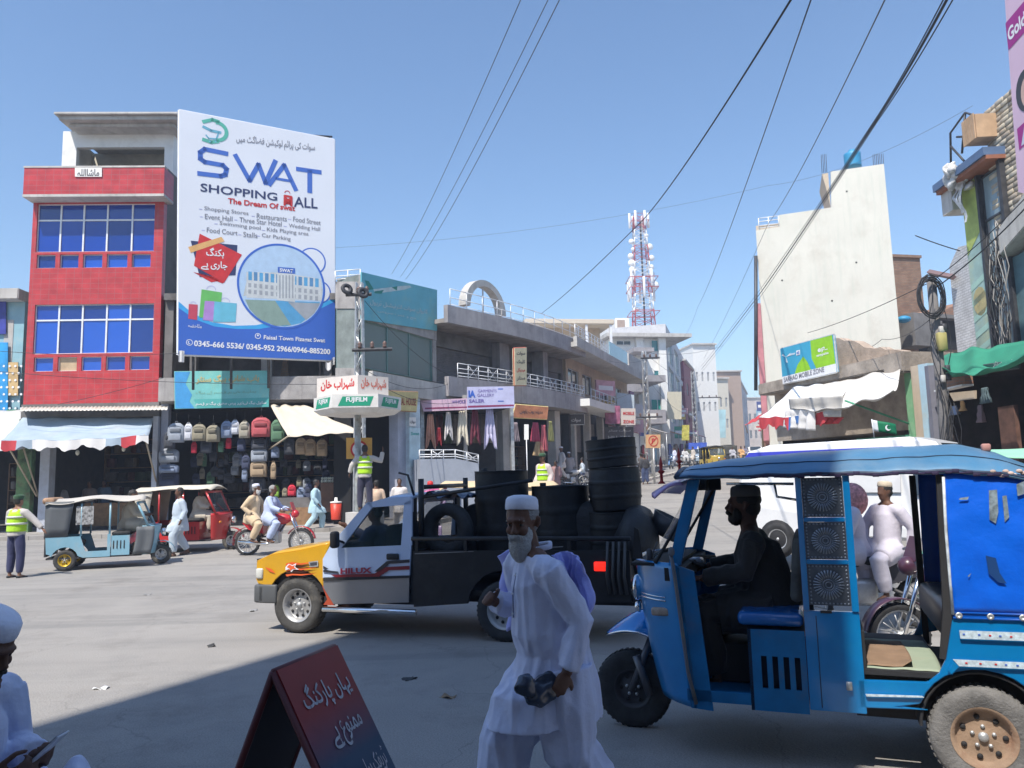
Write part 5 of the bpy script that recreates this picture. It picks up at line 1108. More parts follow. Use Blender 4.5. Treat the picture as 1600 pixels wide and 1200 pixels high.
# pink billboard
p0,p1=XY(1573,150,14.8),XY(1700,150,12.6);FB=Frame(p0,p1,0)
s=board(FB,[(1570,0),(1660,-120),(1668,320),(1591,300)],0,mat('billboard_pink',(.68,.48,.6),.5,var=.06,vs=1),'pink_billboard','tall pink beauty cream billboard cut by the top right edge','billboard',.1)
x0=s.L(1573,60).x;X1=s.q[1].x;pm=mat('print_magenta',(.35,.02,.22),.5)
def at(x,z): return V((x,-.006,z))
zA,zB=s.L(1580,75).z,s.L(1580,28).z
for (a,b) in ((zA,zB),(s.L(1588,238).z,s.L(1585,205).z)): mb=MB();mb.poly([at(x0 + .02,a),at(X1,a + .2),at(X1,b + .2),at(x0 + .02,b)]);mb.build('printed_band',pm,s.root)
text('Golden Pearl',ink_w,s.root,at(x0 + .06,zA + .15),at(x0 + 1.6,zA + .25),V((0,0,.28)),bold=.03,lift=.004)
zc=s.L(1592,150).z
mb=MB();mb.poly([at(x0 + .42 + .32*cos(t*pi/10),zc + .42*sin(t*pi/10)) for t in range(20)]);mb.build('printed_hair',ink_k,s.root)
mb=MB();mb.poly([V((x0 + .48 + .22*cos(t*pi/10),-.012,zc - .06 + .32*sin(t*pi/10))) for t in range(20)]);mb.build('printed_face',mat('print_skin',(.6,.4,.33),.6),s.root)
mb=MB();mb.poly([V((x0 + .1,-.0095,zc - 1.0)),V((x0 + 1.0,-.0095,zc - 1.0)),V((x0 + .7,-.0095,zc - .35)),V((x0 + .4,-.0095,zc - .35))]);mb.build('printed_dress',mat('print_greywhite2',(.55,.58,.65),.6),s.root)
# junk on the eave: plastic bundle, aerial frame, barrel
s=sub(F,1500,303,.3);s.thing('plastic_bundle','torn white plastic sheeting bundled on the eave end','plastic sheet')
mb=MB();rp=random.Random(6)
for k in range(12): mb.ell((rp.uniform(-.3,.2),rp.uniform(-.3,.2),rp.uniform(.1,.75)),tuple(rp.uniform(.08,.2) for _ in range(3)),12,8)
o=mb.build('sheet',mat('plastic_white',(.6,.6,.6),.4,var=.4,vs=6),s.root)
for q_ in o.data.vertices: q_.co +=V(noise.noise_vector(q_.co*5))*.12
for k in range(3): mb=MB();x=-.3 + .15*k;mb.grid(lambda a,b: (x + a*.12 + .04*sin(b*9),.05*sin(b*7 + k),.3 - b*(.5 + .3*k)),2,8);mb.build('strip',MATS['plastic_white'],s.root)
s=sub(F,1512,262,.3);s.thing('aerial_frame','bent steel pipe aerial frame leaning above the eave','aerial')
for q_ in ([(1486,262),(1485,208),(1508,176),(1530,183)],[(1508,176),(1503,240)],[(1495,214),(1520,213)],[(1485,228),(1512,258)]):
    mb=MB();mb.tube([s.L(u,v) for u,v in q_],.03,5);mb.build('pipe',metal_d,s.root)
s=sub(F,1534,222,.2);s.thing('orange_crate','tan wooden crate standing on roof above the eave','crate')
w_=s.L(1545,200).x - s.L(1524,200).x
for k in range(5): mb=MB();mb.b2(-w_/2 + k*w_/5,-w_/2 + (k + .85)*w_/5,-.3,-.27,0,s.L(1534,180).z);mb.build('board',mat('crate_tan',(.5,.33,.2),.8,var=.2),s.root)
mb=MB();mb.b2(-w_/2,w_/2,-.26,.3,.02,s.L(1534,182).z);mb.build('box',MATS['crate_tan'],s.root)
# ------------------------------------------------------------------ dark shop under the green awning
F=FR(1457,20.6,1690,15.0)
R=F.thing('green_awning_shop','dark open shop beneath the green cloth awning','building');W=F.w
room(R,0,W,.1,4.2,4.5,.2,m=mat('shop_dark_wood',(.05,.035,.03),.9,var=.4,vs=2))
mb=MB();mb.b2(F.xz(1457,650)[0],F.xz(1463,650)[0],-.1,.2,0,4.5);mb.build('post',mat('grey_post',(.2,.2,.24),.8),R)
ww_=mat('weathered_wood',(.14,.07,.05),.85,var=.4,vs=4)
for u0,u1 in ((1560,1585),): mb=MB();mb.b2(F.xz(u0,650,-.5)[0],F.xz(u1,650,-.5)[0],.5,.6,.1,3.2);mb.build('door_panel',ww_,R)
text('FILZON'[::-1],mat('print_rust',(.25,.06,.04)),R,(F.xz(1570,690,-.5)[0],.49,.9),(F.xz(1570,690,-.5)[0],.49,2.6),(-.35,0,0),bold=.02) if False else None
shelf(R,F.xz(1465,650,-3)[0],F.xz(1500,650,-3)[0],3,.4,2.6,4,.8)
za,zb=F.xz(1500,630)[1],F.xz(1500,612)[1]
s=board(F,[(1483,614),(1523,610),(1523,623),(1490,627)],-.3,mat('board_peach',(.6,.5,.38),.7),'tilted_light_board','pale peach board hanging slanted inside the dark shop','board',.05)
s=sub(F,1468,609,.05);s.thing('brick_ledge','strip of brick wall above white ledge in dark shop','ledge');a=s.L(1463,600);b=s.L(1508,600);mb=MB();mb.b2(a.x,b.x,0,.2,s.L(1480,606).z,s.L(1480,592).z);mb.build('bricks',rb2,s.root);mb=MB();mb.b2(a.x,b.x,-.08,.2,s.L(1480,609).z,s.L(1480,606).z - .003);mb.build('sill',white_p,s.root)
for u,v0,v1,w_,n,c,lb in [(1492,634,648,14,'bluewhite',(.3,.36,.5),'blue and white patterned cloth under the peach board'),(1504,626,642,6,'pinkyellow',(.6,.35,.15),'small orange and purple bunting under peach board'),(1534,632,660,9,'dimpink',(.3,.22,.24),'dim pink cloth hanging on the dark shop door'),(1541,605,630,16,'dimteal',(.1,.15,.17),'dark transparent plastic sheet in the dark shop')]:
    garment(F,u,v0,v1,w_,cloth(n,c),-.25,lb,'cloths hanging in the dark shop',kind=1)
gc=mat('canvas_green',(.03,.24,.15),.8,var=.12,vs=2)
awning(F,[(1459,556),(1625,528),(1612,548),(1462,574)],(.1,.1,1.3,1.3),gc,'green_awning','green cloth awning sagging over dark shop at right',.5,wob=.06,seed=7,seg=18)
s=board(F,[(1462,581),(1590,563),(1591,575),(1462,592)],.5,mat('dark_green_board',(.02,.09,.07),.6),'green_shop_sign','dark green sign with arabic letters below the green awning','sign',.06,metal_d,bar=.03)
ftext(s,ur('طبی سنٹر'.replace('ط','ض')),mat('print_greywhite',(.45,.45,.45)),1552,574,1584,570,9,.008,bold=.03)
# ------------------------------------------------------------------ poles, cables
py_=17.5;a=P(1455,436,py_)
pt=thing('utility_pole','concrete utility pole with coiled black cable near its top','utility pole',(a.x,py_,0))
mb=MB();mb.tube([(0,0,0),(0,0,a.z)],[.15,.1],10);mb.build('shaft',conc_dark,pt)
for i in range(9):
    mb=MB();cz=P(1447,467,py_).z;cx=P(1447,467,py_).x - a.x;n=28;rr=.26 + .012*i
    mb.tube([(cx + rr*.92*cos(2*pi*k/n + i),-.2 - .02*(i % 3) + .02*sin(k),cz + rr*1.45*sin(2*pi*k/n + i) + .01*sin(k*3 + i)) for k in range(n + 1)],.013,5);mb.build('cable_loop',wire_m,pt)
mb=MB();zz=P(1455,536,py_).z;mb.rbox((.02,-.16,zz),(.2,.14,.42),.02,1);mb.build('meter_box',mat('box_yellow',(.38,.33,.12),.7),pt)
for i in range(14):
    mb=MB();x=rc.uniform(-.2,.2);z1=rc.uniform(2.5,6.3);pts=[(x + .08*sin(k + i),-.17 - rc.uniform(0,.06),z1 - k*.3) for k in range(7)];mb.tube(pts,.011,4);mb.build('cable',wire_m,pt)
for i in range(5): mb=MB();mb.rbox((rc.uniform(-.12,.12),-.18,rc.uniform(3.3,5.8)),(.1,.08,.16),.01,1);mb.build('junction_box',conc_light if i % 2 else metal_d,pt)
def lattice(name,label,u,y,vt,wpx,arms=()):
    b=P(u,700,y);t=P(u,vt,y);g=gz(y);r=thing(name,label,'pylon',(b.x,y,g));H=t.z - g;wb_=wpx/1200*y/2;wt=wb_*.55
    n=int(H/.55)
    for sx,sy in ((-1,-1),(1,-1),(1,1),(-1,1)): mb=MB();mb.tube([(sx*wb_,sy*wb_,0),(sx*wt,sy*wt,H)],.035,4,sm=False);mb.build('leg',metal_g,r)
    for i in range(n):
        f0,f1=i/n,(i + 1)/n;a0=wb_ + (wt - wb_)*f0;a1=wb_ + (wt - wb_)*f1;mb=MB()
        for sy in (-1,1):
            d=1 if i % 2 else -1;mb.tube([(-a0*d,sy*a0,H*f0),(a1*d,sy*a1,H*f1)],.018,4);mb.tube([(sy*a0,-a0*d,H*f0),(sy*a1,a1*d,H*f1)],.018,4)
        mb.build('brace',metal_g,r)
    for v,u0,u1 in arms:
        z_=P(u,v,y).z - g;x0=P(u0,v,y).x - b.x;x1=P(u1,v,y).x - b.x;mb=MB();mb.tube([(x0,-wb_,z_),(x1,-wb_,z_)],.06,4,sm=False);ar=mb.build('crossarm',metal_d,r)
        for k in range(3): mb=MB();x=x0 + (x1 - x0)*(k + .6)/3.2;mb.lathe([(0,0),(.05,.0),(.08,.05),(.04,.08),(.08,.12),(.03,.2),(0,.22)],Matrix.Translation((x,-wb_,z_ + .06)),10);mb.build('insulator',mat('insulator',(.16,.1,.08),.3),ar)
    return r
r=lattice('lattice_pylon','grey lattice steel power pole beside the teal corner building',562,24.5,442,16,((548,552,614),(462,542,582)))
for du,v in ((-17,455),(8,461)):
    c=P(562 + du,v,24.5);o=V((c.x,c.y,c.z)) - V(r.location);mb=MB();mb.lathe([(.08,-.05),(.17,-.05),(.2,0),(.17,.05),(.08,.05),(.08,-.05)],Matrix.Translation((o.x,-.3,o.z)) @ Matrix.Rotation(rad(75),4,'X') @ Matrix.Rotation(.5,4,'Y'),18);mb.build('cable_reel',wire_m,r)
lattice('lattice_pylon','slim lattice power pole standing before the white teal building',1013,50,548,10,((652,992,1034),(560,1000,1030)))
lattice('lattice_pylon','distant lattice pole in the maroon part of far street',1088,85,580,7,((622,1090,1125),))
def cable(label,pts,r=.02,m=None,sag=.0,n=24,name='overhead_cable',grp='overhead power and phone cables'):
    q=[P(*p) for p in pts];b=q[0];o=thing(name,label,'cable',b,group=grp);L=[]
    for a,c in zip(q,q[1:]):
        for i in range(n): t=i/n;p=a.lerp(c,t);p.z -=sag*4*t*(1 - t);L.append(p - b)
    L.append(q[-1] - b);mb=MB();mb.tube(L,r*.8,5);mb.build('wire',m or wire_m,o);return o
gr=mat('cable_bluegrey',(.12,.13,.16),.6)
cable('leftmost of three thin cables running down to teal corner building',[(822,-20,9),(612,428,28)],.008,gr,.25)
cable('middle of the three thin cables running to teal corner building',[(866,-20,9),(626,432,28.5)],.008,gr,.25)
cable('rightmost of three thin cables running to teal corner building',[(884,-20,9),(634,436,29)],.009,gr,.3)
cable('single black cable sweeping down toward the plaza roof',[(1248,-20,7),(1010,338,20),(846,490,39)],.016,wire_m,.12)
cable('thin cable dropping behind the telecom mast from top centre right',[(1274,-20,8),(1090,480,55),(1066,530,70)],.012,gr,.3)
cable('thin cable falling left of tall white building',[(1392,-20,8),(1200,350,30),(1100,560,70)],.012,gr,.2)
for k,(u,lb) in enumerate(((1484,'outer'),(1490,'thick twisted middle'),(1500,'inner'))):
    cable('%s cable of the thick bundle crossing the white building' % lb,[(u,-20,7),(1372,180 + k*4,11),(1188,452 + k*6,30),(1096,572 + k*5,70)],(.01,.02,.01)[k],wire_m,.04)
cable('cable from the far right roof to the coiled pole, upper',[(1625,285,13.5),(1455,440,17.5),(1262,520,30)],.013,wire_m,.1)
cable('cable from the far right roof to the coiled pole, lower',[(1625,300,13.5),(1458,452,17.5)],.018,wire_m,.12)
cable('slack cable sagging from coiled pole to telecom sign roof',[(1452,500,17.5),(1378,530,24),(1330,545,26)],.01,wire_m,.15)
cable('very thin cable across the sky from the billboard to the right roof',[(524,387,29),(1200,290,30),(1520,165,20)],.007,gr,.4)
cable('thin cable above right crossing to pole from the left',[(1430,368,22),(1500,392,22)],.02,wire_m,.02)
for k,(a,b,y0,y1,sg,lb) in enumerate([((-10,548),(280,552),26,25.5,.1,'low cable passing in front of the red building upper row'),((-10,580),(555,600),26,24.5,.15,'low cable passing under the red building windows'),((90,632),(256,590),26.5,27,.05,'cable slanting over the red wall below windows'),((566,575),(700,600),24.5,31,.4,'cable sagging from pylon along concrete fascia'),((575,590),(735,622),24.5,31.5,.5,'lower cable sagging from the pylon along the fascia'),((570,470),(700,585),24.5,32,.3,'cable crossing the green glazing down to balcony'),
                                              ((1018,560),(1095,585),50,85,.8,'first strand in the web of far street cables'),((1018,575),(1095,600),50,85,1.2,'second strand in the web of far street cables'),((1018,600),(1110,625),50,85,1.8,'lowest strand in the web of far street cables'),((1018,552),(1130,540),50,60,.3,'strand rising right from mid pole toward the bundle'),((840,620),(1010,650),42,50,.6,'cable swagged across the terrace building front'),((940,560),(1012,560),46,50,.3,'short cable from the terrace parapet to mid pole'),((900,635),(1013,600),44,50,.3,'thin cable rising from canopy slab to mid pole')]):
    cable(lb,[(a[0],a[1],y0),(b[0],b[1],y1)],.012 if k< 6 else .014,wire_m if k< 6 else gr,sg)
# ------------------------------------------------------------------ the tall block behind the camera that throws the shade
sb=thing('shade_block','tall plain block standing behind the viewer','building',(-4.3,-1.0,0))
mb=MB();mb.prism([(-3.3,0,0),(3.3,0,0),(-1.4,-9,0),(-8,-9,0)],(0,0,24.5));mb.build('wall',conc_light,sb)
mb=MB()
for k in range(6):
    for j in range(3): mb.b2(-2.9 + j*2.1,-1.3 + j*2.1,-.0,.02,4 + k*3.3,5.8 + k*3.3)
mb.build('window_row',win_dark,sb)

nb=thing('low_block','unseen low building added behind the viewer on the right to block low sky','building',(13,-1.2,0));mb=MB();mb.b2(-13.7,13,-9,0,0,6.6);mb.build('wall',conc_dark,nb)  # unseen blocks added to cut low sky light, kept low for short shadows
nb=thing('low_block','unseen low building added behind the viewer on the left to block low sky','building',(-18,-1.2,0));mb=MB();mb.b2(-12,10.2,-9,0,0,7.5);mb.build('wall',conc_dark,nb)
pc=thing('shade_roof','unseen concrete roof slab added above the viewer to deepen the shade','added roof',(-1.8,-.9,3.3));mb=MB();mb.b2(-5.8,5.2,0,1.7,0,.18);mb.build('slab',conc_dark,pc)  # unseen slab added overhead to cut sky light on the near shade
for x in (-5.6,5.0): mb=MB();mb.b2(x - .1,x + .1,.0,.2,-3.3,-.003);mb.build('post',conc_dark,pc)
# ------------------------------------------------------------------ people
def remesh(mb,vox,name,m,parent,smooth=2,fold=None,fs=0.5):
    me0=mb.mesh('tmp',m);o=bpy.data.objects.new('tmp',me0);C.objects.link(o)
    md=o.modifiers.new('r','REMESH');md.mode='VOXEL';md.voxel_size=vox;md.use_smooth_shade=True
    if smooth: s=o.modifiers.new('s','SMOOTH');s.iterations=smooth;s.factor=fs
    dg=bpy.context.evaluated_depsgraph_get();me=bpy.data.meshes.new_from_object(o.evaluated_get(dg))
    bpy.data.objects.remove(o);bpy.data.meshes.remove(me0)
    if fold:
        amp,sx,sz,seed=fold;ns=[v.normal.copy() for v in me.vertices]
        for v,n in zip(me.vertices,ns):
            p=v.co;q=V((p.x*sx,p.y*sx,p.z*sz + p.x*3))
            a=1 - abs(noise.noise(q + V((seed,0,0))))*3.2;a=max(a,-.6);b=noise.noise(q*2.3 + V((0,seed,0)))
            v.co=p + n*amp*(a*.6 + b*.35 - .35)
    me.materials.clear();me.materials.append(m);me.name=name
    for p in me.polygons: p.use_smooth=True
    return link(name,me,parent)
SK={'brown': (.15,.075,.048),'tan': (.30,.16,.1),'dark': (.12,.06,.04)}
def skin(k): return mat('skin_' + k,SK[k],.55,var=.1,vs=12,bump=.15,bs=90,spec=.35)
def fab(n,c): return mat('fabric_' + n,c,.85,var=.05,vs=4,bump=.5,bs=13,sheen=.2)
hair_m=mat('hair_black',(.02,.017,.015),.6,bump=.5,bs=90);hair_g=mat('hair_grey',(.3,.29,.28),.7,bump=.8,bs=90);hair_w=mat('beard_white',(.55,.54,.52),.8,bump=1,bs=80)
sandal=mat('leather_sandal',(.12,.06,.03),.6)
eyew=mat('eye_white_shaded',(.30,.27,.25),.3);eyek=mat('eye_dark',(.02,.012,.01),.1)  # whites darkened to carry the shade of deep-set sockets
def rings(mb,rs,n=18):
    """closed loft of horizontal ellipses (cx, cy, z, rx, ry)"""
    vs=[];fs=[]
    for cx,cy,z,rx,ry in rs:
        for j in range(n): t=2*pi*j/n;vs.append((cx + rx*cos(t),cy + ry*sin(t),z))
    m=len(rs)
    for i in range(m - 1):
        for j in range(n): k=(j + 1) % n;fs.append((i*n + j,i*n + k,(i + 1)*n + k,(i + 1)*n + j))
    fs +=[list(range(n))[::-1],list(range((m - 1)*n,m*n))];mb.add(vs,fs,True)
def head_geo(mb,hc,hr,det):
    """hc head centre, hr rotation matrix 3x3, face looks along local +x"""
    E=lambda c,r,n=14,m=10,q=None: mb.ell(hc + hr @ V(c),r,n,m,hr @ q if q else hr)
    E((-.012,0,.03),(.098,.078,.092));E((.018,0,-.03),(.072,.062,.085));E((.035,0,-.085),(.045,.042,.035));E((-.03,0,-.06),(.06,.055,.06))
    if det:
        E((.078,0,.028),(.022,.052,.013));E((.07,.036,-.028),(.024,.024,.024));E((.07,-.036,-.028),(.024,.024,.024))
        mb.tube([hc + hr @ V((.085,0,.022)),hc + hr @ V((.1,0,-.008)),hc + hr @ V((.115,0,-.032))],[.009,.011,.015],8)
        E((.103,.013,-.035),(.012,.009,.009));E((.103,-.013,-.035),(.012,.009,.009))
        E((.086,0,-.062),(.016,.025,.006));E((.084,0,-.073),(.015,.021,.007))
        for s in (1,-1):
            E((.066,.031*s,.006),(.016,.017,.012))
            mb.tube([hc + hr @ V((-.012,.077*s,.02)),hc + hr @ V((-.028,.09*s,.012)),hc + hr @ V((-.022,.087*s,-.018)),hc + hr @ V((-.006,.078*s,-.032))],[.008,.011,.009,.008],8)
    else:
        mb.tube([hc + hr @ V((.07,0,.02)),hc + hr @ V((.112,0,-.03)),hc + hr @ V((.075,0,-.045))],[.01,.015,.008],6)
        for s in (1,-1): E((-.012,.078*s,0),(.018,.012,.028),8,6)
def hand_geo(mb,wrist,d,up,s=1.0,curl=.5,det=True):
    """d direction the hand points, up back of the hand"""
    d=d.normalized();side=d.cross(up).normalized();up=side.cross(d).normalized();R3=Matrix((d,side,up)).transposed()
    mb.ell(wrist + d*.045*s,(.055*s,.042*s,.017*s),12,8,R3)
    if not det: mb.ell(wrist + d*.1*s - up*.015,(.045*s,.034*s,.016*s),8,6,R3);return
    for i,(o,l) in enumerate(((-.03,.07),(-.01,.08),(.01,.076),(.029,.06))):
        b=wrist + d*.085*s + side*o*s;L=[wrist + d*.05*s + side*o*.8*s,b];a=0
        for k in range(3): a +=curl*.9;b=b + (d*cos(a) - up*sin(a))*l*s*(.42,.33,.25)[k];L.append(b)
        mb.tube(L,[.0095*s,.0098*s,.009*s,.0082*s,.0065*s],7)
    b=wrist + d*.02*s - side*.03*s;mb.tube([b,b + (d*.6 - side*.7 - up*.2)*.04*s,b + (d*1.3 - side*.75 - up*.6)*.05*s,b + (d*1.9 - side*.5 - up*.9)*.05*s],[.013*s,.012*s,.0105*s,.008*s],7)
def person(label,loc,rz,J=None,skin_='brown',top='white',topc=(.6,.6,.62),bot=None,botc=None,hair='black',cap=None,beard=None,h=1.72,vox=.03,det=False,hem=.62,group=None,yaw=0,pitch=0,legs='walk',arms='walk',scarf=None,vest=None,feet=sandal,fold=None,baggy=1.0,sleeve=True,cat='person',belly=1.0,name='person',hat=None,roll=0,lean=0,curl=.6,skirt=True,stride=.3):
    r=thing(name,label,cat,loc,rz,group);k=h/1.72;D=dict(pel=(0,0,.93),chest=(lean*.5,0,1.24),neck=(lean,0,1.45))
    D['shL']=(lean,.185,1.39);D['shR']=(lean,-.185,1.39)
    D['hipL']=(0,.09,.9);D['hipR']=(0,-.09,.9)
    if legs=='walk':
        s=stride;D.update(knL=(.5*s + .05,.1,.5),anL=(.55*s,.1,.08),knR=(-.05*s,-.1,.5),anR=(-.95*s,-.1,.12))
    elif legs=='stand': D.update(knL=(.02,.12,.49),anL=(0,.13,.08),knR=(.02,-.12,.49),anR=(0,-.13,.08))
    if arms=='walk': D.update(elL=(lean - .08,.25,1.13),haL=(lean + .02,.26,.9),elR=(lean - .04,-.25,1.13),haR=(lean + .12,-.25,.92))
    elif arms=='ride': D.update(elL=(lean + .12,.27,1.15),haL=(lean + .4,.3,1.12),elR=(lean + .12,-.27,1.15),haR=(lean + .4,-.3,1.12))
    if J: D.update(J)
    D={a: V(b) for a,b in D.items()}
    if 'head' not in D: D['head']=D['neck'] + V((.03 + lean*.2,0,.17))
    hr=Matrix.Rotation(yaw,3,'Z') @ Matrix.Rotation(pitch,3,'Y') @ Matrix.Rotation(roll,3,'X');sk_=skin(skin_)
    mb=MB();mb.M=Matrix.Scale(k,4);b=D
    mb.tube([b['pel'] - V((0,0,.04)),b['pel'],(b['pel'] + b['chest'])/2,b['chest'],(b['chest'] + b['neck']*2)/3],[.1,.125,.12,.13,.09],12)
    mb.tube([b['shL'],b['neck'] + V((0,.06,-.02)),b['neck'] - V((0,.06,.02)),b['shR']],[.045,.06,.06,.045],10)
    mb.tube([b['neck'] - V((0,0,.05)),b['neck'].lerp(b['head'],.5),b['head'] - V((0,0,.03))],[.06,.056,.06],10)
    head_geo(mb,b['head'],hr,det)
    for s in 'LR':
        mb.tube([b['sh' + s],b['sh' + s].lerp(b['el' + s],.5),b['el' + s],b['el' + s].lerp(b['ha' + s],.4),b['ha' + s]],[.048,.044,.037,.036,.026],9)
        d=(b['ha' + s] - b['el' + s]);up=b.get('up' + s,V((0,1 if s=='L' else -1,0)))
        dd=b.get('hd' + s,d);hand_geo(mb,b['ha' + s],V(dd),V(up),1.0,curl,det)
        mb.tube([b['hip' + s],b['hip' + s].lerp(b['kn' + s],.5),b['kn' + s],b['kn' + s].lerp(b['an' + s],.35),b['an' + s]],[.085,.075,.056,.052,.036],9)
        t=b.get('toe' + s,V((1,0,-.15)));a=b['an' + s];mb.tube([a - V((.03,0,.03)),a + V(t)*.07 - V((0,0,.04)),a + V(t)*.17 - V((0,0,.05))],[.035,.036,.028],9)
    remesh(mb,vox*(1 if not det else 1),'body',sk_,r,1 if det else 1)
    # trousers
    mb=MB();mb.M=Matrix.Scale(k,4);g=baggy
    mb.tube([b['pel'] + V((0,0,.08)),b['pel'] - V((0,0,.06))],[.15,.16],12)
    for s in 'LR': mb.tube([b['hip' + s],b['hip' + s].lerp(b['kn' + s],.5),b['kn' + s],b['kn' + s].lerp(b['an' + s],.6),b['kn' + s].lerp(b['an' + s],.93)],[.125*g,.13*g,.11*g,.1*g,.075*g],12)
    tm=fab(top,topc);bm_=fab(bot,botc) if bot else tm
    remesh(mb,vox,'trousers',bm_,r,2,fold and (fold*1.4,9,2,4.0))
    # shirt
    mb=MB();mb.M=Matrix.Scale(k,4);pe,ch,ne=b['pel'],b['chest'],b['neck']
    bl=belly
    mb.tube([ne + V((0,0,.005)),ne - V((0,0,.05)),ne.lerp(ch,.5),ch,ch.lerp(pe,.5) + V((.02*bl,0,0)),pe + V((0,0,.05)),pe - V((0,0,.05))],[.062,.1,.155,.172,.168*bl,.17*bl,.175],18)
    for s,sg in (('L',1),('R',-1)):
        mb.tube([ne + V((0,.05*sg,-.04)),b['sh' + s] + V((0,-.02*sg,0))],[.065,.07],12)
        if sleeve: mb.tube([b['sh' + s],b['sh' + s].lerp(b['el' + s],.5),b['el' + s],b['el' + s].lerp(b['ha' + s],.5),b['el' + s].lerp(b['ha' + s],.93)],[.082,.076,.069,.064,.058],12);mb.ell(b['sh' + s] - V((0,.01*sg,.01)),(.078,.08,.078),14,10)
        else: mb.tube([b['sh' + s],b['sh' + s].lerp(b['el' + s],.6)],[.078,.074],12)
    if skirt==True:
        kx=(b['knL'].x + b['knR'].x)/2;zz=hem;fl=max(abs(b['knL'].x),abs(b['knR'].x))*.5
        rings(mb,[(pe.x,0,pe.z + .1,.165,.17*1.02),(pe.x,0,pe.z - .08,.185 + fl*.3,.195),(pe.x + kx*.4,0,(pe.z + zz)/2,.2 + fl*.7,.21),(pe.x + kx*.6,0,zz,.2 + fl,.215)])
    elif skirt=='ride':
        for s in 'LR': mb.tube([b['hip' + s] + V((0,0,.03)),b['hip' + s].lerp(b['kn' + s],.5) + V((0,0,.02)),b['hip' + s].lerp(b['kn' + s],.8)],[.16,.15,.135],12)
        mb.tube([pe - V((.05,0,0)),pe - V((.12,0,.18))],[.16,.12],12)
    remesh(mb,vox,'shirt',tm,r,2,fold and (fold,11,1.7,1.0))
    hc=b['head']
    def hb(): q=MB();q.M=Matrix.Scale(k,4) @ Matrix.Translation(hc) @ hr.to_4x4();return q
    if hair:
        q=hb();hm={'black': hair_m,'grey': hair_g}[hair]
        q.lathe([(.08,-.02)] + [(.086*cos(t),.1*sin(t)) for t in [i*pi/16 for i in range(0,9)]],Matrix.Translation((-.022,0,.028)) @ Matrix.Diagonal((1.14,.97,1,1)),18)
        q.ell((-.05,0,-.015),(.062,.074,.07),12,8);q.build('hair',hm,r)
    if cap:
        q=hb();cc=fab('cap_' + cap[0],cap[1]);t_=cap[2] if len(cap)> 2 else -.1
        q.lathe([(.083,-.004),(.086,0),(.086,.02),(.083,.048),(.073,.062),(.045,.071),(0,.074)],Matrix.Translation((-.018,0,.06)) @ Matrix.Rotation(t_,4,'Y') @ Matrix.Diagonal((1.15,.98,1,1)),24);q.build('cap',cc,r)
    if hat=='police':
        q=hb();q.lathe([(.09,-.005),(.094,.03),(.1,.06),(.07,.085),(0,.088)],Matrix.Translation((-.015,0,.05)) @ Matrix.Diagonal((1.15,.98,1,1)),20);q.rbox((.11,0,.055),(.08,.12,.008),.003,1);q.build('cap',fab('police_green',(.03,.09,.04)),r)
    if beard:
        q=MB();q.M=Matrix.Scale(k,4) @ Matrix.Translation(hc) @ hr.to_4x4();L_=beard[1]
        q.ell((.05,0,-.085 - L_*.35),(.055,.062,.04 + L_*.5),14,10);q.ell((.035,.045,-.06),(.035,.022,.05),10,8);q.ell((.035,-.045,-.06),(.035,.022,.05),10,8);q.tube([(.075,.042,-.075),(.098,.022,-.055),(.108,0,-.05),(.098,-.022,-.055),(.075,-.042,-.075)],[.012,.014,.013,.014,.012],8)
        bmesh_=remesh(q,vox*.8,'beard',beard[0],r,2)
        if det:
            for v in bmesh_.data.vertices: v.co +=v.normal*.006*noise.noise(V((v.co.x*60,v.co.y*60,v.co.z*14)))
    if det:
        for s in (1,-1):
            q=hb();q.ell((.072,.031*s,.004),(.013,.014,.0085),10,8);q.build('eye',eyew,r)
            q=hb();q.ell((.0835,.031*s,.004),(.0035,.006,.006),10,8);q.build('pupil',eyek,r)
            q=hb();q.tube([(.078,.012*s,.0245),(.089,.03*s,.03),(.075,.052*s,.022)],[.003,.005,.003],6);q.build('eyebrow',hair_g if hair=='grey' else hair_m,r)
            q=hb();q.tube([(.079,.017*s,.009),(.087,.031*s,.0145),(.077,.047*s,.008)],[.003,.0038,.003],6);q.build('eyelid',sk_,r)
    if vest:
        mb=MB();mb.M=Matrix.Scale(k,4)
        mb.tube([ne - V((0,0,.06)),ne.lerp(ch,.5),ch,ch.lerp(pe,.5),pe + V((0,0,.04))],[.12,.17,.19,.188,.192],18)
        for sg,s in ((1,'L'),(-1,'R')): mb.tube([ne + V((0,.05*sg,-.05)),b['sh' + s] + V((0,-.05*sg,-.02))],[.075,.085],12)
        v_=remesh(mb,vox,'vest',fab(vest[0],vest[1]),r,1)
        for zz in (ch.z - .12,ch.z + .02): mb=MB();mb.M=Matrix.Scale(k,4);rings(mb,[(ch.lerp(pe,.3).x,0,zz,.202,.202),(ch.lerp(pe,.3).x,0,zz + .045,.202,.202)]);mb.build('reflective_band',mat('reflective_band',(.6,.62,.55),.4),r)
    if scarf:
        mb=MB();mb.M=Matrix.Scale(k,4);mb.tube([ne + V((.06,.06,.0)),ne + V((.09,0,-.03)),ne + V((.06,-.06,0)),ne + V((-.05,-.05,.02)),ne + V((-.06,.05,.02)),ne + V((.06,.06,0))],.045,8);mb.tube([ne + V((.08,.03,-.05)),ch + V((.16,.05,0))],[.05,.06],8);remesh(mb,vox,'scarf',fab(scarf[0],scarf[1]),r,1)
    if feet and legs is not None:
        for s in 'LR':
            a=b['an' + s];t=V(b.get('toe' + s,V((1,0,-.15))));mb=MB();mb.M=Matrix.Scale(k,4);mb.tube([a - V((.05,0,.055)),a + t*.08 - V((0,0,.06)),a + t*.19 - V((0,0,.062))],[.03,.04,.033],9);mb.build('shoe',feet,r)
    return r
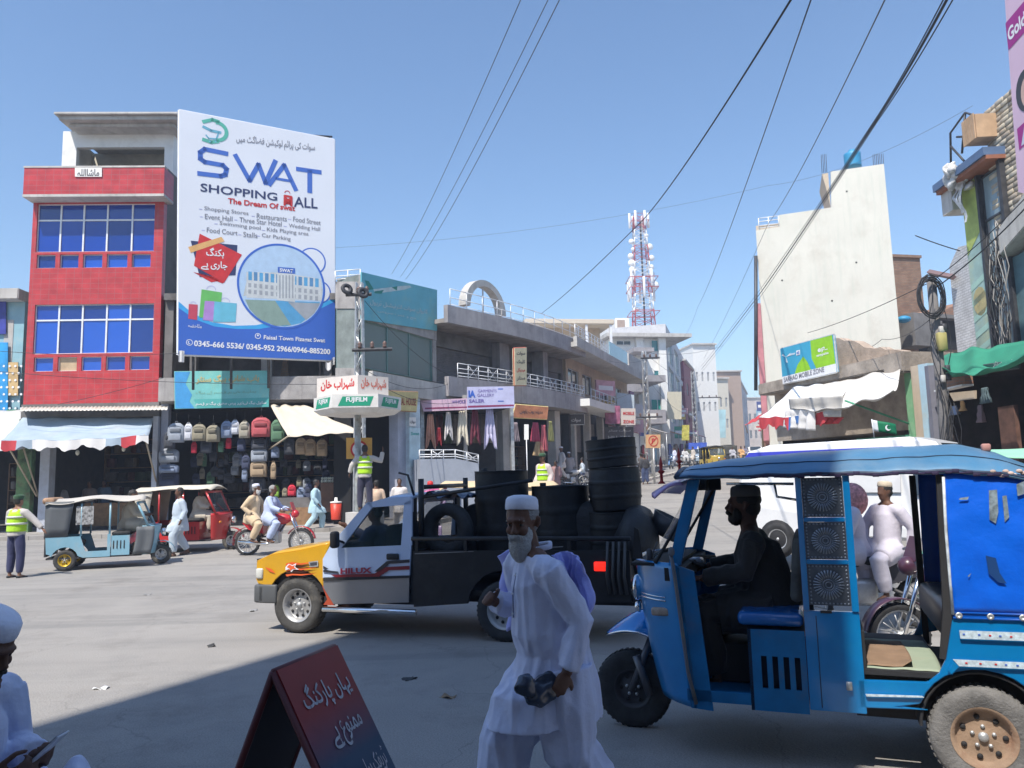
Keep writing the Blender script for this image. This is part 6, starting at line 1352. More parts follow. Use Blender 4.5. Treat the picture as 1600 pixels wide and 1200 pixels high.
def gp(u,v,y=None): p=G(u,v) if y is None else V((P(u,v,y).x,y,gz(y)));return (p.x,p.y,p.z)
def hgt(u,vt,y): return P(u,vt,y).z - gz(y)
WALL=dict
# --- the man walking in front
MY=4.1;mx=P(862,900,MY).x
man=person('bearded man in pale blue white shalwar kameez and white cap walking past camera',(mx,MY,0),rad(203),h=1.72,vox=.0075,det=True,skin_='brown',top='paleblue',topc=(.62,.65,.82),hair='grey',cap=('white',(.74,.75,.85),-.28),beard=(hair_w,.10),hem=.62,lean=.11,belly=1.1,baggy=1.25,fold=.017,
             yaw=rad(42),pitch=rad(12),curl=.75,stride=.45,skirt=True,
             J=dict(chest=(.05,0,1.24),elL=(-.04,.235,1.13),haL=(.05,.24,.90),hdL=(.5,.0,-.8),upL=(0,1,.2),elR=(.06,-.25,1.13),haR=(.26,-.17,1.2),hdR=(.6,.5,.35),upR=(.5,-.5,.5),knL=(-.02,.11,.5),anL=(-.3,.11,.12),knR=(.24,-.1,.5),anR=(.3,-.1,.08)))
# shawl over his shoulders
mb=MB();mb.grid(lambda a,b: (-.135 - .045*sin(pi*b**.8) - .013*sin(a*36 + 3*sin(b*4))*(.4 + b) - .02*noise.noise(V((a*5,b*5,3))),-.17 + .35*a + .03*sin(b*8 + a*3),1.455 - (.42 - .10*a)*b + .025*sin(a*36)*b*b - .12*abs(a - .45)**1.5),60,30,thick=(-.012,0,0));sh=mb.build('shawl',fab('lilac_shawl',(.42,.44,.85)),man)
mb=MB();mb.grid(lambda a,b: (-.02 + .16*sin(a*pi)*(1 - .4*b) - .02*sin(b*11),-.2 - .05*sin(a*pi) - .02*sin(a*14),1.44 - a*0 - .40*b + .02*sin(a*9)),18,14,thick=(0,-.012,0));mb.build('shawl_end',fab('lilac_shawl',(.42,.44,.85)),man)
mb=MB();mb.tube([(.14,0,1.435),(.2,.0,1.36),(.222,0,1.26),(.222,0,1.14)],[.004,.004,.004,.004],6);mb.build('placket',fab('placket',(.25,.28,.42)),man)
mb=MB()
for sg in (1,-1): mb.tube([(.05,.058*sg,1.478),(.088,.03*sg,1.472),(.1,.006*sg,1.45)],[.014,.014,.01],8)
mb.tube([(.05,.058,1.478),(-.02,.065,1.49),(-.05,0,1.5),(-.02,-.065,1.49),(.05,-.058,1.478)],.014,8);mb.build('collar',fab('collar',(.55,.57,.70)),man)
for i in range(3): mb=MB();mb.ell(((.205,.225,.226)[i],0,(1.35,1.26,1.16)[i]),.006,8,6);mb.build('button',white_m,man)
for c_ in man.children:
    if c_.name.split('.')[0] in ('shawl','shawl_end','collar'): c_.location.x=.055
bagp=(man.matrix_basis @ V((.12,.25,.82))); M3=Matrix.Rotation(rad(203),3,'Z');bp=V((mx,MY,0)) + M3 @ (V((.13,.20,.66)))
bg_=thing('plastic_bag','crumpled dark plastic packet held in the walking man\'s left hand','plastic bag',bp,rad(203))
mb=MB();mb.ell((.04,0,.17),(.10,.04,.07),24,16,Matrix.Rotation(.5,3,'Y'));mb.ell((.12,.01,.2),(.06,.03,.05),16,10)
o=mb.build('bag',mat('bag_film',(.03,.045,.08),.25,var=.4,vs=10,spec=.8),bg_)
for q in o.data.vertices: q.co +=V(noise.noise_vector(q.co*22))*.022
# --- seated man with phone at the lower left
sx,sy=P(-14,1000,3.0).x - .15,3.0;z0=P(-14,936,3.0).z
sit=person('seated man in white cap looking down at his phone at the lower left edge',(sx,sy,z0 - 1.43),rad(-8),h=1.74,vox=.0075,det=True,skin_='dark',top='paleblue',topc=(.62,.65,.82),hair='black',cap=('white',(.74,.75,.85),.0),beard=(hair_m,.005),lean=.12,yaw=rad(-4),pitch=rad(30),fold=.010,curl=.9,skirt='ride',legs=None,
             J=dict(pel=(0,0,.52),chest=(.03,0,.86),neck=(.08,0,1.10),shL=(.06,.19,1.04),shR=(.06,-.19,1.04),head=(.15,0,1.25),hipL=(.02,.1,.5),hipR=(.02,-.1,.5),knL=(.36,.14,.70),knR=(.36,-.14,.70),anL=(.4,.14,.2),anR=(.4,-.14,.2),
                    elL=(.1,.22,.82),haL=(.31,.08,.83),elR=(.12,-.24,.80),haR=(.30,-.1,.81),hdL=(.8,-.3,.2),hdR=(.85,.25,.2),upL=(0,.8,-.5),upR=(0,-.8,-.5)),sleeve=True,feet=None)
ph=thing('mobile_phone','pale mobile phone held by the seated man at lower left','phone',V((sx,sy,z0 - 1.43)) + V((.42,-.06,.90)),0)
mb=MB();mb.rbox((0,0,0),(.15,.075,.009),.004,2,Matrix.Rotation(rad(-42),3,'Y'));mb.build('case',mat('phone_white',(.6,.62,.68),.3),ph)
mb=MB();mb.box((-.004,0,.005),(.138,.068,.001),R=Matrix.Rotation(rad(-42),3,'Y'));mb.build('screen',mat('phone_screen',(.1,.12,.16),.1),ph)
st=thing('bench_block','low dark block the seated man sits on','seat',(sx - .05,sy,0));mb=MB();mb.rbox((0,0,(z0 - 1.43 + .36)/2),(.5,.6,z0 - 1.43 + .36),.02,1);mb.build('seat',conc_dark,st)
cl=thing('folded_cloth','white cloth lying over the seated man\'s knee','cloth',V((sx,sy,z0 - 1.43)) + V((.52,-.12,.80)))
mb=MB();mb.grid(lambda a,b: ((a - .5)*.26,(b - .5)*.3,.02 + .03*sin(a*7 + b*5) - 1.2*(a - .3)**2*.5 + .012*noise.noise(V((a*6,b*6,1)))),24,20,thick=(0,0,-.006));mb.build('cloth',fab('paleblue',(.5,.53,.68)),cl)
# --- traffic policemen
p=G(22,903);person('traffic policeman in lime vest at left edge pointing down the road',p,rad(75),h=1.70,vox=.018,top='police_white',topc=(.5,.47,.44),bot='police_navy',botc=(.03,.035,.1),vest=('lime',(.42,.72,.02)),hat='police',skin_='tan',legs='stand',skirt=False,baggy=.8,feet=black,
    J=dict(elR=(.1,-.36,1.2),haR=(.16,-.52,1.02),elL=(.05,.28,1.15),haL=(.2,.26,1.0)),group='traffic policemen')
py=20.4;b_=G(563,846);person('traffic policeman in lime vest seen from behind under the film canopy',(P(570,760,py).x,py,P(570,800,py).z + .02),rad(95),h=1.72,vox=.022,top='police_white',topc=(.58,.55,.62),bot='police_black',botc=(.03,.03,.06),vest=('lime',(.42,.72,.02)),skin_='brown',legs='stand',skirt=False,baggy=.8,feet=black,group='traffic policemen',
    J=dict(elR=(.05,-.42,1.3),haR=(.1,-.46,1.56),elL=(.0,.34,1.2),haL=(.05,.4,1.0)))
py=22;tb_=thing('traffic_platform','square concrete platform under policeman behind the drums','platform',(P(849,740,py).x,py,gz(py)));mb=MB();mb.rbox((0,0,.35),(1,1,.7),.02,1);mb.build('block',conc_light,tb_)
person('traffic policeman in lime vest and green cap standing behind the drums',(P(849,740,py).x,py,gz(py) + .7),rad(225),h=1.7 if True else 0,vox=.025,top='police_pink',topc=(.6,.5,.48),bot='police_navy',botc=(.03,.035,.1),vest=('lime',(.42,.72,.02)),hat='police',skin_='brown',group='traffic policemen',skirt=False)
pl_=thing('traffic_platform','low concrete platform under the canopied traffic stand','platform',(P(570,760,20.4).x,20.4,0));mb=MB();mb.lathe([(0,0),(.5,0),(.5,P(570,800,20.4).z),(0,P(570,800,20.4).z)],n=24,sm=False);mb.build('block',conc_light,pl_)
# --- pedestrians
def ped(u,v,y,label,rzd,**k):
    k.setdefault('vox',.028 if y< 32 else .05);k.setdefault('h',1.7);g=k.pop('z',None);return person(label,(P(u,v,y).x,y,gz(y) if g is None else g),rad(rzd),**k)
lb=(.50,.58,.66)
ped(281,800,20.5,'man in light blue shalwar kameez walking in front of red rickshaw',215,top='lightblue',topc=lb,vox=.02,h=1.75,stride=.25)
ped(493,790,26,'man in pale blue clothes walking toward the red water cooler',10,top='skyblue',topc=(.42,.6,.68),vox=.022,stride=.35,h=1.72)
ped(588,770,24.5,'person in peach clothes standing beside the white kiosk pole',120,top='peach',topc=(.62,.45,.32),legs='stand')
ped(624,760,25.5,'man in white clothes walking before the pale blue banner',280,top='whitecloth',topc=(.64,.6,.58))
ped(811,740,24,'person in white with dark hair behind the drums',170,top='whitecloth',topc=(.64,.6,.58))
ped(877,700,40,'tall man in white standing at the plaza corner shop',200,top='whitecloth',topc=(.64,.6,.58),cap=('white',(.74,.75,.85)),hair=None,z=gz(42) + .5)
ped(889,715,41,'man in grey beige clothes and cap facing the road',250,top='greybeige',topc=(.42,.37,.36),cap=('white',(.74,.75,.85)),legs='stand',z=gz(41) + .3)
ped(909,710,41,'man in light blue shirt and navy trousers seen sideways',170,top='lightblue',topc=lb,bot='navyt',botc=(.04,.06,.14),legs='stand',skirt=False)
ped(868,720,38,'person in dull rose clothes seated low by goods',250,top='rose',topc=(.35,.2,.2),legs='stand')
ped(1007,720,44,'man in black jacket standing by the orange sign',100,top='blackcloth',topc=(.03,.03,.035),bot='navyt',botc=(.04,.06,.14),legs='stand',skirt=False)
ped(1002,720,46,'man in dark waistcoat close to the orange sign post',120,top='waistcoat',topc=(.08,.07,.07),legs='stand')
ped(1036,715,70,'man in white clothes and cap crossing the far road',200,top='whitecloth',topc=(.64,.6,.58),cap=('white',(.74,.75,.85)),hair=None)
ped(1054,715,66,'man in pale blue white clothes walking left in the far road',190,top='paleblue',topc=(.5,.53,.68),stride=.4)
for i,(u,y,c,lb_) in enumerate([(1100,80,(.3,.1,.12),'maroon'),(1108,84,(.1,.12,.3),'navy'),(1118,92,(.5,.5,.5),'light grey'),(1127,98,(.35,.2,.25),'plum'),(1092,74,(.2,.2,.22),'charcoal'),(1083,70,(.55,.5,.45),'cream'),(1137,104,(.5,.3,.25),'salmon'),(1197,50,(.6,.35,.3),'coral')]):
    ped(u,710,y,'far pedestrian in %s clothes among the street traffic' % lb_,40*i,top='far%d' % i,topc=c,group='pedestrians far along the street')
for i,(u,y,v) in enumerate([(1470,22.6,690),(1492,23.6,690),(1544,22.8,690)]):
    ped(u,v,y,['dark figure standing at the left side of the green awning shop','dark figure seated in the middle of the green awning shop','dark figure by the door panel of green awning shop'][i],200 + i*40,top='darkcloth',topc=(.03,.03,.035),legs='stand',h=1.7)
for i,(u,v,y) in enumerate([(94,770,29.5),(140,768,30),(163,765,30.4)]):
    ped(u,v,y,['shopkeeper in white cap behind the counter under the blue awning','shopkeeper in dull clothes in the middle of shop','shopkeeper in blue shirt at the right of shop'][i],270,top='shop%d' % i,topc=[(.3,.3,.3),(.2,.16,.15),(.12,.2,.3)][i],legs='stand',cap=('white',(.74,.75,.85)) if i==0 else None)
# ------------------------------------------------------------------ vehicles
def paint(n,c,**k):
    k.setdefault('rough',.35);k.setdefault('coat',.5);k.setdefault('var',.06);return mat('paint_' + n,c,**k)
tyre_m=mat('tyre_dusty',(.06,.058,.055),.85,var=.3,vs=9,bump=.4,bs=60,dirt=(.3,.27,.22),ds=3,da=.6)
tyre_d=mat('tyre_dark',(.035,.035,.036),.8,var=.3,vs=9,bump=.4,bs=60)
veh_glass=mat('vehicle_glass',(.25,.3,.32),.03,alpha=.28,spec=.9,var=.05)
def wheel(root,c,r,w_,rim_m,ty=tyre_d,rimr=.55,holes=6,n=36,spokes=0,dish=0.0):
    M_=Matrix.Translation(c) @ Matrix.Rotation(rad(-90),4,'X');mb=MB();ri=r*rimr
    mb.lathe([(ri,-w_*.38),(ri + (r - ri)*.5,-w_*.5),(r*.95,-w_*.45),(r,-w_*.28),(r,w_*.28),(r*.95,w_*.45),(ri + (r - ri)*.5,w_*.5),(ri,w_*.38)],M_,n)
    for i in range(n): t=2*pi*i/n;mb.box(V(c) + V((r*cos(t),0,r*sin(t))),(.011,w_*.6,.02),R=Matrix.Rotation(-t,3,'Y'))
    wh=mb.build('wheel',ty,root);mb=MB()
    if spokes:
        mb.lathe([(ri,-w_*.3),(ri*.93,-w_*.3),(ri*.93,w_*.3),(ri,w_*.3)],M_,n);mb.lathe([(0,-.07),(.05,-.07),(.05,.07),(0,.07)],M_,12)
        for i in range(spokes): t=2*pi*i/spokes;d=V((cos(t + .3),0,sin(t + .3)))*.045;mb.tube([V(c) + d + V((0,.03*(-1)**i,0)),V(c) + V((cos(t),0,sin(t)))*ri*.95],.006 if spokes> 12 else .02,4)
    else:
        mb.lathe([(ri*1.02,-w_*.42),(ri*.92,-w_*.4),(ri*.84,-w_*.1),(ri*.8,-w_*.05),(ri*.45,-w_*.22 - dish),(ri*.2,-w_*.28 - dish),(0,-w_*.3 - dish)],M_,n)
        mb.lathe([(ri*1.02,w_*.42),(ri*.6,w_*.2),(0,w_*.2)],M_,n)
    rm=mb.build('rim',rim_m,wh)
    if not spokes:
        for i in range(holes):
            t=2*pi*i/holes;mb=MB();mb.lathe([(0,0),(ri*.1,.002),(ri*.09,.006),(0,.008)],Matrix.Translation(V(c) + V((cos(t)*ri*.66,-w_*.13 - dish*.45 - .004,sin(t)*ri*.66))) @ Matrix.Rotation(rad(90),4,'X'),8);mb.build('hole',black,wh)
        for i in range(5): t=2*pi*i/5 + .3;mb=MB();mb.tube([V(c) + V((cos(t)*ri*.34,-w_*.2 - dish,sin(t)*ri*.34)),V(c) + V((cos(t)*ri*.34,-w_*.34 - dish,sin(t)*ri*.34))],.012,6);mb.build('nut',metal_g,wh)
        mb=MB();mb.lathe([(ri*.17,-w_*.25 - dish),(ri*.15,-w_*.4 - dish),(0,-w_*.42 - dish)],M_,16);mb.build('hub',metal_g,wh)
    return wh
def slabpoly(xz,y,th): mb=MB();mb.prism([(x,y,z) for x,z in xz],(0,th,0));return mb
def arc(cx,cz,r,a0,a1,n=10): return [(cx + r*cos(rad(a0 + (a1 - a0)*i/n)),cz + r*sin(rad(a0 + (a1 - a0)*i/n))) for i in range(n + 1)]
# ---- small rickshaw: local +x forward, origin on the ground under the middle
def rickshaw(label,loc,rz,body,canopy,front=None,rim=None,back=None,roofsag=.06,visor=None,shield=None,group=None,lean=0):
    r=thing('auto_rickshaw',label,'rickshaw',loc,rz,group);front=front or body;rim=rim or metal_g
    for y in (-.55,.55): wheel(r,(-.95,y,.25),.25,.12,rim,tyre_m,.58,6,24)
    wheel(r,(1.15,0,.25),.25,.11,metal_g,tyre_m,.55,6,24)
    side=[(-1.35,.42)] + [(-1.28,.4)] + arc(-.95,.27,.3,165,15,8) + [(-.55,.3),(.05,.3),(.05,.85),(-.02,.85),(-.02,.45),(-.5,.45),(-.62,.82),(-1.38,.82)]
    for y in (-.62,.6): slabpoly(side,y,.02).build('side_panel',body,r)
    mb=MB();mb.b2(-1.4,-1.36,-.6,.6,.35,.85);mb.b2(-1.36,.75,-.59,.59,.28,.32);mb.build('floor',metal_d,r)
    mb=MB();mb.b2(.06,.48,-.6,.6,.32,.8);mb.build('engine_box',body,r)
    for k in range(4): mb=MB();mb.rbox((.12 + k*.08,-.605,.58),(.025,.01,.2),.004,1);mb.build('vent',black,r)
    mb=MB();mb.rbox((.27,0,.85),(.42,1.1,.1),.04,2);mb.build('driver_seat',black,r)
    mb=MB();mb.rbox((-.95,0,.62),(.5,1.1,.14),.05,2);mb.rbox((-1.27,0,.95),(.12,1.1,.6),.05,2);mb.build('passenger_seat',black,r)
    # nose
    mb=MB();mb.grid(lambda a,b: (.78 + .36*sin(a*pi)**.7*(.65 + .35*(1 - b)) - .0,(a - .5)*1.16*(1 - .1*b),.3 + .72*(1 - b)),20,10,thick=(-.02,0,0));mb.build('nose_cowl',front,r)
    mb=MB();mb.grid(lambda a,b: (1.15 + .34*cos(pi*(1 - a)*.9 + .15),.09*(b - .5)*2,.27 + .32*sin(pi*(1 - a)*.9 + .15)),12,3,thick=(0,0,.012));mb.build('mudguard',front,r)
    mb=MB();mb.tube([(1.0,0,.95),(1.15,0,.25)],.035,8);mb.tube([(.85,-.3,1.05),(.8,-.1,1.02),(.8,.1,1.02),(.85,.3,1.05)],.018,6);mb.build('steering_fork',metal_d,r)
    mb=MB();mb.lathe([(0,.08),(.09,.08),(.1,0),(0,-.06)],Matrix.Translation((1.16,0,.82)) @ Matrix.Rotation(rad(90),4,'Y'),16);mb.build('headlight',chrome,r)
    for y in (-.5,.5): mb=MB();mb.rbox((1.0,y,.78),(.05,.12,.06),.015,1);mb.build('indicator',mat('amber_lens',(.7,.2,.02),.3),r)
    for y in (-.58,.58):
        mb=MB();mb.tube([(.9,y,1.0),(.62,y,1.62)],.03,6);mb.build('front_pillar',front,r)
        for x in (.02,-.62): mb=MB();mb.tube([(x,y,.82),(x,y,1.62)],.025,6);mb.build('post',body,r)
    mb=MB();mb.add([(.9,-.55,1.03),(.9,.55,1.03),(.65,.55,1.58),(.65,-.55,1.58)],[(0,1,2,3)]);mb.build('windshield',veh_glass,r)
    mb=MB();mb.tube([(.9,-.57,1.02),(.9,.57,1.02)],.03,6);mb.tube([(.64,-.57,1.6),(.64,.57,1.6)],.035,6);mb.tube([(.91,.1,1.04),(.8,-.25,1.3)],.008,4);mb.build('windshield_frame',front,r)
    mb=MB();mb.grid(lambda a,b: (-1.42 + 2.2*a + .02*sin(b*9),(b - .5)*1.32,1.66 + .1*sin(pi*b) - roofsag*sin(pi*a*3)*.5*(.4 + abs(b - .5)) - (.06 if a in (0,1) else 0) + .05*a),24,10,thick=(0,0,-.015));mb.build('canopy',canopy,r)
    mb=MB();mb.grid(lambda a,b: (-1.41,(a - .5)*1.24,.8 + .88*b),6,4,thick=(.015,0,0));mb.build('rear_canvas',back or canopy,r)
    for y in (-.625,.615): mb=MB();mb.grid(lambda a,b: (-1.4 + .62*a*(1 - .2*(1 - b)),y,.82 + .86*b),4,4,thick=(0,.01,0));mb.build('side_canvas',back or canopy,r)
    if visor: mb=MB();mb.grid(lambda a,b: (.66 + .45*b,(a - .5)*1.2,1.66 + .02*sin(a*pi) - .06*b*b),12,5,thick=(0,0,.012));mb.build('visor',visor,r)
    return r
def place2(u0,v0,u1,v1): a=G(u0,v0);b=G(u1,v1);return a,b
lb_p=paint('light_blue',(.24,.46,.58),dirt=(.4,.4,.38),ds=3);cgrey=mat('canvas_beigegrey',(.5,.47,.42),.9,var=.1);rexine=mat('rexine_grey',(.11,.12,.13),.6,var=.15,bump=.3,bs=80)
gold=mat('wheel_gold',(.7,.45,.03),.35,.3)
a=G(91,893);b=G(238,882);d=V((b.x - a.x,b.y - a.y)).normalized();an=math.atan2(d.y,d.x) - .26;d=V((cos(an),sin(an)));n=V((-d.y,d.x));c=V((a.x,a.y)) + d*.98 + n*.58
rk1=rickshaw('light blue auto rickshaw with gold wheel and grey door sheet crossing the junction',(c.x,c.y,0),an,lb_p,cgrey,lb_p,gold,rexine,.12)
rk1.scale=(.92,)*3
mb=MB();mb.grid(lambda p,q: (.55 + .42*p + .08*sin(q*2),-.625 - .015*sin(p*9),.32 + .68*q),8,6,thick=(0,.01,0));mb.build('door_sheet',rexine,rk1)
mb=MB();mb.b2(-.74,-.35,-.6,-.59,1.1,1.55);mb.build('floral_sheet',mat('floral_print',(.3,.3,.3),.7,var=.9,vs=16),rk1)
mb=MB();mb.rbox((.62,-.35,.47),(.3,.35,.3),.12,3);sk_b=mb.build('sack',mat('sack_brown',(.12,.1,.08),.9,var=.3,vs=8),rk1)
mb=MB();mb.rbox((-1.38,0,1.7),(.28,1.0,.16),.06,2);mb.build('rope_bundle',mat('rope_tan',(.4,.25,.16),.95,var=.4,vs=14,bump=1),rk1)
q=V((c.x,c.y)) + d*.3
def rider(label,at,z,ang,top,topc,**k):
    J=dict(pel=(0,0,.32),chest=(.04,0,.64),neck=(.08,0,.86),shL=(.07,.18,.8),shR=(.07,-.18,.8),head=(.12,0,1.03),hipL=(0,.1,.3),hipR=(0,-.1,.3),knL=(.42,.16,.32),knR=(.42,-.16,.32),anL=(.4,.16,-.08),anR=(.4,-.16,-.08),elL=(.2,.26,.58),haL=(.42,.24,.56),elR=(.2,-.26,.58),haR=(.42,-.24,.56))
    J.update(k.pop('J',{}));return person(label,(at[0],at[1],z),ang,J=J,top=top,topc=topc,legs=None,arms=None,skirt='ride',vox=k.pop('vox',.022),**k)
rider('driver in beige clothes inside the light blue rickshaw',q,.62,an,'beigecloth',(.5,.45,.36))
rd_p=paint('signal_red',(.5,.03,.03));cw_=mat('canvas_offwhite',(.6,.55,.45),.9)
a=G(262,850);b=G(352,846);an2=math.atan2(b.y - a.y,b.x - a.x) - .1;cx,cy=P(296,850,21.6).x,21.6
rk2=rickshaw('red auto rickshaw with pale canopy behind the walking man',(cx,cy,gz(cy)),an2*.4,rd_p,cw_,rd_p,metal_g,cw_,.05)
rider('driver in cream clothes seated in the red rickshaw',(cx + .2,cy),gz(cy) + .62,an2*.4,'creamcloth',(.6,.54,.44),cap=('white',(.74,.75,.85)))
cv=mat('canvas_sand',(.62,.48,.3),.9,var=.08);vis=mat('visor_pink',(.65,.12,.3),.25,coat=.5)
cx,cy=P(752,760,14.5).x,14.5
rk3=rickshaw('auto rickshaw with sand coloured canopy and pink visor behind the pickup',(cx,cy,0),pi + .12,paint('lilac',(.4,.3,.5)),cv,paint('lilac',(.4,.3,.5)),metal_g,cv,.03,vis)
mb=MB();mb.lathe([(0,.1),(.05,.08),(.06,0),(0,0)],Matrix.Translation((.95,0,1.72)),12);mb.build('roof_light',ink_r,rk3)
yl=paint('taxi_yellow',(.55,.4,.06));
rickshaw('yellow and black auto rickshaw facing the camera in the far street',(P(1115,720,58).x,58,gz(58)),-pi/2 + .1,yl,mat('canopy_black',(.06,.06,.05),.8),yl)
grn_p=paint('bottle_green',(.06,.3,.15))
rickshaw('green auto rickshaw partly hidden behind the yellow one',(P(1135,712,72).x,72,gz(72)),pi/2,grn_p,mat('canopy_black',(.06,.06,.05)),grn_p)
# green roofed vehicle at the right edge
rk=rickshaw('auto rickshaw with mint green canopy at the far right edge',(P(1565,700,9.6).x + .3,9.6,.25),pi*.98,grn_p,mat('canopy_mint',(.3,.62,.42),.7,var=.08),grn_p)
# ---- motorbike
def motorbike(label,loc,rz,col,group=None,r_=.3,det=True):
    m=thing('motorbike',label,'motorbike',loc,rz,group);p=paint('bike_' + label.split()[0],col)
    for x in (-.62,.66): wheel(m,(x,0,r_),r_,.08,metal_g,tyre_d,.8,n=24,spokes=18 if det else 6)
    mb=MB();mb.tube([(.66,.07,r_),(.42,.07,.95)],.022,6);mb.tube([(.66,-.07,r_),(.42,-.07,.95)],.022,6);mb.build('fork',chrome,m)
    mb=MB();mb.tube([(.33,-.36,1.05),(.38,-.2,1.08),(.44,0,1.0),(.38,.2,1.08),(.33,.36,1.05)],.014,6);mb.build('handlebar',chrome,m)
    mb=MB();mb.tube([(.38,0,.85),(.1,0,.45),(-.25,0,.42),(-.4,0,.7),(.38,0,.82)],.025,6);mb.tube([(-.3,.09,.45),(-.62,.09,r_)],.022,5);mb.tube([(-.3,-.09,.45),(-.62,-.09,r_)],.022,5);mb.build('frame',metal_d,m)
    mb=MB();mb.ell((.17,0,.82),(.27,.13,.13),16,10);mb.build('tank',p,m)
    mb=MB();mb.rbox((-.33,0,.78),(.68,.26,.1),.04,2);mb.build('seat',black,m)
    mb=MB();mb.rbox((.02,0,.42),(.3,.24,.3),.05,2);mb.build('engine',metal_g,m)
    mb=MB();mb.tube([(.1,-.14,.35),(-.1,-.17,.27),(-.75,-.18,.33)],[.02,.03,.045],8);mb.build('exhaust',chrome,m)
    for x,a0,a1 in ((-.62,40,190),(.66,10,150)): mb=MB();mb.grid(lambda a,b: (x + (r_ + .04)*cos(rad(a0 + (a1 - a0)*a)),(b - .5)*.13,r_ + (r_ + .04)*sin(rad(a0 + (a1 - a0)*a))),12,2,thick=(0,0,.008));mb.build('mudguard',p,m)
    mb=MB();mb.prism([(-.2,-.13,.5),(-.55,-.13,.6),(-.7,-.13,.75),(-.2,-.13,.74)],(0,.26,0));mb.build('side_cover',p,m)
    mb=MB();mb.ell((.52,0,.93),(.09,.09,.09),12,8);mb.prism([(.5,-.1,.98),(.5,.1,.98),(.42,.08,1.2),(.42,-.08,1.2)],(.01,0,.0));mb.build('headlight',p,m)
    return m
a=G(398,868);my_=a.y;mx_=P(424,860,my_).x
mk=motorbike('red motorbike carrying two men across the junction',(mx_ + .05,my_,0),rad(-6),(.5,.02,.03));mk.scale=(1.12,1.12,1.12)
rider('man in pale blue clothes riding the red motorbike',(mx_ - .08,my_),.64,rad(-6),'skyriding',(.46,.54,.74),vox=.018,hair='grey',h=1.72,J=dict(knL=(.3,.2,.18),knR=(.3,-.2,.18),anL=(.08,.2,-.22),anR=(.08,-.2,-.22),haL=(.44,.28,.5),haR=(.44,-.28,.5)))
rider('old bearded man in beige with white cap riding pillion on the red motorbike',(mx_ - .52,my_),.68,rad(-6),'beigeriding',(.62,.47,.3),vox=.018,cap=('white',(.74,.75,.85)),beard=(hair_w,.05),hair='grey',J=dict(knL=(.3,.24,.12),knR=(.3,-.24,.12),anL=(.12,.24,-.25),anR=(.12,-.24,-.25),elR=(-.12,-.26,.56),haR=(.1,-.24,.38),haL=(.2,.22,.4)))
# boy pillion seen through the rickshaw and the bike's rider
by=9.2;bx=P(1396,900,by).x
mk=motorbike('dark motorbike with two riders seen through blue rickshaw doorway',(bx - .35,by,0),rad(172),(.04,.04,.05))
rider('boy in white clothes and woven cap sitting sideways on the motorbike',(P(1388,850,by).x,by),.6,rad(200),'whiteriding',(.58,.54,.60),h=1.56,vox=.02,cap=('woven',(.6,.5,.36)),J=dict(chest=(-.02,0,.66),neck=(-.02,0,.9),head=(0,0,1.07),shL=(-.02,.18,.84),shR=(-.02,-.18,.84),elL=(-.14,.28,.6),haL=(-.12,.24,.36),elR=(.12,-.26,.62),haR=(.2,-.2,.42),knL=(.35,.16,.22),knR=(.3,-.16,.22),anL=(.25,.16,-.2),anR=(.22,-.16,-.2)))
r2=rider('motorbike rider with red checked scarf partly hidden by the rickshaw pillar',(P(1338,850,by).x,by + .05),.55,rad(185),'whiteriding',(.58,.54,.60),h=1.7,vox=.022,scarf=None,cap=('redcheck',(.55,.2,.18),.1))
mb=MB();mb.ell((-.02,0,.93),(.16,.2,.2),16,10);mb.build('scarf',mat('red_check',(.55,.25,.24),.9,var=.5,vs=30),r2)
mb_=motorbike('maroon motorbike parked with beaded seat cover behind blue rickshaw',(P(1505,930,7.4).x,7.4,0),rad(185),(.07,.025,.045))
# far two wheelers
for i,(u,y,rz_) in enumerate([(1048,62,1.2),(1070,66,.5),(1144,70,1.4),(1158,72,1.7),(1164,80,1.6),(893,40.5,.3),(918,42,.9),(985,45,.7)]):
    motorbike(['blue motorbike between the two white clad walkers','silver motorbike near the far pavement','black motorbike ahead of yellow rickshaw','grey motorbike by the far white car','navy motorbike deep in the far traffic','white motorbike parked at plaza corner shop','silver grey motorbike parked under terrace slab','dark motorbike by the black sign'][i],(P(u,715,y).x,y,gz(y) + (.16 if u< 990 else 0)),rz_,[(.1,.2,.4),(.4,.4,.4),(.03,.03,.03),(.2,.2,.2),(.05,.05,.15),(.6,.6,.6),(.3,.3,.32),(.05,.05,.06)][i],'motorbikes along the far street',det=False)
for i,(u,y,c_) in enumerate([(1158,72,(.6,.35,.15)),(1144,70,(.4,.4,.45)),(1164,80,(.2,.2,.3)),(1070,66,(.5,.5,.5))]):
    rider('rider in %s on a far motorbike' % ['orange clothes','grey blue clothes','navy clothes','pale grey clothes'][i],(P(u,715,y).x,y),gz(y) + .5,-1.5,'frider%d' % i,c_,vox=.05,group='riders in the far traffic')
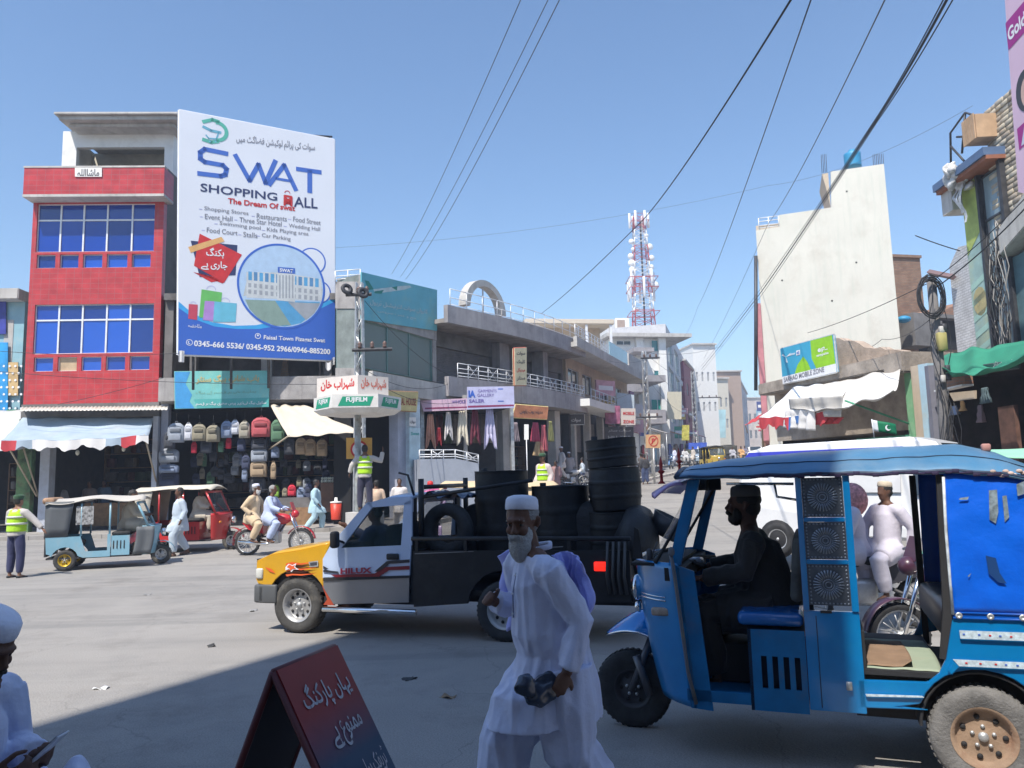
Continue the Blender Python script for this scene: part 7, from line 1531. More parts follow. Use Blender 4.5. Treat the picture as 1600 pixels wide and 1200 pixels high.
# ---- cars and vans by lofted section
def carbody(label,loc,rz,L,Wd,prof,glassp,m,cat='car',name='car',wb=(.8,.8),r_=.3,nose=None,name2='body',sideglass=None):
    """prof: side outline (x, z); glassp: list of side window outlines"""
    c=thing(name,label,cat,loc,rz);mb=MB();h=Wd/2
    n=len(prof);zs=[z for x,z in prof];zm=max(zs)
    ins=lambda z: h - max(0,z - .9)*.16
    vs=[]
    for s in (-1,1): vs +=[(x,s*(ins(z) - .05),z) for x,z in prof]
    cx_=sum(x for x,z in prof)/n;cz_=sum(z for x,z in prof)/n
    for s in (-1,1): vs +=[(x + (cx_ - x)*.03,s*ins(z),z + (cz_ - z)*.06) for x,z in prof]
    fs=[(i,(i + 1) % n,n + (i + 1) % n,n + i) for i in range(n)]
    for s,a,b in ((-1,0,2*n),(1,n,3*n)): fs +=[(a + i,a + (i + 1) % n,b + (i + 1) % n,b + i) for i in range(n)] + [tuple(range(b,b + n))]
    mb.add(vs,fs,False);mb.build(name2,m,c)
    for g in glassp:
        for s in (-1,1): mb=MB();mb.prism([(x,s*(ins(z) + .004),z) for x,z in g],(0,-s*.01,0));mb.build('window',win_dark,c)
    for x in (-L/2 + wb[0],L/2 - wb[1]):
        for s in (-1,1): 
            mb=MB();mb.lathe([(0,0),(r_*1.18,0),(r_*1.18,.004),(0,.004)],Matrix.Translation((x,s*(h + .002),r_)) @ Matrix.Rotation(rad(90*s),4,'X'),20);mb.build('wheel_arch',black,c)
            wheel(c,(x,s*(h - .06),r_),r_,.18,metal_g,tyre_d,.6,6,24)
    return c
vy=14.2;vx=P(1352,750,vy).x
vprof=[(-2.1,.35),(-2.15,.9),(-2.1,1.6),(-1.95,1.93),(-1.5,2.05),(1.0,2.08),(1.4,1.98),(1.75,1.5),(2.05,1.02),(2.12,.75),(2.1,.35)]
vwhite=paint('van_white',(.74,.74,.74));va=rad(-44)
van=carbody('white van lettered welcome with blue roof band behind blue rickshaw',(vx,vy,.28),va,4.2,1.7,vprof,[],vwhite,'van','white_van',(.75,.55))
def vt(pts,m,nm,off=.006,th=.012): mb=MB();mb.prism([(x,-.0 - (.85 - max(0,z - .9)*.16) - off,z) for x,z in pts],(0,th,0));return mb.build(nm,m,van)
vt([(-2.0,1.82),(.9,1.82),(.9,1.92),(-1.9,1.92)],mat('van_blue',(.04,.05,.45),.4),'blue_band')
vt([(1.05,1.1),(1.72,1.1),(1.45,1.6),(1.05,1.62)],win_dark,'window');vt([(-.1,1.15),(.85,1.15),(.85,1.6),(-.1,1.6)],mat('van_panel',(.6,.6,.6),.4),'side_panel')
text('WELCOME',ink_k,van,(.02,-.79,1.67),(.85,-.79,1.67),(0,0,.1),bold=.03,lift=.01)
mb=MB();mb.add([(1.76,-.7,1.53),(1.76,.7,1.53),(1.45,.62,1.94),(1.45,-.62,1.94)],[(0,1,2,3)]);o=mb.build('windshield',win_dark,van);o.location=(.02,0,.015)
mb=MB();mb.b2(2.08,2.2,-.8,.8,.38,.62);mb.build('bumper',metal_d,van)
mb=MB();mb.b2(2.06,2.11,-.45,.45,.86,1.02);mb.build('grille',black,van)
for y in (-.62,.62): mb=MB();mb.rbox((2.08,y,.86),(.08,.3,.16),.03,2);mb.build('headlight',chrome,van)
mb=MB();mb.rbox((1.55,-.98,1.45),(.06,.16,.26),.02,1);mb.tube([(1.5,-.8,1.4),(1.55,-.96,1.45)],.015,5);mb.build('mirror',metal_d,van)
fl=P(1366,684,12.2);fg=thing('flag','small green and white crescent flag on a stick above the van roof','flag',fl);fx=P(1362,655,12.2) - fl
mb=MB();mb.tube([(0,0,0),(fx.x,0,fx.z)],.008,6);mb.build('stick',white_m,fg)
gf=mat('flag_green',(.0,.16,.07),.7)
for nm,a0,a1,m_ in (('white_band',0,.25,ink_w),('green_field',.25,1,gf)):
    mb=MB();mb.grid(lambda a,b: (fx.x*(1 - b*.7) + (a0 + (a1 - a0)*a)*.38,.02*sin((a0 + (a1 - a0)*a)*7),fx.z*(.98 - b*.6) - (a0 + (a1 - a0)*a)*.08),8,4,thick=(0,.004,0));mb.build(nm,m_,fg)
mb=MB();cx,cz=fx.x*.7 + .23,fx.z*.68 - .05;q=arc(cx,cz,.045,60,330,14) + arc(cx + .016,cz + .008,.036,315,75,12);mb.prism([(x,-.032,z) for x,z in q],(0,.005,0));o=mb.build('crescent',ink_w,fg);bm=bmesh.new();bm.from_mesh(o.data);bmesh.ops.triangulate(bm,faces=bm.faces);bm.to_mesh(o.data);bm.free()
sprof=[(-2.1,.3),(-2.2,.8),(-1.9,.98),(-1.3,1.4),(.3,1.45),(1.0,1.0),(2.0,.85),(2.2,.6),(2.15,.3)]
sg=[[(-1.4,1.0),(-1.1,1.36),(.2,1.38),(.75,1.02)]]
def sedan(label,u,y,rz_,m,z=0):
    c=carbody(label,(P(u,715,y).x,y,gz(y) + z),rz_,4.3,1.75,sprof,sg,m,'car','car')
    mb=MB();mb.add([(1.02,-.7,1.02),(1.02,.7,1.02),(.36,.6,1.43),(.36,-.6,1.43)],[(0,1,2,3)]);o=mb.build('windshield',win_dark,c);o.location=(.03,0,.02)
    mb=MB();mb.b2(2.14,2.22,-.5,.5,.45,.62);mb.build('grille',black,c)
    for s in (-.66,.66): mb=MB();mb.rbox((2.1,s,.72),(.14,.34,.12),.03,1);mb.build('headlight',chrome,c)
    return c
sedan('white car facing the camera far along the street',1180,94,-pi/2 - .15,vwhite)
sedan('pale blue car parked far off behind the blue truck',1082,74,-1.9,paint('pale_blue',(.4,.5,.6)))
bt=carbody('small blue truck seen from behind in the far street',(P(1087,715,76).x,76,gz(76)),pi/2 - .1,4,1.6,[(-2,.5),(-2,1.1),(.6,1.1),(.6,1.85),(1.6,1.85),(2,1.1),(2,.4)],[],paint('truck_blue',(.04,.1,.5)),'truck','small_truck')
mb=MB();mb.b2(-2.05,.4,-.85,.85,.7,2.0);mb.build('cargo_cover',mat('tarp_blue',(.04,.1,.5),.7,var=.3,vs=2),bt)
mb=MB();mb.prism([(-2.06,-.25,1.0),(-2.06,.25,1.0),(-2.06,.03,1.65),(-2.06,-.03,1.65)],(-.01,0,0));mb.build('painted_spire',ink_w,bt)
# ---- pickup
A=G(463,990);B2=G(786,1004);dA=(B2 - A).normalized();F=Frame((A.x,A.y),(B2.x,B2.y),0)
R=F.thing('pickup_truck','pickup truck with yellow nose, pale blue door and black cargo bed','pickup');XZ=lambda l,o=0: [F.xz(u,v,o) for u,v in l]
Wp=1.58;xr_=F.xz(787,950)[0];wr=.335
pyel=paint('mustard',(.62,.33,.01),dirt=(.4,.25,.05),ds=4,da=.3);pblue=paint('ice_blue',(.50,.60,.78));pblk=mat('bed_black',(.011,.011,.013),.5,var=.3,vs=4,dirt=(.04,.037,.034),ds=2.5,da=.6,bump=.25,bs=8)
pred=paint('rust_red',(.4,.06,.02));bump_m=mat('bumper_grey',(.09,.095,.10),.55)
arch_c=(0,wr)
fa=arc(0,wr + .01,.43,20,150,9)
yel=XZ([(505,915),(505,875),(516,850),(465,861),(425,867),(401,878),(400,905),(403,912)]) + fa[::-1]
red=[XZ([(505,916)])[0],fa[1],(.43,.42)] + XZ([(505,945),(522,946)])
zb_d=F.xz(560,943)[1]
for y,th in ((0,.03),(Wp - .03,.03)):
    slabpoly(yel,y,th).build('fender',pyel,R,bevel=.006);slabpoly(red,y,th).build('lower_fender',pred,R)
# hood
hp=XZ([(401,876),(425,865),(465,859),(516,848)]);mb=MB()
mb.grid(lambda a,b: (lambda i,f: (hp[i][0] + (hp[i + 1][0] - hp[i][0])*f,.01 + (Wp - .02)*b,hp[i][1] + (hp[i + 1][1] - hp[i][1])*f + .05*sin(pi*b)**.6))(min(2,int(a*3)),a*3 - min(2,int(a*3))),12,12,thick=(0,0,-.02));mb.build('hood',mat('paint_mustard',(0,0,0)),R)
x0=hp[0][0];z0=F.xz(401,905)[1];mb=MB();mb.b2(x0 - .01,x0 + .05,.02,Wp - .02,z0,hp[0][1] + .02);mb.build('grille',black,R)
for y in (.04,Wp - .34): mb=MB();mb.rbox((x0 - .01,y + .15,(z0 + hp[0][1])/2),(.06,.3,.14),.02,1);mb.build('headlight',chrome,R)
bz0,bz1=F.xz(410,942)[1],F.xz(410,913)[1];bx0=F.xz(398,925)[0]
mb=MB();mb.rbox((bx0 + .08,Wp/2,(bz0 + bz1)/2),(.16,Wp + .06,bz1 - bz0),.03,2);mb.rbox((bx0 + .2,.0,(bz0 + bz1)/2),(.26,.06,bz1 - bz0),.02,2);mb.rbox((bx0 + .2,Wp,(bz0 + bz1)/2),(.26,.06,bz1 - bz0),.02,2);mb.build('bumper',bump_m,R)
q_=F.L(403,896,.0);mb=MB();mb.rbox(q_ + V((.03,0,0)),(.1,.05,.13),.02,2);mb.build('corner_lamp',mat('lens_clear',(.6,.6,.55),.15),R)
# doors with window opening
wq=XZ([(534,856),(579,792),(632,787),(627,852)]);dq=XZ([(505,875),(529,842),(574,786),(641,781),(643,850),(639,941),(522,945),(505,915)])
belt=XZ([(505,875),(529,853),(534,856),(627,852),(643,850),(639,941),(522,945),(505,915)]);lower=XZ([(506,902),(640,899),(639,941),(522,944),(506,918)])
for y in (-.01,Wp - .02):
    slabpoly(XZ([(505,873),(518,850),(534,856),(627,852),(643,850),(640,899),(505,903)]),y,.03).build('door',pblue,R)
    slabpoly(lower,y,.03).build('door_lower',paint('silver_grey',(.22,.23,.25),metal=.5),R)
    slabpoly([XZ([(518,850)])[0],XZ([(574,785)])[0],XZ([(582,785)])[0],XZ([(582,793)])[0],wq[0]],y,.05).build('front_pillar',pblue,R)
    slabpoly(XZ([(574,786),(604,778),(643,776),(643,788),(580,793)]),y,.05).build('roof_rail',pblue,R)
    slabpoly(XZ([(632,786),(644,780),(644,852),(627,853)]),y,.05).build('rear_pillar',pblue,R)
    slabpoly([(x,z) for x,z in wq],y + .02,.004).build('side_window',mat('tinted_glass',(.03,.05,.05),.04,alpha=.35,spec=.9),R)
rt=XZ([(604,777),(644,775)]);ws=XZ([(520,850),(578,787)])
mb=MB();mb.grid(lambda a,b: ((ws[1][0] + .02) + (rt[1][0] - ws[1][0] - .02)*a,.01 + (Wp - .02)*b,ws[1][1] + (rt[0][1] - ws[1][1])*min(1,a*2.4) + .04*sin(pi*b)**.5),8,10,thick=(0,0,-.03));mb.build('roof',pblue,R)
mb=MB();mb.add([(ws[0][0],.08,ws[0][1]),(ws[0][0],Wp - .08,ws[0][1]),(ws[1][0],Wp - .12,ws[1][1]),(ws[1][0],.12,ws[1][1])],[(0,1,2,3)]);mb.build('windshield',veh_glass,R)
xc_=F.xz(644,800)[0];mb=MB();mb.b2(xc_ - .03,xc_ + .0,.02,Wp - .02,.45,F.xz(644,850)[1]);mb.b2(xc_ - .03,xc_,.02,.14,F.xz(644,850)[1],rt[1][1] - .02);mb.b2(xc_ - .03,xc_,Wp - .14,Wp - .02,F.xz(644,850)[1],rt[1][1] - .02);mb.build('cab_back',black,R)
mb=MB();mb.rbox((xc_ - .35,Wp/2,.95),(.2,Wp - .3,.7),.06,2);mb.rbox((xc_ - .6,Wp/2,.62),(.55,Wp - .3,.18),.06,2);mb.build('seat',mat('seat_cloth_dark',(.03,.035,.05),.9),R)
mb=MB();mb.rbox((ws[0][0] + .22,Wp/2,F.xz(540,862)[1]),(.4,Wp - .1,.22),.06,2);mb.build('dashboard',black,R)
mb=MB();mb.lathe([(.17,0),(.19,.02),(.17,.03),(.16,.01)],Matrix.Translation((ws[0][0] + .5,Wp - .45,1.15)) @ Matrix.Rotation(rad(-65),4,'Y'),24);mb.build('steering_wheel',black,R)
mb=MB();mb.b2(F.xz(505,900)[0],xc_,.03,Wp - .03,.38,.45);mb.build('floor_pan',black,R)
mz=F.L(525,843,.1);mb=MB();mb.rbox((mz.x,-.13,mz.z),(.09,.12,.2),.03,2);mb.tube([(mz.x,-.1,mz.z),(mz.x + .06,.0,mz.z - .05)],.015,5);mb.build('mirror',black,R)
hd=F.L(613,870,.03);mb=MB();mb.rbox((hd.x,-.02,hd.z),(.16,.04,.07),.015,2);mb.build('door_handle',black,R)
L2=lambda u,v,o=.018: F.L(u,v,o)
decal([(505,903),(640,899),(640,903),(505,908)],black,.024,'door_trim',R,L2)
decal([(517,898),(560,897),(585,896),(603,886),(640,884),(640,890),(608,891),(592,901),(524,902)],mat('stripe_maroon',(.2,.01,.02),.4),.026,'door_stripe',R,L2)
decal([(585,893),(604,877),(640,874),(640,879),(608,881),(594,894)],mat('stripe_black',(.03,.03,.04),.4),.026,'door_stripe',R,L2)
decal([(505,890),(528,893),(530,896),(505,894)],mat('stripe_black',(.03,.03,.04)),.026,'door_stripe',R,L2);decal([(505,884),(514,889),(505,889)],mat('stripe_black',(.03,.03,.04)),.026,'door_stripe',R,L2)
ftext(F,'HILUX',mat('letter_maroon',(.3,.02,.05),.4),532,897,581,895.5,9,.028,bold=.05)
fl_o=mat('flame_orange',(.75,.12,.03),.4);fl_k=mat('flame_black',(.06,.02,.01),.4)
decal([(414,886),(424,889),(430,896),(421,893)],fl_o,.012,'flame_decal',R,L2)
for k in range(5):
    v=879 + k*4.2;decal([(446,v + 2),(456,v - 1 + k*.4),(470,v + 1.2),(496,v - 2 + k*.5),(471,v + 3.6),(457,v + 3),(448,v + 5)],fl_k if k % 2 else fl_o,.012 + .002*k,'flame_decal',R,L2)
decal([(446,886),(451,881),(457,883),(463,880),(461,886),(467,890),(459,890),(455,894),(452,889),(446,891)],ink_w,.024,'flame_decal',R,L2);decal([(448,886),(452,882),(457,884.5),(461,882.5),(459,886),(463,889),(457,889),(454,892),(452,888)],fl_o,.028,'flame_decal',R,L2)
decal([(482,878),(497,876),(497,885),(484,886)],metal_g,.014,'fender_badge',R,L2);decal([(484,879.5),(495,878),(495,883),(485,884)],ink_k,.018,'fender_badge',R,L2)
# sill tube, wheels, chassis
mb=MB();mb.tube([F.L(505,952,.1),F.L(650,957,.1)],.035,10);mb.build('side_step',chrome,R)
for x in (0,xr_):
    for y in (.1,Wp - .1): wheel(R,(x,y,wr),wr,.22,mat('rim_silver',(.42,.42,.42),.45,.5,dirt=(.3,.26,.2),ds=3),tyre_m if x==0 else tyre_d,.6,10,40,dish=-.03)
mb=MB();mb.b2(-.35,F.xz(990,940)[0],.35,Wp - .35,.38,.52);mb.build('chassis',black,R)
mb=MB();mb.b2(-.42,.5,.05,.3,.5,.8);mb.b2(-.42,.5,Wp - .3,Wp - .05,.5,.8);mb.build('wheel_well',black,R)
# bed
ra=arc(xr_,wr + .02,.44,172,8,10)
xe=F.xz(985,900)[0];zbt=F.xz(700,864)[1] + .02;zbb=F.xz(700,950)[1];x0=F.xz(646,900)[0]
side=[(x0,zbb),(x0,zbt),(xe,zbt + .02),(xe,zbb + .12)] + [(x,z) for x,z in ra[::-1]]
for y in (0,Wp - .04): slabpoly(side,y,.04).build('bed_side',pblk,R)
mb=MB();mb.b2(x0,xe,.05,Wp - .05,zbb + .14,zbb + .2);mb.b2(x0,x0 + .04,.04,Wp - .04,zbb + .2,zbt);mb.b2(xe - .04,xe,.04,Wp - .04,zbb + .1,zbt);mb.build('bed_floor',pblk,R)
z1=F.xz(700,847)[1] + .04
for y in (-.02,Wp - .02):
    mb=MB();mb.rbox(((x0 + xe)/2,y + .02,z1),(xe - x0 + .04,.05,.05),.01,1);mb.build('top_rail',pblk,R)
    for k in range(5): mb=MB();x=x0 + .05 + (xe - x0 - .1)*k/4;mb.b2(x - .02,x + .02,y,y + .04,zbt,z1);mb.build('rail_post',pblk,R)
decal([(648,864.5),(740,861),(740,862),(648,866)],mat('highlight_grey',(.25,.24,.24),.6),.004,'edge_highlight',R,lambda u,v,o=0: F.L(u,v,o));decal([(835,856),(880,853.5),(880,854.6),(835,857.4)],mat('highlight_grey',(.25,.24,.24)),.004,'edge_highlight',R,lambda u,v,o=0: F.L(u,v,o))  # highlight line along the bed side, painted in pale grey
for k in range(4):
    mb=MB();x=F.xz(952 + k*9,890)[0];mb.tube([(x,-.035,z1 - .03),(x - .02,-.05,(z1 + zbb)/2),(x,-.035,zbb + .2)],.018,6);mb.build('guard_bar',mat('bar_black',(.05,.05,.05),.4),R)
tl=F.L(938,885,.01);mb=MB();mb.rbox((tl.x,-.01,tl.z),(.14,.03,.1),.01,1);mb.build('tail_lamp',emis('tail_red',(.9,.02,.01),1.2),R)
mb=MB();mb.rbox((xe + .06,Wp/2,.52),(.12,Wp,.14),.03,1);mb.build('rear_bumper',black,R)
mb=MB()
fx0,fx1=F.xz(655,745)[0],F.xz(830,740)[0];fz0,fz1=z1,F.xz(660,748)[1]
for x,y in ((fx0,.05),(fx0,Wp - .05)): mb.tube([(x,y,fz0),(x,y,fz1)],.035,6)
mb.tube([(fx0,.05,fz1 - .1),(fx0,Wp - .05,fz1 - .1)],.03,6);mb.tube([(fx0,.05,fz1 - .22),(fx1,.05,fz1 - .05)],.025,6);mb.tube([(xc_ - .02,.1,rt[1][1]),(xc_ - .1,.1,rt[1][1] + .25),(xc_ - .22,.1,rt[1][1] + .28)],.015,5);mb.build('bed_frame',pblk,R)
mb=MB();mb.rbox(((x0 + xe)/2 + .12,Wp/2 + .2,zbt + .1),(xe - x0 - .5,Wp - .7,.85),.16,3);o=mb.build('dark_filler',mat('filler_black',(.02,.02,.022),.7,bump=.8,bs=9),R)  # plain dark block added to close bright gaps between the drums
# cargo: each piece its own thing
def cargo(name,label,cat,u,v,y): s_=sub(F,u,v,-y);s_.thing(name,label,cat);return s_
s=cargo('spare_tyre','worn spare tyre standing upright behind the pickup cab','tyre',700,869,.3);rr=(F.xz(741,830,-.3)[0] - F.xz(661,830,-.3)[0])/2*.95
mb=MB();mb.lathe([(rr*.55,-.09),(rr*.9,-.1),(rr,-.05),(rr,.05),(rr*.9,.1),(rr*.55,.09),(rr*.55,-.09)],Matrix.Translation((0,0,rr)) @ Matrix.Rotation(rad(90),4,'X'),32);mb.build('tyre',tyre_d,s.root)
drum_m=mat('drum_black',(.011,.011,.012),.55,.0,var=.4,vs=4,dirt=(.035,.03,.028),ds=3,da=.6,bump=.4,bs=9)
def drum(u,v0,v1,wpx,y,label,tilt=0,bul=.0,rims=3):
    s_=cargo('metal_drum',label,'drum',u,v1,y);a_=s_.L(u,v0);r1=(s_.L(u + wpx/2,v1).x - s_.L(u - wpx/2,v1).x)/2;h=a_.z;pr=[(0,0),(r1,0)]
    for k in range(1,24):
        t=k/24;pr.append((r1*(1 + bul*sin(pi*t)) + (.012 if k in (8,16) else 0) ,h*t))
    pr +=[(r1,h),(r1*1.02,h + .01),(r1*.97,h + .012),(r1*.96,h - .02),(0,h - .025)]
    mb=MB();mb.lathe(pr,Matrix.Translation((0,0,0)) @ Matrix.Rotation(tilt,4,'Y'),36);o=mb.build('shell',drum_m,s_.root)
    for q_ in o.data.vertices: q_.co +=V(noise.noise_vector(q_.co*3))*.012
    mb=MB();mb.lathe([(0,h - .02),(.04,h - .02),(.04,h + .05),(0,h + .05)],Matrix.Translation((-.2,-.05,0)),10);mb.build('bung',drum_m,s_.root)
    return s_
drum(786,737,868,80,.75,'wide black oil drum upright behind the spare tyre');drum(878,760,868,88,.8,'broad black drum behind the walking man, lower than its neighbours')
drum(962,800,866,84,.75,'lowest black drum of the rear stack');drum(962,732,797,76,.75,'bulging black drum in middle of the rear stack',bul=.06);drum(957,688,730,76,.75,'short ribbed black drum topmost on rear stack',tilt=-.05)
s=cargo('black_sack','sagging black sack hanging over the pickup tailgate','sack',1012,900,.6);mb=MB();mb.ell((-.1,0,.4),(.24,.5,.42),20,14);o=mb.build('sack',mat('sack_black',(.02,.02,.022),.6,bump=.6,bs=14),s.root)
for q_ in o.data.vertices: q_.co +=V(noise.noise_vector(q_.co*4))*.06
s=cargo('black_tub','open black tub tied behind the tailgate','tub',1032,843,.7);mb=MB();mb.lathe([(0,0),(.16,0),(.22,.22),(.235,.22),(.17,-.01),(0,-.01)],Matrix.Translation((.05,0,.05)) @ Matrix.Rotation(.5,4,'Y'),22);mb.build('tub',mat('tub_black',(.03,.03,.032),.4),s.root)
s=cargo('blue_sheet','small dark blue plastic sheet over the frame behind the cab','sheet',708,772,.5);mb=MB();mb.grid(lambda a,b: ((a - .5)*.55,(b - .5)*.5,.03*sin(a*12) + .05*noise.noise(V((a*5,b*5,0)))),16,12,thick=(0,0,-.01));mb.build('sheet',mat('sheet_navy',(.05,.07,.12),.35),s.root)
p_=F.world((xc_ - .62,.45,0));rider('pickup driver in dark clothes behind the tinted door window',(p_.x,p_.y),.42,F.a + pi,'navycloth',(.05,.07,.14),skin_='dark',J=dict(elR=(.25,.0,.72),haR=(.45,.1,.85)))
# ------------------------------------------------------------------ blue rickshaw in the foreground
F=Frame((.73,5.35),(2.81,4.55),0)
R=F.thing('blue_rickshaw','large bright blue auto rickshaw filling the lower right with pressed metal side panels','rickshaw')
XZ=lambda l,o=0: [F.xz(u,v,o) for u,v in l];X1=lambda u,v,o=0: F.xz(u,v,o)[0];Z1=lambda u,v,o=0: F.xz(u,v,o)[1]
WD=1.2;CY=.6
hb=mat('rickshaw_blue',(.0,.20,.50),.3,.15,var=.12,vs=3,coat=.8,dirt=(.01,.28,.55),ds=2.2,da=.5,bump=.05,bs=14)
hb2=mat('rickshaw_blue_dull',(.004,.15,.36),.5,.2,var=.2,vs=4,dirt=(.1,.12,.14),ds=3,da=.5)
hcan=mat('rickshaw_canvas',(.0,.12,.70),.42,var=.1,vs=2,bump=.5,bs=5,dirt=(.0,.05,.4),ds=2)
roofm=mat('rickshaw_roof',(.07,.2,.34),.38,.1,var=.2,vs=2,bump=.25,bs=6,dirt=(.25,.3,.33),ds=1.5,da=.5)
ec=mat('chipped_white',(.55,.6,.62),.5,var=.3,vs=20)
rx,rz=XZ([(1540,1150)])[0];rr=.285
bm_=Z1(1390,1108);sill=Z1(1400,1066);
# near and far lower sides
low=XZ([(1340,1062),(1450,1066),(1468,1052),(1478,1030),(1489,958),(1600,962)]) 
xend=low[-1][0] + .55;low[-1]=(xend,low[-2][1])
wa=arc(rx,rz + .02,rr + .06,158,12,12);low +=[(xend,.45)] + wa[::-1] + [(wa[0][0] - .1,bm_ + .02)] + XZ([(1452,1110),(1340,1106)])
for y in (0,WD - .025): slabpoly(low,y,.025).build('side_panel',hb,R,bevel=.008)
# raised ribs with dotted strips
for q in ([(1498,985),(1600,988),(1600,1003),(1500,1000)],[(1488,1030),(1600,1034),(1600,1046),(1498,1043),(1486,1055),(1480,1048)],[(1352,1084),(1440,1087),(1444,1092),(1354,1090)]):
    p=XZ(q);p=[(x if x< rx + .2 else x + .4,z) for x,z in p];slabpoly(p,-.018,.02).build('pressed_rib',hb,R,bevel=.006)
    p2=[(x,z + .004 if i< 2 else z + (.012)) for i,(x,z) in enumerate(p[:4])];slabpoly(p2,-.0205,.003).build('reflective_strip',mat('strip_silver',(.5,.6,.66),.35,var=.3,vs=40),R)
for q in [(1506,991),(1530,992),(1547,993),(1563,994),(1580,995),(1510,1036),(1532,1037),(1556,1038),(1572,1039),(1590,1040)]:
    c=F.L(*q,.023);mb=MB();mb.box(c,(.012,.002,.008));mb.build('reflector_dot',ink_r if q[0] % 3 else ink_b,R)
# riveted seam under the canvas
s0,s1=F.L(1489,962,.01),F.L(1600,965,.01);s1.x=xend
mb=MB();mb.tube([s0 + V((0,0,.018)),s1 + V((0,0,.018))],.007,6);mb.tube([s0 - V((0,0,.012)),s1 - V((0,0,.012))],.007,6);mb.b2(s0.x,s1.x,-.008,0,s0.z - .012,s0.z + .018);mb.build('seam_rail',mat('seam_blue',(.0,.08,.4),.35,coat=.5),R)
for i in range(8): mb=MB();mb.lathe([(.008,.0),(.017,.0),(.019,.006),(.008,.006),(.006,.002),(0,.002)],Matrix.Translation((s0.x + .03 + .16*i,-.012,s0.z + .003)) @ Matrix.Rotation(rad(90),4,'X'),14);mb.build('rivet',metal_g,R)
# B pillar with three pressed panels
pL,pR=X1(1252,900),X1(1330,900);ptop=Z1(1290,740);pbot=Z1(1300,1112)
mb=MB();zt_p=Z1(1290,955)
mb.b2(pL,pR + .03,0,.03,pbot,zt_p);mb.b2(pL,pL + .035,-.012,.03,zt_p + .001,ptop);mb.b2(pR - .01,pR + .03,-.012,.03,zt_p + .001,ptop)
for v in (812,878): z=Z1(1290,v);mb.b2(pL + .036,pR - .011,-.008,.03,z - .014,z + .014)
mb.build('pillar_frame',hb,R,bevel=.004)
mb=MB();mb.b2(X1(1277,1000),X1(1277,1000) + .004,-.003,0,pbot + .02,zt_p - .03);mb.b2(X1(1282,960),X1(1300,960),-.006,0,Z1(1290,958),Z1(1290,954));mb.build('panel_seam',black,R)
emb=mat('pressed_steel',(.12,.14,.17),.4,.65,var=.3,vs=10,dirt=(.07,.09,.13),ds=6,da=.7)
rowz=[(Z1(1290,946),Z1(1290,882)),(Z1(1290,874),Z1(1290,816)),(Z1(1290,808),Z1(1290,746))]
for a,b in rowz:
    mb=MB();mb.b2(pL + .036,pR - .011,.004,.012,a,b);fr=mb.build('pressed_panel',emb,R)
    cx,cz=(pL + pR)/2 + .012,(a + b)/2;rs_=min(pR - pL,b - a)*.36;mb=MB()
    for i in range(28): t=2*pi*i/28;mb.tube([(cx + rs_*.42*cos(t),.004,cz + rs_*.42*sin(t)),(cx + rs_*cos(t),.0,cz + rs_*sin(t))],[.0035,.006],5)
    emb2=mat('pressed_steel_bright',(.27,.31,.36),.3,.7,var=.2,vs=12)
    for r_ in (.2,.36): mb.tube([(cx + rs_*r_*cos(2*pi*i/20),.002,cz + rs_*r_*sin(2*pi*i/20)) for i in range(21)],.004,5)
    mb.build('sunburst_relief',emb2,fr);mb=MB()
    for i in range(11):
        for x,z in ((pL + .05 + (pR - pL - .075)*i/10,a + .012),(pL + .05 + (pR - pL - .075)*i/10,b - .012),(pL + .05,a + .012 + (b - a - .024)*i/10),(pR - .025,a + .012 + (b - a - .024)*i/10)): mb.ell((x,.003,z),(.006,.005,.006),6,4)
    o=mb.build('beaded_edge',emb2,fr);o['kind']='stuff'
mb=MB();lk=F.L(1327,1072,.02);mb.rbox(lk,(.035,.02,.05),.004,1);mb.build('latch',metal_g,R)
# far pillar, matching
mb=MB();mb.b2(pL,pL + .05,WD - .04,WD,pbot,ptop);mb.b2(X1(1470,900),X1(1470,900) + .04,WD - .04,WD,sill,Z1(1470,745));mb.build('far_pillar',black,R)
mb=MB();q=XZ([(1466,742),(1478,742),(1489,958),(1478,1030),(1470,1050)]);mb.prism([(q[0][0] - .01,.0,q[0][1]),(q[1][0],.0,q[1][1]),(q[2][0],.0,q[2][1]),(q[3][0],0,q[3][1]),(q[3][0] - .03,0,q[3][1]),(q[2][0] - .05,0,q[2][1])],(0,.04,0));mb.build('rear_pillar',black,R)
# driver seat block with vents
e0,e1=X1(1168,1000),pL - .004;ez0,ez1=Z1(1200,1112),Z1(1200,985)
vents=[(X1(1190 + 17.5*i,1050) ,X1(1199 + 17.5*i,1050),Z1(1220,1078),Z1(1220,1027)) for i in range(4)]
mb=MB();wall(mb,e0,e1,ez0,ez1,vents,.01,.02);mb.build('engine_cover',hb2,R)
mb=MB();mb.b2(e0,e1,.06,WD - .03,ez0 + .05,ez1);mb.b2(e0,e0 + .02,.01,WD - .03,ez0,ez1);mb.b2(e0,e1,.03,WD - .03,ez1 - .012,ez1 - .001);mb.build('seat_box',mat('seatbox_dark',(.01,.02,.04),.8),R)
cu=[Z1(1200,984),Z1(1200,950)]
mb=MB();mb.rbox(((e0 + e1)/2 - .03,.42,(cu[0] + cu[1])/2 - .01),(e1 - e0 + .06,.8,.085),.035,3);mb.build('driver_cushion',mat('vinyl_blue',(.01,.10,.32),.22,var=.3,vs=3,bump=.5,bs=7,coat=.4),R)
mb=MB();mb.rbox((e1 - .03,.12,cu[0] - .02),(.12,.2,.03),.01,1);mb.build('foam_edge',mat('foam_ochre',(.5,.25,.06),.9),R)
bk=[(X1(1238,935),.1),(X1(1240,935),1.1)];mb=MB();mb.rbox((e1 - .02,.62,cu[1] + .22),(.08,.9,.42),.035,2,Matrix.Rotation(.1,3,'Y'));mb.build('driver_backrest',mat('cloth_grey_dark',(.12,.12,.11),.9,var=.4,vs=5),R)
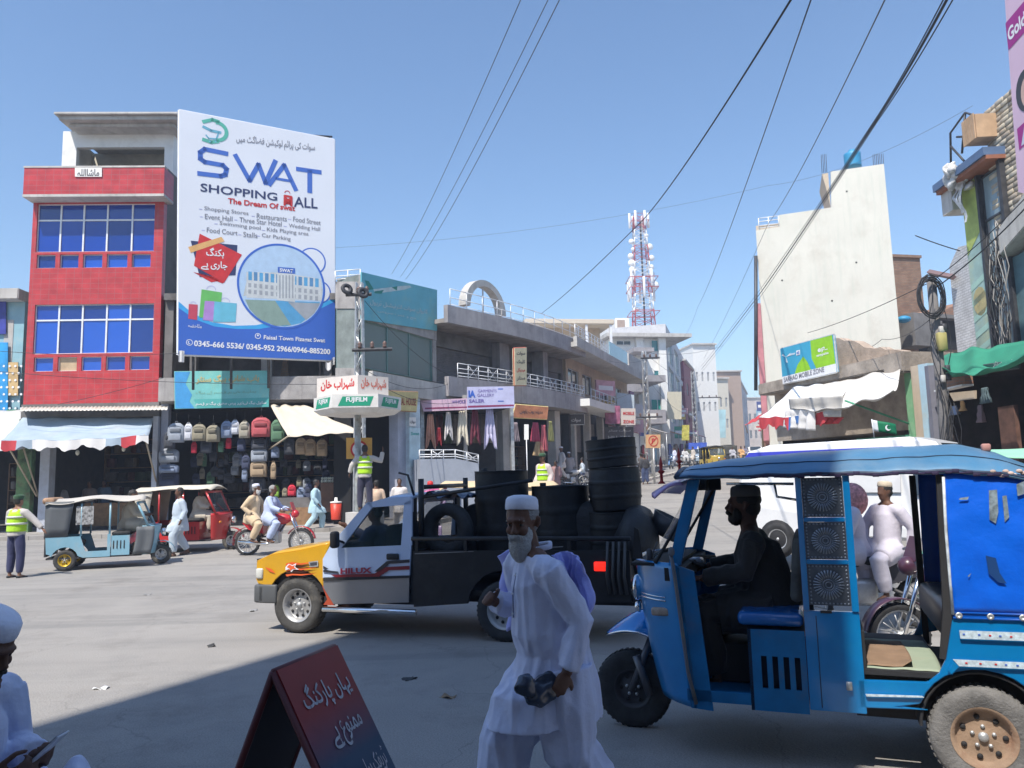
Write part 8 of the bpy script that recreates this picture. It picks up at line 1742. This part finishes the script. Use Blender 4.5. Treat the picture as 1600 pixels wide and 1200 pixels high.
# floors, partition, passenger mat
mb=MB();mb.b2(X1(1080,1100),e0 - .001,.03,WD - .03,pbot + .01,pbot + .04);mb.b2(X1(1075,1104),e0,.0,.03,pbot,pbot + .07);mb.build('driver_floor',hb2,R)
f1=X1(1480,1040);fz=Z1(1400,1050);mb=MB();mb.b2(pR + .031,f1,.026,WD - .026,fz - .03,fz);mb.build('passenger_floor',black,R)
for nm,u0,u1,y0,y1,m_,dz in (('floor_mat',1352,1475,.06,.95,mat('mat_sage',(.30,.36,.27),.9,var=.1,vs=4,dirt=(.3,.27,.2),ds=4),.004),('brown_mat',1350,1430,.1,.85,mat('mat_brown',(.26,.17,.11),.95,var=.15,vs=6,bump=.4,bs=60),.012)):
    x0_,x1_=X1(u0,1055),X1(u1,1055);mb=MB();mb.grid(lambda a,b: (x0_ + (x1_ - x0_)*a + .02*sin(b*3),y0 + (y1 - y0)*b,fz + dz + .006*noise.noise(V((a*4,b*4,dz*99))) + (.05*max(0,a - .8)*4*max(0,.25 - b)*4 if nm=='brown_mat' else 0)),20,14,thick=(0,0,-.003));mb.build(nm,m_,R)
mb=MB();mb.rbox((f1 + .25,CY,fz + .28),(.5,WD - .1,.22),.05,2);mb.rbox((f1 + .5,CY,fz + .6),(.14,WD - .1,.55),.05,2);mb.build('passenger_seat',mat('vinyl_black',(.02,.02,.025),.35),R)
mb=MB();mb.b2(pR + .0315,pR + .05,.04,WD - .04,fz,fz + .22);mb.build('partition',black,R)
mb=MB();mb.b2(xc_q :=X1(1085,1104),e0,WD - .05,WD - .03,pbot,pbot + .42);mb.b2(e0 - .22,e0 - .02,.35,.85,pbot + .05,pbot + .3);mb.build('far_footwell',black,R)
# roof
re0,re1=F.L(1062,744),F.L(1480,736);ze=Z1(1250,741);xr0,xr1=X1(1058,744),xend
tops=[(X1(u,700,-.6),Z1(u,v,-.6)) for u,v in ((1060,741),(1085,728),(1130,719),(1240,708),(1340,702),(1430,697),(1490,694),(1545,706),(1590,726))]
def ztop(x):
    if x<=tops[0][0]: return tops[0][1]
    for (a,za),(b,zb) in zip(tops,tops[1:]):
        if x<=b: return za + (zb - za)*(x - a)/(b - a)
    return tops[-1][1] - (x - tops[-1][0])*.5
def zedge(x): return ze + (0 if x< f1 + .05 else -(x - f1 - .05)**2*.25)
def roof(a,b):
    x=xr0 + (xr1 - xr0)*a;t=abs(b - .5)*2;k=(1 - t**2.6);e=zedge(x)
    return (x,-.035 + (WD + .07)*b,e + (ztop(x) - e)*k + .006*noise.noise(V((a*9,b*5,0))) + (.004*sin(a*60)*t))
mb=MB();mb.grid(roof,70,22,thick=(0,0,-.018));mb.build('roof',roofm,R)
mb=MB();mb.tube([V(roof(i/30,.012)) + V((0,-.006,-.01)) for i in range(31)],.012,6);mb.tube([V(roof(i/30,.12)) + V((0,0,.003)) for i in range(31)],.003,4);mb.tube([V(roof(0,i/12)) for i in range(13)],.02,6);mb.build('roof_hem',mat('hem_dark',(.01,.03,.07),.5),R)
mb=MB()
for i in range(40): p=V(roof(.2 + i*.0145,.01));mb.rbox(p + V((0,-.012,-.016 + .004*sin(i*3))),(.038,.006,.012 + .006*(i % 3)),.002,1)
o=mb.build('torn_fringe',mat('fringe_purple',(.03,.02,.06),.8),R);o['kind']='stuff'
mb=MB();p=V(roof(.77,.02));
for i in range(9): mb.ell(p + V((i*.022 - .07,-.02 + .01*(i % 2),-.012*(i % 3))),(.018,.008,.012),8,5)
o=mb.build('peeled_patch',mat('peel_tan',(.5,.38,.33),.9,var=.4,vs=20),R);o['kind']='stuff'
p=V(roof((X1(1560,700) - xr0)/(xr1 - xr0),.3));mb=MB();mb.rbox(p + V((0,0,.02)),(.05,.05,.05),.008,1);mb.build('tape_patch',mat('tape_rose',(.4,.2,.17),.7),R)
# canvas rear side with creases, tape and tears
c0x=[X1(1474,742),X1(1489,955)];zt2=ze - .012;zb2=s0.z + .02
def canv(a,b,y=0):
    x=c0x[0] + (c0x[1] - c0x[0])*(1 - b) + (xend - c0x[0])*a;x=min(x,xend)
    return (x,y - .012 - .018*sin(pi*b)*(1 if y==0 else -1) - .008*noise.noise(V((a*5,b*6,2))) - .01*max(0,.12 - a)*sin(b*40),zb2 + (zedge(xend*a + c0x[0]*(1 - a)) - .01 - zb2)*b)
mb=MB();mb.grid(canv,30,24,thick=(0,.01,0));mb.build('side_canvas',hcan,R)
mb=MB();mb.grid(lambda a,b: canv(a,b,WD + .01),12,10,thick=(0,.01,0));mb.build('far_canvas',hcan,R)
mb=MB();mb.b2(xend - .01,xend,0,WD,.5,ze - .2);mb.build('rear_panel',hcan,R)
tp=mat('tape_grey',(.2,.25,.28),.4,var=.6,vs=25)
for q in ([(1545,766),(1558,765),(1560,800),(1556,818),(1546,812)],[(1566,775),(1573,774),(1577,808),(1570,816)],[(1588,757),(1600,752),(1600,772),(1590,775)],[(1500,778),(1514,776),(1512,781),(1498,781)],[(1512,900),(1518,895),(1514,902)]):
    L_=lambda u,v,o=0: F.L(u,v,.036 + o);decal(q,tp,0,'tape_patch',R,L_)
decal([(1540,868),(1556,872),(1562,895),(1573,912),(1560,910),(1545,896)],mat('stain_navy',(.0,.04,.16),.6),.036,'stain',R,lambda u,v,o=0: F.L(u,v,o))
mb=MB();mb.tube([F.L(1474,745,.02),F.L(1478,830,.025),F.L(1484,900,.02),F.L(1489,960,.012)],.009,6);mb.build('canvas_edge',ec,R)
# front: pillars, cowl, windshield
PA=(X1(1078,750),ze - .02);PB=(X1(1048,885),Z1(1048,885))
for y in (.02,WD - .07): mb=MB();mb.prism([(PA[0] - .02,y,PA[1]),(PA[0] + .06,y,PA[1]),(PB[0] + .06,y,PB[1]),(PB[0] - .02,y,PB[1])],(0,.05,0));mb.build('front_pillar',hb2,R,bevel=.005)
zc1=PB[1] + .02;zc0=Z1(1082,1106);xc1=PB[0] + .03;xc0=X1(1085,1104);xf=X1(1003,940,-.5)
def cowl(a,b):
    """a across the width, b from top to bottom"""
    y=WD*a;t=abs(a - .5)*2;xs_=xc1 + (xc0 - xc1)*b;fr_=xf - .02 + .05*b + .1*b*b;k=(1 - t**3.2)
    return (xs_ + (fr_ - xs_)*k,y,zc1 + (zc0 - zc1)*b)
mb=MB();mb.grid(cowl,36,20,thick=(.018,0,0));mb.build('front_cowl',hb,R)
mb=MB();mb.b2(xf + .02,xc1 - .01,.1,WD - .1,zc1 - .03,zc1 - .01);mb.b2(xc1 - .08,xc1 + .05,.03,WD - .03,zc1 - .12,zc1 - .035);mb.build('dashboard',black,R)
for y in (.0,WD - .02): mb=MB();mb.prism([(cowl(.0,0)[0] - .03,y,zc1),(xc1 + .12,y,zc1 - .05),(xc0 + .12,y,zc0 - .01),(xc0 - .02,y,zc0)],(0,.02,0));mb.build('leg_shield',hb2,R)
mb=MB();mb.tube([V(cowl(i/20,.28)) + V((-.006,0,0)) for i in range(1,12)],.006,5);mb.tube([V(cowl(i/20,.255)) + V((-.006,0,0)) for i in range(1,12)],.004,5);mb.build('chrome_trim',chrome,R)
p=V(cowl(.08,.36));mb=MB();mb.rbox(p + V((.0,-.012,0)),(.13,.05,.055),.015,2);mb.build('indicator_lens',mat('lens_amber_clear',(.35,.28,.22),.15,var=.5,vs=12),R)
glx0,glx1=xf + .1,PA[0] - .05;gz0=zc1;gz1=ze - .06
def gl(a,b): t=abs(a - .5)*2;x=glx0 + (glx1 - glx0)*b + .10*t**2.5;return (x,.08 + (WD - .16)*a,gz0 + (gz1 - gz0)*b)
hglass=mat('rickshaw_glass',(.3,.38,.42),.03,alpha=.25,spec=1.0,var=.3,vs=2)
mb=MB();mb.grid(gl,16,10);mb.build('windshield',hglass,R)
mb=MB();mb.tube([gl(0,i/8) for i in range(9)],.012,6);mb.tube([gl(1,i/8) for i in range(9)],.012,6);mb.tube([gl(i/12,0) for i in range(13)],.014,6);mb.tube([gl(i/12,1) for i in range(13)],.014,6);mb.build('rubber_seal',black,R)
mb=MB();g0=V(gl(.12,.05));mb.tube([g0 + V((-.02,0,0)),V(gl(.3,.2)) + V((-.02,0,0)),V(gl(.4,.12)) + V((-.02,0,0))],.006,5);mb.rbox(g0 + V((-.03,-.02,.0)),(.04,.04,.1),.01,1);mb.build('wiper',metal_d,R)
mb=MB();g0=V((xf + .02,.16,gz0 + .01));mb.prism([g0,g0 + V((.07,0,.0)),g0 + V((.05,0,.2)),g0 + V((.02,0,.22))],(0,.02,0));mb.build('mirror_back',black,R)
mb=MB();mb.tube([F.L(1048,868,.02),F.L(1052,885,.03),F.L(1075,1050,.02),F.L(1088,1100,.02)],.013,6);mb.ell(F.L(1049,862,.03),(.022,.012,.032),10,8);mb.build('bent_strap',mat('strap_grey',(.12,.13,.15),.6,dirt=(.3,.28,.1),ds=9),R)
hl=F.L(991,918,-.35);mb=MB();mb.lathe([(0,0),(.06,.0),(.085,.03),(.09,.12),(.075,.2)],Matrix.Translation((hl.x + .0,.38,hl.z)) @ Matrix.Rotation(rad(90),4,'Y'),24);mb.build('headlight_shell',hb,R)
mb=MB();mb.lathe([(0,-.03),(.05,-.022),(.078,0),(.088,.004),(.092,.02),(.084,.03)],Matrix.Translation((hl.x,.38,hl.z)) @ Matrix.Rotation(rad(90),4,'Y'),24);mb.build('headlight',chrome,R)
mb=MB();mb.lathe([(0,-.02),(.035,-.01),(.04,.02),(0,.03)],Matrix.Translation((hl.x + .02,.34,hl.z - .13)) @ Matrix.Rotation(rad(90),4,'Y'),16);mb.build('fog_lamp',chrome,R)
# front wheel, fork, beak mudguard
fwc=P(990,1064,1);ry=R.location
def Lw(u,v,off): return F.L(u,v,off)
wc=F.L(990,1064,-CY);wc=V((wc.x,CY,.275));wheel(R,wc,.275,.11,mat('hub_dull',(.06,.06,.065),.6,.3),tyre_d,.5,6,40)
mb=MB();mb.tube([(wc.x + .18,CY - .09,wc.z + .42),(wc.x,CY - .09,wc.z)],.025,8);mb.tube([(wc.x + .18,CY + .09,wc.z + .42),(wc.x,CY + .09,wc.z)],.025,8);mb.tube([(wc.x + .05,CY - .1,wc.z + .25),(wc.x + .14,CY - .1,wc.z - .02)],.03,8);mb.build('fork',mat('fork_grey',(.12,.12,.13),.4,.5),R)
tip=F.L(949,986,-CY);tt=F.L(1004,950,-CY);tb=F.L(1006,1004,-CY)
def beak(a,b):
    x=tip.x + (tb.x + .12 - tip.x)*a;w2=.03 + .17*min(1,a*1.6)**.8;zt_=tip.z + (tt.z - tip.z)*sin(min(1,a*1.15)*pi/2);t=(b - .5)*2
    return (x,CY + w2*t,zt_ - (.02 + .16*a)*abs(t)**2.2 - .0)
mb=MB();mb.grid(beak,20,16,thick=(0,0,-.01));mb.build('beak_mudguard',mat('rickshaw_blue_bright',(.0,.22,.6),.2,.2,coat=1,var=.1),R)
mb=MB();mb.tube([V(beak(i/12,0)) for i in range(13)],.008,6);mb.tube([V(beak(i/12,1)) for i in range(13)],.008,6);mb.build('mudguard_bead',chrome,R)
# rear wheels
rust=mat('rim_rust_tan',(.32,.22,.15),.85,var=.2,vs=6,dirt=(.22,.1,.06),ds=5,da=.8,bump=.3,bs=30)
tdust=mat('tyre_grey_dust',(.17,.165,.16),.95,var=.25,vs=7,bump=.5,bs=50,dirt=(.06,.06,.06),ds=4,da=.8)
for y in (.09,WD - .09): wheel(R,(rx,y,rr),rr,.13,rust,tdust,.60,7,44,dish=-.02)
mb=MB();mb.b2(X1(1340,1100),xend - .1,.25,WD - .25,.3,fz - .03);mb.lathe([(0,-.5),(.03,-.5),(.03,.5),(0,.5)],Matrix.Translation((rx,CY,rr)) @ Matrix.Rotation(rad(90),4,'X'),10);mb.build('axle_box',black,R)
mb=MB();mb.lathe([(rr + .03,.02),(rr + .03,.3),(rr + .045,.3),(rr + .045,.02)],Matrix.Translation((rx,.32,rz + .02)) @ Matrix.Rotation(rad(90),4,'X'),20,a0=0,a1=pi);mb.build('wheel_well',black,R)
# purple visor, finials, inner bars, mirror, handlebar
vm=mat('visor_violet',(.45,.33,.62),.3,var=.15,vs=4,coat=.4)
v0=F.L(1022,768,-.5);v1=F.L(1072,778,-.3)
mb=MB();mb.grid(lambda a,b: (v0.x + (v1.x - v0.x + .02)*b + .09*(abs(a - .5)*2)**2.5*(1 - b),.05 + (WD - .1)*a,v0.z - .02 + .09*sin(b*pi*.6) - .02*(abs(a - .5)*2)**2),24,8,thick=(0,0,.02));mb.build('visor',vm,R)
for (u,v,o) in ((1034,756,-.25),(1062,738,-.95)):
    b=F.L(u,v,o);mb=MB();mb.lathe([(0,0),(.03,0),(.012,.02),(.01,.07),(.028,.085),(.01,.1),(.014,.14),(0,.2)],Matrix.Translation(b),10);mb.build('finial',mat('finial_red',(.4,.03,.02),.35),R)
mb=MB();mb.tube([F.L(1135,756,-.3),F.L(1240,756,-.3)],.011,6);mb.tube([F.L(1210,756,-.3),F.L(1214,776,-.3),F.L(1245,781,-.3)],.01,6);mb.build('grab_bar',chrome,R)
b=F.L(1106,757,-.62);mb=MB();mb.rbox(b,(.02,.2,.085),.01,2);mb.rbox(b + V((0,0,0)),(.19,.02,.085),.01,2);mb.build('inner_mirror',black,R)
hbp=F.L(1090,884,-.35);mb=MB();mb.tube([hbp + V((-.1,.3,.0)),hbp + V((-.06,.12,.01)),hbp + V((.05,0,0))],.016,8);mb.tube([hbp + V((-.1,.3,0)),hbp + V((-.06,.48,.01)),hbp + V((.05,.6,0))],.016,8);mb.tube([hbp + V((-.1,.3,0)),hbp + V((-.2,.3,-.45))],.03,8);mb.build('handlebar',black,R)
mb=MB();mb.rbox(hbp + V((-.05,.3,.0)),(.1,.14,.05),.02,2);mb.build('meter',mat('meter_face',(.35,.4,.5),.3,var=.6,vs=30),R)
# the driver
dp=F.world((X1(1205,900,-.5),.52,0));ds_=cu[1] - .02 + .0
hz=P(1190,757,dp.y).z
drv=rider('rickshaw driver in dark grey clothes and cap seated at the handlebar',(dp.x,dp.y),hz - 1.20,F.a + pi,'darkgrey',(.024,.023,.023),skin_='dark',det=True,cap=('drab',(.12,.11,.10),0),beard=(hair_m,.015),vox=.009,fold=.012,h=1.84,belly=1.2,
            J=dict(pel=(0,0,.28),chest=(.06,0,.58),neck=(.11,0,.82),head=(.15,0,.99),shL=(.09,.19,.76),shR=(.09,-.19,.76),elL=(.14,.24,.58),haL=(.42,.22,.53),elR=(.13,-.25,.6),haR=(.43,-.2,.56),hdL=(1,-.1,0),hdR=(1,.1,0),upL=(0,0,1),upR=(0,0,1),knL=(.42,.14,.3),knR=(.42,-.14,.3),anL=(.36,.14,-.1),anR=(.36,-.14,-.1)))
# ------------------------------------------------------------------ A-frame sign
ay=3.1;q=[P(427,1051,ay + .1),P(522,1011,ay + .55)]
base=V((q[0].x,q[0].y,0));af=thing('folding_sign','dark red and blue folding board with white urdu lettering at bottom left of centre','sign',base)
tl,tr=q[0] - base,q[1] - base;dpt=tr - tl;nrm=V((dpt.y,-dpt.x,0)).normalized()
bl,br=tl + nrm*.62 - V((0,0,tl.z)),tr + nrm*.62 - V((0,0,tr.z));bl2,br2=tl - nrm*.45 - V((0,0,tl.z)),tr - nrm*.45 - V((0,0,tr.z))
fb=mat('board_red_blue',(.22,.012,.015),.45,var=.2,vs=3);t_=fb.node_tree;N_=t_.nodes;b_=N_['Principled BSDF'];src=b_.inputs['Base Color'].links[0].from_socket
tc=N_.new('ShaderNodeTexCoord');sx=N_.new('ShaderNodeSeparateXYZ');mr=N_.new('ShaderNodeMapRange');mx2=N_.new('ShaderNodeMix');mx2.data_type='RGBA'
t_.links.new(tc.outputs['Object'],sx.inputs[0]);t_.links.new(sx.outputs[2],mr.inputs[0]);mr.inputs[1].default_value=tl.z*.84;mr.inputs[2].default_value=tl.z*.66;t_.links.new(mr.outputs[0],mx2.inputs[0]);t_.links.new(src,mx2.inputs[6]);mx2.inputs[7].default_value=(.015,.05,.10,1);t_.links.new(mx2.outputs[2],b_.inputs['Base Color'])
mb=MB();mb.prism([bl,br,tr,tl],-(tr - tl).cross(bl - tl).normalized()*.02*(1 if (tr - tl).cross(bl - tl).dot(nrm)< 0 else -1));mb.build('front_board',fb,af)
mb=MB();mb.prism([bl2,br2,tr,tl],V((0,0,-.015)));mb.build('back_board',mat('board_backside',(.03,.02,.02),.7),af)
for a,c in ((tl,bl),(tr,br),(tl,bl2),(tr,br2),(tl,tr)): mb=MB();mb.tube([a,c],.016,6);mb.build('frame_bar',mat('bar_red_dark',(.12,.02,.02),.5),af)
mb=MB();mb.tube([bl*.55 + tl*.45,bl2*.55 + tl*.45],.012,6);mb.build('brace',metal_d,af)
up=(tl - bl).normalized();ch_=mat('chalk_paint',(.42,.42,.45),.8,var=.3,vs=20)
n_=(br - bl).cross(tl - bl).normalized();n_=n_ if n_.dot(nrm)> 0 else -n_
for k,(t0,a0,a1,hh) in enumerate(((ur('یہاں پارکنگ'),.14,.9,.13),(ur('ممنوع ہے'),.3,.82,.11),(ur('ٹریفک پولیس'),.4,.92,.11))):
    f=(.18,.32,.46)[k];e0_,e1_=tl.lerp(bl,f),tr.lerp(br,f)
    text(t0,ch_,af,e0_.lerp(e1_,a0) + n_*.012,e0_.lerp(e1_,a1) + n_*.012,up*hh,bold=.012,lift=.012)
# ------------------------------------------------------------------ dense dressing of the far street
rg=random.Random(11)
cn=[('crimson',(.45,.06,.08)),('navy',(.07,.1,.3)),('mustard',(.55,.4,.1)),('emerald',(.05,.3,.2)),('pale',(.6,.58,.55)),('plum',(.22,.1,.22)),('orange',(.6,.28,.1)),('sky',(.3,.5,.65)),('brown',(.22,.14,.1)),('rose',(.6,.35,.4))]
wh=['under the terrace building','left of the orange parking sign','right of orange parking sign','beside the white teal building','before the teal glass facade','by the maroon building','below the plain white block','past the white block','near the mural board','near the pinkish block','at the street end']
def far_sign(i,y,side):
    c=cn[(i*3 + side) % 10];x=(LF(y) + rg.uniform(-.2,.9)) if side< 0 else RF(y) - rg.uniform(.1,.6);z=gz(y) + rg.uniform(2.6,5.5);w_,h_=rg.uniform(1.0,2.4),rg.uniform(.6,1.3)
    o=thing('shop_sign','%s shop sign %s' % (c[0],wh[min(10,int((y - 46)/9))] if side< 0 else ('on the right hand row','further down the right hand row')[y> 80]),'sign',(x,y,z),rg.uniform(-.1,1.2) if side< 0 else rg.uniform(-.5,.1),'shop signs in the far street')
    mb=MB();mb.b2(-w_/2,w_/2,-.06,.06,0,h_);mb.build('panel',mat('farsign_' + c[0],c[1],.6,var=.25,vs=3),o)
    mb=MB();mb.b2(-w_*.38,w_*.38,-.068,-.0602,h_*.35,h_*.65);mb.build('printed_stripe',ink_w if c[0] !='pale' else ink_r,o)
for i in range(26): far_sign(i,47 + i*4 + rg.uniform(0,2),-1)
for i in range(6): far_sign(i,84 + i*9,1)
for i in range(20):
    y=56 + i*4.5;c=cn[i*7 % 10];g=thing('goods_rack','%s clothes rack on the far pavement %s' % (c[0],wh[min(10,int((y - 46)/9))]),'clothes rack',(LF(y) + 1.3,y,gz(y) + .18),math.atan2(1,.34),'clothes racks along the far street')
    mb=MB();mb.tube([(-1,0,0),(-1,0,1.8),(1,0,1.8),(1,0,0)],.03,4);mb.build('frame',metal_d,g)
    mb=MB();mb.grid(lambda a,b: (-.9 + 1.8*a,.12*sin(a*25),1.75 - b*1.2 - .1*sin(a*9)),14,3,thick=(0,.04,0));mb.build('clothes',mat('farsign_' + c[0],c[1]),g)
# right frontage beyond the white building
for i,(y,h_,c) in enumerate([(50,9,(.5,.42,.38)),(62,7,(.38,.4,.42)),(76,10,(.55,.5,.45)),(92,8,(.4,.3,.28))]):
    F_=Frame((RF(y) + .1,y),(RF(y + 12) + .1,y + 12));o=thing('street_building','%s building in the right row behind the tall white one' % ['pinkish beige','grey','cream','brown'][i],'building',(RF(y) + .2,y,gz(y)),-math.atan2(.34,1))
    mb=MB();mb.b2(0,7,0,12,-1,h_);mb.build('wall',mat('street%d' % i,c,.85,var=.15,streak=tuple(q*.5 for q in c)),o)
    for k in range(4):
        for j in range(2): mb=MB();mb.b2(-.04,-.005,1 + k*2.8,2.4 + k*2.8,3.6 + j*3,5 + j*3);mb.build('window',win_dark,o)
# litter and stones on the road
for i,(u,v,c) in enumerate([(158,1077,'white'),(395,955,'grey'),(700,1090,'brown'),(640,1062,'dark'),(330,1010,'dark'),(1120,900,'white'),(560,870,'white'),(230,930,'grey')]):
    p=G(u,v);o=thing('litter','small %s scrap of litter lying %s' % (c,['near the bottom left shadow edge','on the sunlit road left of pickup wheel','in shade left of walking man','in shade above the folding sign','on the road left of the shadow corner','on sunlit road beyond the blue rickshaw','near the motorbike front wheel','left of centre on the sunlit road'][i]),'litter',p,i*1.3)
    mb=MB();mb.grid(lambda a,b: ((a - .5)*.13,(b - .5)*.08,.012 + .012*sin(a*6 + b*4 + i)),6,4,thick=(0,0,-.004));mb.build('scrap',mat('litter_' + c,{'white': (.7,.7,.68),'grey': (.3,.3,.3),'brown': (.25,.17,.1),'dark': (.06,.06,.06)}[c],.8),o)
# fans of hanging goods in the bag shop doorway
FB_=FR(254,28.4,566,29.1)
for i in range(16):
    u=300 + (i % 8)*11 + (i//8)*4 + rg.uniform(-4,4);v=716 + (i//8)*26 + rg.uniform(-7,7);c=['navy','dark','grey','khaki','dark','blue','green','dark'][(i*3) % 8]
    backpack(FB_,u,v,rg.uniform(8,15),rg.uniform(14,22),c,-1.2,'%s bag hanging dimly inside the left shop half, %s row, %s' % (c,['upper','lower'][i//8],['nearest the left post','second from left','third from left','just left of middle','just right of middle','third from right','second from right','nearest the rack'][i % 8]),'bags hung deep inside the shop')
for i in range(14):
    u=448 + (i % 7)*15 + rg.uniform(-5,5);v=728 + (i//7)*22 + rg.uniform(-6,6);c=['dark','navy','khaki','dark','grey','red','dark'][(i*2) % 7]
    backpack(FB_,u,v,rg.uniform(8,15),rg.uniform(13,20),c,-.9,'%s bag hanging dimly in the right shop half, %s row, %s' % (c,['upper','lower'][i//7],['nearest the rack','second along','third along','in the middle','third from right','second from right','at the right end'][i % 7]),'bags hung deep inside the shop')
# ------------------------------------------------------------------ thin dusty air
hz_=bpy.data.materials.new('haze_air');hz_.use_nodes=True;t=hz_.node_tree
for n_ in list(t.nodes):
    if n_.type !='OUTPUT_MATERIAL': t.nodes.remove(n_)
vo=t.nodes.new('ShaderNodeVolumePrincipled');vo.inputs['Density'].default_value=.0017;vo.inputs['Color'].default_value=(.72,.82,1,1)
t.links.new(vo.outputs[0],t.nodes['Material Output'].inputs['Volume'])
mb=MB();mb.b2(-305,305,-65,405,-1.2,37);o=mb.build('haze',hz_);o['kind']='stuff'
S.cycles.volume_bounces=0
bpy.context.view_layer.update()
